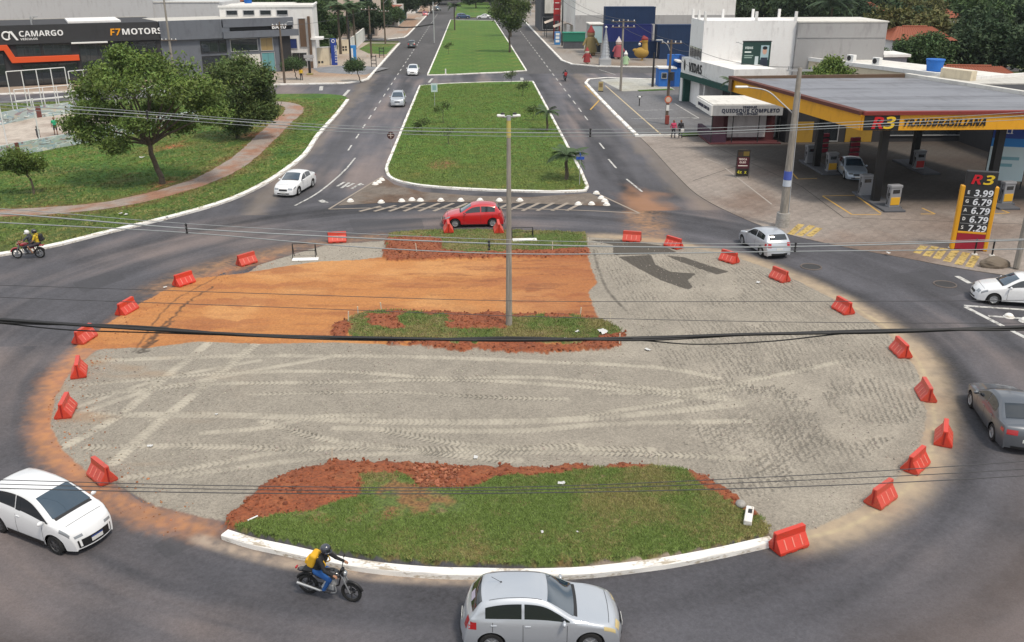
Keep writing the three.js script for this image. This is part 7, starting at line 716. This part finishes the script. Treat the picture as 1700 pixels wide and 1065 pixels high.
{ // court walls and white tube fences
  const gt = canvasTex(1024, 128, (x) => { x.fillStyle = '#a9b6b4'; x.fillRect(0, 0, 1024, 128); const r = rng(17), cs = ['#8fb0c0', '#c8d6d8', '#d8d2c4', '#7d97a8', '#9fb8a8', '#6d6a66', '#c7b59a', '#86606a', '#e4e8e6']; for (let i = 0; i < 260; i++) { x.globalAlpha = 0.35 + 0.5 * r(); x.strokeStyle = x.fillStyle = cs[Math.floor(r() * cs.length)]; x.lineWidth = 3 + 9 * r(); const a = r() * 1024, b = 128 * r(); x.beginPath(); x.moveTo(a, b); x.bezierCurveTo(a + 60 * (r() - 0.5), b - 60 * r(), a + 90 * (r() - 0.5), b + 60 * r(), a + 70 * r(), b + 30 * (r() - 0.5)); if (r() > 0.6) x.fill(); else x.stroke(); } x.globalAlpha = 1; x.fillStyle = '#6b3f3a'; x.fillRect(560, 0, 26, 128); }); gt.wrapS = THREE.RepeatWrapping; const gm = new THREE.MeshStandardMaterial({ map: gt, roughness: 0.9 });
  const run = (label, pts, h, rep) => { const o = thing('court_wall', label, 'wall'); let s = 0; for (let i = 0; i + 1 < pts.length; i++) { const a = pts[i], b = pts[i + 1], l = Math.hypot(b[0] - a[0], b[1] - a[1]), g = new THREE.BoxGeometry(l, h, 0.2), uv = g.attributes.uv; for (let k = 0; k < 24; k++) uv.setX(k, (s + uv.getX(k) * l) / rep); g.rotateY(Math.atan2(-(b[1] - a[1]), b[0] - a[0])); g.translate((a[0] + b[0]) / 2, 0.1 + h / 2, (a[1] + b[1]) / 2); part('wall_section', g, gm, o); s += l; } };
  run('low graffiti-covered wall on the near side of the sports court', px2([[-120, 292], [25, 259], [120, 241], [200, 226], [330, 200]], 0.12), 1.15, 16); run('low pale graffiti wall on the far side of the sports court', px2([[-120, 222], [0, 208], [60, 196], [132, 187]], 0.12), 1.3, 22);
  const wm = mat(0.7, 0.7, 0.69, 0.5), fence = (label, a, b, n, h, rails, dz = 0) => { const p = G(...a, 0.16), q = G(...b, 0.16), o = thing('tube_fence', label, 'fence'); for (let i = 0; i < n; i++) { const x = lerp(p[0], q[0], i / (n - 1)), z = lerp(p[1], q[1], i / (n - 1)) + dz; part('post', bar([x, 0.16, z], [x, h, z], 0.055), wm, o); } for (const y of rails) part('rail', bar([p[0], y, p[1] + dz], [q[0], y, q[1] + dz], 0.05), wm, o); return o; };
  fence('tall white tube fence behind the court goal at the left edge', [25, 193], [120, 183], 5, 5.0, [5.0, 1.7]); fence('shorter white tube frame standing just in front of the tall tube fence', [38, 194], [150, 182], 6, 3.2, [3.2, 2.0], 0.8); fence('white tube fence half hidden behind the big tree', [125, 184], [215, 172], 5, 4.6, [4.6]); { const p = G(70, 249, 0.16), o = thing('goal_post', 'tall white tube at the near wall of the court', 'pole', [p[0], 0.16, p[1]]); part('post', bar([0, 0, 0], [0, 4.6, 0], 0.06), wm, o); part('cap', cyl(0.08, 0.08, 0.06, 0, 4.6, 0, 8), wm, o); const q = G(15, 252, 0.16), o2 = copyOf(o, [q[0], 0.16, q[1]], 0, 'white tube at the left end of the near court wall'); } }

// ---------- plants ----------
const leafCluster = (n, size, spread, seed) => { const r = rng(seed), pos = [], idx = []; for (let i = 0; i < n; i++) { const c = new THREE.Vector3(r() - 0.5, r() - 0.5, r() - 0.5).multiplyScalar(2 * spread), d = new THREE.Vector3(r() - 0.5, (r() - 0.5) * 0.7, r() - 0.5).normalize(), w = new THREE.Vector3(r() - 0.5, r() * 0.4, r() - 0.5).cross(d).normalize(), s = size * (0.7 + 0.6 * r()), k = pos.length / 3, up = new THREE.Vector3().crossVectors(d, w).multiplyScalar(s * 0.16); for (const [a, b, u] of [[-1, 0, 0], [0, 0.42, 1], [1, 0, 0], [0, -0.42, 1]]) { const p = c.clone().addScaledVector(d, a * s).addScaledVector(w, b * s).addScaledVector(up, u); pos.push(p.x, p.y, p.z); } idx.push(k, k + 1, k + 2, k, k + 2, k + 3); } const g = new THREE.BufferGeometry(); g.setAttribute('position', new THREE.Float32BufferAttribute(pos, 3)); g.setIndex(idx); g.computeVertexNormals(); return g; };
const leafM = (r, g, b) => new THREE.MeshStandardMaterial({ color: lin(r, g, b), roughness: 0.75, side: THREE.DoubleSide });
const LM = { bright: leafM(0.1, 0.16, 0.03), mid: leafM(0.068, 0.108, 0.026), deep: leafM(0.042, 0.082, 0.022), dark: leafM(0.028, 0.056, 0.02), olive: leafM(0.09, 0.095, 0.028), grey: leafM(0.1, 0.105, 0.085), palm: leafM(0.06, 0.1, 0.04) }, BARK = new THREE.MeshStandardMaterial({ color: lin(0.12, 0.095, 0.07), roughness: 0.95, map: grainTex });
const CL = { fine: leafCluster(12, 0.1, 0.34, 1), medium: leafCluster(11, 0.17, 0.42, 2), coarse: leafCluster(10, 0.32, 0.7, 3) };
function limb(p, q, r0, r1, sag, rnd) { const g = [], n = 5; let a = p; for (let i = 1; i <= n; i++) { const t = i / n, b = p.map((v, k) => lerp(v, q[k], t) + (k === 1 ? Math.sin(t * Math.PI) * sag : (i < n ? (rnd() - 0.5) * 0.22 : 0))); g.push(bar(a, b, lerp(r0, r1, (i - 1) / n), lerp(r0, r1, t), 7)); a = b; } return g; }
function tree(name, label, pos, o) { // o: lobes [x, y, z, r] in the tree's own frame
  const r = thing(name, label, o.cat || 'tree', pos, o.turn || 0, o.group), rnd = rng(o.seed || 1), fork = o.fork || [0, 2, 0], g = [...limb([0, -0.1, 0], fork, o.tr || 0.2, (o.tr || 0.2) * 0.7, 0, rnd)];
  for (const l of o.lobes) { const m = fork.map((v, k) => lerp(v, l[k], 0.5) + (k === 1 ? 0.2 : 0)); g.push(...limb(fork, m, (o.tr || 0.2) * 0.5, (o.tr || 0.2) * 0.28, 0.1, rnd), ...limb(m, [l[0], l[1] - l[3] * 0.1, l[2]], (o.tr || 0.2) * 0.28, 0.02, 0.1, rnd)); }
  part('trunk', g, o.bark || BARK, r);
  const per = o.n || 120, im = new THREE.InstancedMesh(o.cl || CL.medium, o.m || LM.mid, Math.max(1, Math.round(per * o.lobes.length))), T4 = new THREE.Matrix4(), Q = new THREE.Quaternion(), E = new THREE.Euler(), c = new THREE.Color(); let k = 0; const fl = o.flat || 0.7;
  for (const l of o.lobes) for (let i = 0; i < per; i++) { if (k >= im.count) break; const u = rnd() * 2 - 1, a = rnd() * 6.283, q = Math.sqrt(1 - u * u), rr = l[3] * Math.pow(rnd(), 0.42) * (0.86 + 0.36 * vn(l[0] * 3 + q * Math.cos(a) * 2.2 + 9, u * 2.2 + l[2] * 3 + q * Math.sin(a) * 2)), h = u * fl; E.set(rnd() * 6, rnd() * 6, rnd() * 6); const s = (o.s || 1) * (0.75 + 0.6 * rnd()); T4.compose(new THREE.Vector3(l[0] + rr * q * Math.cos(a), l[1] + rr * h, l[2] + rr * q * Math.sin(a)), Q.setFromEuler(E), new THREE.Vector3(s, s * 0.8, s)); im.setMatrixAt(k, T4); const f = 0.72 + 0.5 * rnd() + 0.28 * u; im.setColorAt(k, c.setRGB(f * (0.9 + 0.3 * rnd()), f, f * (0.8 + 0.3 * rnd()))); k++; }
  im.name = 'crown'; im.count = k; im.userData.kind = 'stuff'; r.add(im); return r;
}
const localLobes = (base, list, z0) => list.map(([a, b, r, dz = 0]) => { const p = rayAt(a, b, z0 + dz); return [p[0] - base[0], p[1] - 0.12, p[2] - base[1], r]; });
{ const b = G(270, 305, 0.12), z = b[1]; tree('spreading_tree', 'big spreading park tree with forked trunk left of the footpath', [b[0], 0.12, b[1]], { seed: 4, tr: 0.24, fork: [-0.5, 3.0, 0], n: 118, cl: CL.fine, m: LM.bright, s: 1.2, flat: 0.45, lobes: localLobes(b, [[165, 128, 1.7, 1], [200, 112, 1.8, -1.5], [245, 106, 1.8, 0.5], [290, 118, 1.9, -1], [330, 145, 1.7, 0.6], [150, 150, 1.6, -1], [200, 142, 1.8, 2], [250, 138, 2.2, 2], [300, 150, 2.0, 2.2], [340, 170, 1.7, -0.5], [355, 192, 1.2, 1], [128, 205, 1.3, 0.5], [158, 222, 1.4, 1.4], [185, 190, 1.6, -1], [150, 180, 1.3, 1.5], [228, 205, 1.3, 2.4], [300, 205, 1.3, -2], [265, 175, 1.5, -2.5], [200, 90, 0.9, 0], [190, 240, 0.9, 1.8]], z) });
  const c = G(394, 230, 0.12); tree('round_tree', 'dense darker park tree beside the footpath bend', [c[0], 0.12, c[1]], { seed: 5, tr: 0.17, fork: [0, 2.2, 0], n: 190, cl: CL.fine, m: LM.mid, s: 1.35, flat: 0.75, lobes: localLobes(c, [[372, 122, 1.5, 1], [402, 112, 1.6, -1], [430, 128, 1.4, 0.6], [360, 150, 1.5, -1], [395, 150, 1.9, 1.4], [432, 160, 1.5, -0.6], [415, 185, 1.4, 1], [378, 185, 1.5, 1.5], [440, 185, 1.1, 0.4], [395, 205, 1.1, 0.5], [350, 175, 1.2, 0]], c[1]) });
  const d = G(57, 323, 0.12); tree('young_tree', 'slender young tree with a lopsided crown at the left of the park', [d[0], 0.12, d[1]], { seed: 6, tr: 0.09, fork: [-0.1, 1.9, 0], n: 90, cl: CL.fine, m: LM.bright, s: 0.9, flat: 0.5, lobes: localLobes(d, [[45, 265, 0.8], [25, 258, 0.8, 0.5], [10, 270, 0.6], [60, 272, 0.6, -0.3], [38, 278, 0.5]], d[1]) });
  const e = G(18, 282, 0.12); tree('bush', 'leafy bush against the near court wall', [e[0], 0.12, e[1]], { cat: 'bush', seed: 7, tr: 0.05, fork: [0, 0.3, 0], n: 90, cl: CL.fine, m: LM.mid, s: 0.9, lobes: [[0, 0.6, 0, 0.7], [0.9, 0.45, 0.1, 0.6], [-0.8, 0.5, 0, 0.6]] });
  for (const [a, cx, m, l, rb] of [[493, 130, 'deep', 'small leaning tree on the forecourt before the white office', 1.1], [599, 133, 'deep', 'small tree with round crown at the forecourt corner', 1.1]]) { const p = G(a, cx + 2, 0.14); tree('street_tree', l, [p[0], 0.14, p[1]], { seed: a, tr: 0.08, fork: [a > 550 ? -0.4 : -0.2, 1.5, 0], n: 130, cl: CL.fine, m: LM[m], s: 1, lobes: [[a > 550 ? -0.9 : -0.3, 2.4, 0, rb], [a > 550 ? -0.2 : 0.5, 2.2, 0.3, 0.9], [-1.3, 2.0, 0, 0.8]] }); }
  const sp = [[735, 205, 1.9, 'thin sapling in the left half of the first median'], [700, 222, 1.2, 'low sapling at the left edge of the first median'], [745, 240, 1.4, 'bare thin sapling in the middle left of the first median'], [868, 160, 1.6, 'thin sapling at the back right of the first median'], [885, 200, 1.4, 'thin sapling at the right of the first median'], [745, 90, 1.8, 'thin sapling in the second median near its left edge'], [848, 140, 1.5, 'tiny sapling near the back edge of the first median']]; sp.forEach(([a, b, h, l], i) => { const p = G(a, b, 0.12); tree('sapling', l, [p[0], 0.12, p[1]], { seed: i + 20, tr: 0.035, fork: [0.05, h * 0.6, 0], n: i === 2 ? 6 : 22, cl: CL.fine, m: LM.mid, s: 0.8, lobes: [[0.3, h, 0.1, 0.5], [-0.4, h * 0.8, 0, 0.45]] }); });
  const t = G(846, 87, 0.12); tree('median_tree', 'tall thin-crowned tree at the right edge of the second median', [t[0], 0.12, t[1]], { seed: 31, tr: 0.22, fork: [0, 3.4, 0], n: 90, cl: CL.medium, m: LM.mid, s: 1.3, lobes: [[-0.8, 6.2, 0, 2.0], [1.6, 6.8, 0.6, 2.0], [-2.2, 7.6, -0.5, 1.8], [0.4, 8.8, 0, 2.0], [2.6, 8.6, 0, 1.5], [-1.0, 10, 0, 1.6], [0.8, 5.2, 0, 1.3]] });
  const u = G(848, 60, 0.12); tree('median_tree', 'greyish sparse tree behind the thin-crowned tree of the second median', [u[0], 0.12, u[1]], { seed: 32, tr: 0.25, fork: [0, 3, 0], n: 60, cl: CL.medium, m: LM.grey, s: 1.2, lobes: [[-2, 7, 0, 2.4], [1, 7.5, 0, 2.6], [2.6, 6, 0, 1.8], [-0.4, 9.5, 0, 2.4]] });
  const k = rayAt(1375, 112, -95.5); tree('round_tree', 'dense green tree rising behind the station canopy', [k[0], 0, k[2]], { seed: 33, tr: 0.2, fork: [0, 3, 0], n: 200, cl: CL.medium, m: LM.bright, s: 0.9, lobes: [[0, k[1] - 0.6, 0, 1.5], [-1.5, k[1] - 1, 0.4, 1.2], [1.5, k[1] - 1, 0, 1.2], [0.4, k[1] + 0.3, 0, 1.0], [2.2, k[1] - 1.8, 0.4, 1.0], [-2.2, k[1] - 1.6, 0, 0.9]] });
  const proto = (name, label, pos, m, seed, H, R, n = 90) => { const r = rng(seed), lobes = []; for (let i = 0; i < 13; i++) { const a = r() * 6.283, q = Math.sqrt(r()) * R * 0.62, y = H * (0.42 + 0.46 * r()) - q * 0.18; lobes.push([q * Math.cos(a), y, q * Math.sin(a), R * (0.3 + 0.16 * r())]); } return tree(name, label, pos, { seed, tr: 0.32, fork: [0, H * 0.3, 0], n, cl: CL.coarse, m, s: 0.95, flat: 0.8, lobes }); };
  const A = (px, py) => { const p = G(px, py); return [p[0], 0, p[1]]; }; let tr = 0;
  const P = { dark: [], olive: [], mid: [] }, put = (kind, label, pos, s) => { const list = P[kind], H = 10.5, R = 6.6; let o; if (list.length < 2) { o = proto('background_tree', label, pos, kind === 'dark' ? LM.dark : kind === 'olive' ? LM.olive : LM.deep, 40 + list.length * 7 + kind.length, H, R, 150); list.push(o); } else { o = copyOf(list[tr % 2], pos, tr * 1.3, label); } o.scale.setScalar(s); o.rotation.y = tr * 1.3; tr++; return o; };
  put('dark', 'large dark tree behind the navy containers, left of the pair', A(1128, 66), 1.15); put('dark', 'large dark tree behind the white building, right of the pair', A(1200, 68), 1.1); put('dark', 'large dark tree above the grey blank wall, left one', A(1330, 70), 1.1); put('dark', 'large dark tree above the grey blank wall, right one', A(1400, 70), 1.05);
  put('olive', 'olive-green tree with yellowish crown at the upper right', [63, 0, -133], 1.02); put('mid', 'green tree just left of the olive tree, lower', [60, 0, -121], 0.72); put('dark', 'dark tree at the right edge above the tiled roofs', [73, 0, -113], 0.98); put('dark', 'dark tree between the olive tree and the right edge', [70, 0, -124], 1.0); put('dark', 'dark tree behind the orange roof at the right', [82, 0, -128], 1.0); put('mid', 'mid-green tree farther back at the right edge', [84, 0, -150], 1.05); put('dark', 'dark tree farther back behind the olive tree', [74, 0, -158], 0.95); put('mid', 'green tree low behind the cream building', [51, 0, -118], 0.55); put('dark', 'dark tree at the far right behind the others', [96, 0, -165], 1.1); put('olive', 'yellowish tree behind the palm at the upper right', [92, 0, -192], 0.9);
  put('mid', 'dense green tree behind the cream garden wall, leftmost', A(505, 82), 1.1); put('mid', 'dense green tree behind the cream garden wall, middle', A(526, 80), 1.05); put('dark', 'dark tree behind the boundary wall beside the palms', A(612, 66), 0.8); put('mid', 'green tree behind the white office roof at the top left', A(455, 72), 1.15); put('dark', 'dark tree peeking between the roofs at the top left', A(360, 66), 1.1); put('mid', 'low green tree behind the boundary wall', A(545, 96), 0.42); put('mid', 'green tree glimpsed behind the pale warehouse', [-70, 0, -215], 1.15);
  put('dark', 'dark round tree over the red car far up the left side', A(716, 22), 1.0); put('dark', 'dark street tree at the far left pavement', A(672, 34), 0.95); put('mid', 'green tree in the far median behind the blue car', A(790, 14), 0.8); put('mid', 'green tree in the far median, right of the white sedan', A(826, 14), 0.85); put('mid', 'street tree far up the left pavement before the shops', A(640, 46), 0.8); }
{ // palms
  const frond = (L, droop, seed) => { const r = rng(seed), pos = [], idx = [], N2 = 22; for (let i = 1; i <= N2; i++) { const t = i / N2, x = L * t * (1 - 0.12 * droop * t), y = L * (0.45 * t - droop * 0.62 * t * t), w = L * 0.26 * Math.sin(Math.PI * Math.min(1, t * 0.9 + 0.12)) + 0.05; for (const s of [-1, 1]) { const k = pos.length / 3; pos.push(x - 0.04 * L, y, 0, x + 0.02 * L, y, 0, x + w * 0.55, y - w * (0.35 + 0.3 * r()), s * w); idx.push(k, k + 1, k + 2); } } const g = new THREE.BufferGeometry(); g.setAttribute('position', new THREE.Float32BufferAttribute(pos, 3)); g.setIndex(idx); g.computeVertexNormals(); return g; };
  const fg = [frond(1, 0.7, 1), frond(1, 1.0, 2), frond(1, 1.3, 3)], palm = (name, label, pos, h, L, n, tr, m = LM.palm) => { const o = thing(name, label, 'palm tree', pos), r = rng(Math.round(h * 100) + n), g = []; for (let i = 0; i < 8; i++) g.push(cyl(tr * (1 - 0.05 * (i + 1)) , tr * (1.06 - 0.05 * i), h / 8, 0.04 * Math.sin(i), (i + 0.5) * h / 8, 0, 9)); part('trunk', g, BARK, o); for (let i = 0; i < n; i++) { const f = part('frond', fg[i % 3], m, o); f.position.set(0, h, 0); const s = L * (0.8 + 0.4 * r()); f.scale.set(s, s, s); f.rotation.set(0, (i / n) * 6.283 + 0.4 * r(), (r() - 0.3) * 0.7); f.rotation.order = 'YXZ'; } return o; };
  const at = (a, b) => { const p = G(a, b, 0.12); return [p[0], 0.12, p[1]]; };
  palm('young_palm', 'young palm near the right front corner of the first median', at(940, 298), 1.9, 1.7, 13, 0.16); palm('young_palm', 'young palm farther up the right edge of the first median', at(908, 217), 1.9, 1.5, 11, 0.12); palm('young_palm', 'slim palm rising just behind the lettered kiosk', [26.2, 0.1, -92.6], 4.9, 1.3, 11, 0.1);
  const G1 = 'tall palms behind the boundary wall'; const d = palm('tall_palm', 'tall palm with hanging fronds behind the boundary wall, left one', at(566, 90), 8.2, 3.0, 18, 0.26); copyOf(d, at(580, 88), 1.2, 'tall palm with hanging fronds behind the boundary wall, right one'); copyOf(d, at(590, 82), 2.2, 'tall palm at the back right of the palm group'); const q = copyOf(d, at(755, 50), 0.6, 'tall palm at the left edge of the second median'); q.scale.setScalar(0.72);
  const e = palm('tall_palm', 'wide dark palm above the grey building at the top right', [73, 0, -190], 8.6, 5.2, 26, 0.3, LM.dark); }
{ // distant woodland that reads as one mass
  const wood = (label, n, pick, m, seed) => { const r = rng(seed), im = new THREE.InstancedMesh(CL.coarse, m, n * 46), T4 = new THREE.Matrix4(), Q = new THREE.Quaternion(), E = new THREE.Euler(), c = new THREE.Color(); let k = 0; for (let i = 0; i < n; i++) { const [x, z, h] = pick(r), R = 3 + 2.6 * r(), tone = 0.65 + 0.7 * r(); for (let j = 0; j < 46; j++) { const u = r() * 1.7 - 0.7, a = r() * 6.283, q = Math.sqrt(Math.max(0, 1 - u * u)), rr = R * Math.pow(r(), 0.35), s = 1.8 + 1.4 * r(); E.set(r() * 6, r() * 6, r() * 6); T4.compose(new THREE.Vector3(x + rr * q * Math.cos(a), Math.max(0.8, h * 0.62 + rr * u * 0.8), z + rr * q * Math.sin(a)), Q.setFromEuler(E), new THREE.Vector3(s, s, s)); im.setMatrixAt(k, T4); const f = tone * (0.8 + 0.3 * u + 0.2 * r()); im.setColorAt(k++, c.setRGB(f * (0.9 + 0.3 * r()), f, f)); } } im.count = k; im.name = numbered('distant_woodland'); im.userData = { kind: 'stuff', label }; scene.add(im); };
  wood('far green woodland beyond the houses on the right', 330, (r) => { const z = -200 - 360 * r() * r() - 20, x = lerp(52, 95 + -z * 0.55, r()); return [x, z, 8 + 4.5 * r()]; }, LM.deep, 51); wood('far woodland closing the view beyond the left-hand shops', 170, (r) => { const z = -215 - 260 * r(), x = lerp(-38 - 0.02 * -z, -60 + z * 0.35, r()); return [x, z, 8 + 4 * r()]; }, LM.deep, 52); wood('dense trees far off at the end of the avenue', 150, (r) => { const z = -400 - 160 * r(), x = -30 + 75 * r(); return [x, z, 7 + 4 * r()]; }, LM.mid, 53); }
{ // grass blades on the nearer lawns
  const tuft = (seed) => { const r = rng(seed), pos = [], idx = []; for (let i = 0; i < 7; i++) { const a = r() * 6.283, x = (r() - 0.5) * 0.12, z = (r() - 0.5) * 0.12, h = 0.025 + 0.045 * r(), l = 0.05 * r(), w = 0.009, k = pos.length / 3; pos.push(x - w * Math.sin(a), 0, z + w * Math.cos(a), x + w * Math.sin(a), 0, z - w * Math.cos(a), x + l * Math.cos(a), h, z + l * Math.sin(a)); idx.push(k, k + 1, k + 2); } const g = new THREE.BufferGeometry(); g.setAttribute('position', new THREE.Float32BufferAttribute(pos, 3)); g.setIndex(idx); g.computeVertexNormals(); return g; };
  const gm = new THREE.MeshStandardMaterial({ color: lin(1, 1, 1), roughness: 0.8, side: THREE.DoubleSide }), blades = (label, n, pick, y0, seed, s0) => { const r = rng(seed), im = new THREE.InstancedMesh(tuft(seed), gm, n), T4 = new THREE.Matrix4(), Q = new THREE.Quaternion(), U = new THREE.Vector3(0, 1, 0), c = new THREE.Color(); let k = 0, t = 0; while (k < n && t++ < n * 12) { const p = pick(r); if (!p) continue; const d = smooth(0.42, 0.7, fbm(p[0] * 0.5 + 2, p[1] * 0.5, 4) + 0.25 * (r() - 0.5)), s = s0 * (0.6 + 0.8 * r()); T4.compose(new THREE.Vector3(p[0], y0 === null ? heightAt(p[0], p[1]) - 0.01 : y0, p[1]), Q.setFromAxisAngle(U, r() * 6), new THREE.Vector3(s * 1.3, s, s * 1.3)); im.setMatrixAt(k, T4); const q = seed === 61 || seed > 63 ? [0.135, 0.2, 0.042] : [0.12, 0.175, 0.038]; mix(q, [0.25, 0.21, 0.08], d * (seed === 65 ? 0.25 : 0.8)); const f = 0.7 + 0.7 * r(); im.setColorAt(k++, c.setRGB(q[0] * f, q[1] * f, q[2] * f)); } im.count = k; im.name = numbered('grass'); im.userData = { kind: 'stuff', label }; scene.add(im); };
  const onGrass = (x0, x1, z0, z1) => (r) => { const x = lerp(x0, x1, r()), z = lerp(z0, z1, r()); return classAt(x, z) === 3 && MK.bald[clamp(Math.floor(((T.z0 - z) / (T.z0 - T.z1)) * N), 0, N - 1) * N + clamp(Math.floor(((x - T.x0) / (T.x1 - T.x0)) * N), 0, N - 1)] < 120 * (0.5 + r()) ? [x, z] : null; };
  blades('short mown grass blades on the near grass patch', 26000, onGrass(-12, 11, -20, -29), null, 61, 1); blades('short grass blades on the middle island', 5000, onGrass(-8, 8, -36, -43), null, 62, 1.2); blades('short grass blades on the north grass strip', 4000, onGrass(-8, 8, -50, -57), null, 63, 1.2);
  blades('grass blades along the park edge and lawn', 30000, (r) => { const p = [lerp(-60, -15.5, r()), lerp(-118, -46, r())]; return inside(p[0], p[1], park) && near(pathC, p[0], p[1]) > 1.2 && !inside(p[0], p[1], courtP) ? p : null; }, 0.12, 64, 1.7); blades('grass blades on the first median', 22000, (r) => { const p = [lerp(-7.2, 8.8, r()), lerp(-132, -67, r())]; return inside(p[0], p[1], med1) ? p : null; }, 0.12, 65, 1.7); }

// ---------- overhead wires ----------
{ const wm = mat(0.012, 0.012, 0.013, 0.6), al = mat(0.27, 0.29, 0.3, 0.6), dk = mat(0.05, 0.05, 0.055, 0.6);
  const wire = (label, z, list, r, m, seg = 60) => single('overhead_wire', new THREE.TubeGeometry(new THREE.CatmullRomCurve3(list.map(([a, b]) => new THREE.Vector3(...rayAt(a, b, z)))), seg, r, 6), m, label, 'wire');
  const bundle = thing('cable_bundle', 'thick sagging black cable bundle crossing the whole roundabout', 'cable'); const path = [[-900, 470], [-300, 508], [0, 531], [220, 544], [430, 556], [640, 562], [850, 563], [1060, 561], [1250, 555], [1480, 549], [1700, 543], [2100, 530], [2600, 505]], z0 = -15; [[0, 0, 0.03], [0.03, 0.022, 0.022], [-0.03, 0.01, 0.02]].forEach(([dy, dz, r], i) => part('cable', new THREE.TubeGeometry(new THREE.CatmullRomCurve3(path.map(([a, b], k) => { const p = rayAt(a, b, z0); return new THREE.Vector3(p[0], p[1] + dy * Math.cos(k * 2.3 + i), p[2] + dz + 0.03 * Math.sin(k * 2.3 + i * 2)); })), 160, r, 7), wm, bundle));
  part('slack_cable', new THREE.TubeGeometry(new THREE.CatmullRomCurve3([[-300, 511], [0, 536], [110, 547], [260, 552], [420, 557], [850, 565], [1050, 564], [1150, 571], [1280, 566], [1420, 552], [1700, 545], [2100, 532]].map(([a, b]) => { const p = rayAt(a, b, z0); return new THREE.Vector3(...p); })), 140, 0.012, 6), wm, bundle);
  wire('upper of the three thin dark wires low across the near grass', -11.5, [[-500, 780], [0, 796], [400, 806], [850, 808], [1300, 790], [1700, 765], [2200, 722]], 0.006, dk); wire('middle of the three thin dark wires low across the near grass', -11.5, [[-500, 788], [0, 803], [400, 812], [850, 813], [1300, 798], [1700, 778], [2200, 738]], 0.006, dk); wire('lowest of the three thin dark wires low across the near grass', -11.5, [[-500, 796], [0, 810], [400, 818], [850, 818], [1300, 808], [1700, 789], [2200, 750]], 0.007, dk);
  wire('faint thin wire above the black cable bundle, upper one', -17, [[-400, 462], [0, 473], [500, 489], [850, 499], [1300, 500], [1700, 498], [2100, 492]], 0.006, dk); wire('faint thin wire above the black cable bundle, lower one', -17, [[-400, 478], [0, 493], [500, 511], [850, 524], [1300, 534], [1700, 536], [2100, 534]], 0.006, dk);
  wire('bright grey wire across the north strip, upper and thinnest', -22, [[-500, 322], [0, 346], [310, 371], [850, 398], [1320, 404], [1700, 396], [2100, 384]], 0.008, al); wire('thick bright grey wire across the north strip', -22, [[-500, 326], [0, 354], [310, 379], [600, 395], [850, 405], [1100, 410], [1320, 409], [1700, 398], [2100, 382]], 0.018, al); wire('bright grey wire below the thick one across the north strip', -22, [[-500, 340], [0, 369], [310, 386], [600, 410], [850, 421], [1100, 420], [1320, 417], [1700, 413], [2100, 404]], 0.014, al);
  wire('grey wire over the median, upper of the far three', -27, [[-500, 140], [0, 168], [250, 186], [560, 208], [850, 214], [1150, 213], [1400, 203], [1700, 186], [2100, 150]], 0.008, al); wire('thick grey wire over the median, middle of the far three', -27, [[-500, 146], [0, 174], [250, 190], [560, 213], [850, 220], [1150, 219], [1400, 208], [1700, 192], [2100, 160]], 0.014, al); wire('grey wire over the median, lowest of the far three', -27, [[-500, 154], [0, 180], [250, 196], [560, 218], [850, 226], [1150, 223], [1400, 212], [1700, 198], [2100, 168]], 0.008, al);
  for (const [a, b, z, l] of [[310, 379, -22, 'dark wire spacer left above the ring road'], [812, 407, -22, 'dark wire spacer above the north grass strip'], [1320, 410, -22, 'dark wire spacer right of the silver hatchback'], [245, 190, -27, 'dark wire spacer in front of the big park tree'], [980, 220, -27, 'dark wire spacer over the right carriageway']]) { const p = rayAt(a, b, z), o = thing('wire_spacer', l, 'wire spacer', p); part('rod', rbox(0.035, 0.26, 0.035, 0.012, 0, 0, 0), M.dark, o); for (const y of [-0.1, 0, 0.1]) part('clip', new THREE.SphereGeometry(0.035, 8, 6).translate(0, y, 0), M.dark, o); }
  const q = G(640, 73, 0.14), s = G(721, 72); const hang = thing('cable_bundle', 'black cable bundle strung beside the far left utility pole', 'cable'); part('cable', new THREE.TubeGeometry(new THREE.CatmullRomCurve3([rayAt(640, 42, q[1]), rayAt(660, 45, q[1]), rayAt(685, 45, q[1]), rayAt(719, 40, s[1])].map((v) => new THREE.Vector3(...v))), 30, 0.13, 8), wm, hang);
  const T3 = (label, a, b, sag, r, m) => { const p = []; for (let i = 0; i <= 10; i++) { const t = i / 10; p.push(new THREE.Vector3(lerp(a[0], b[0], t), lerp(a[1], b[1], t) - sag * 4 * t * (1 - t), lerp(a[2], b[2], t))); } single('service_wire', new THREE.TubeGeometry(new THREE.CatmullRomCurve3(p), 24, r, 5), m, label, 'wire'); };
  const P1 = G(1106, 206, 0.1), P2 = G(1030, 151, 0.1), P3 = G(933, 76, 0.13); for (const [i, dx] of [[0, -0.9], [1, 0.9]]) { T3(['left', 'right'][i] + ' wire between the two right-hand utility poles', [P1[0] + dx, 8.6, P1[1]], [P2[0] + dx * 1.3, 9.1, P2[1]], 0.5, 0.02, dk); T3(['left', 'right'][i] + ' wire from the pale utility pole towards the awnings', [P2[0] + dx * 1.3, 9.1, P2[1]], [P3[0] + dx, 9.7, P3[1]], 0.8, 0.025, dk); }
  T3('service wire from the wooden pole down to the corner shop', [P1[0], 7.6, P1[1]], [28, 3.4, -101], 0.4, 0.018, dk); T3('service wire from the wooden pole to the white building', [P1[0], 8.0, P1[1]], [27, 6.8, -110], 0.4, 0.018, dk); T3('wire from the wooden pole to the station lamp post', [P1[0] + 0.9, 8.6, P1[1]], [20.2, 10.1, -56.7], 0.7, 0.018, dk); const L1 = G(473, 138, 0.14), L2 = G(617, 97, 0.14); T3('wire between the shop pole and the transformer pole', [L1[0], 8, L1[1]], [L2[0], 8.6, L2[1]], 0.6, 0.025, dk); }

scene.traverse((o) => { if (o.isMesh) { o.castShadow = o.receiveShadow = true; } });
renderer.render(scene, camera);
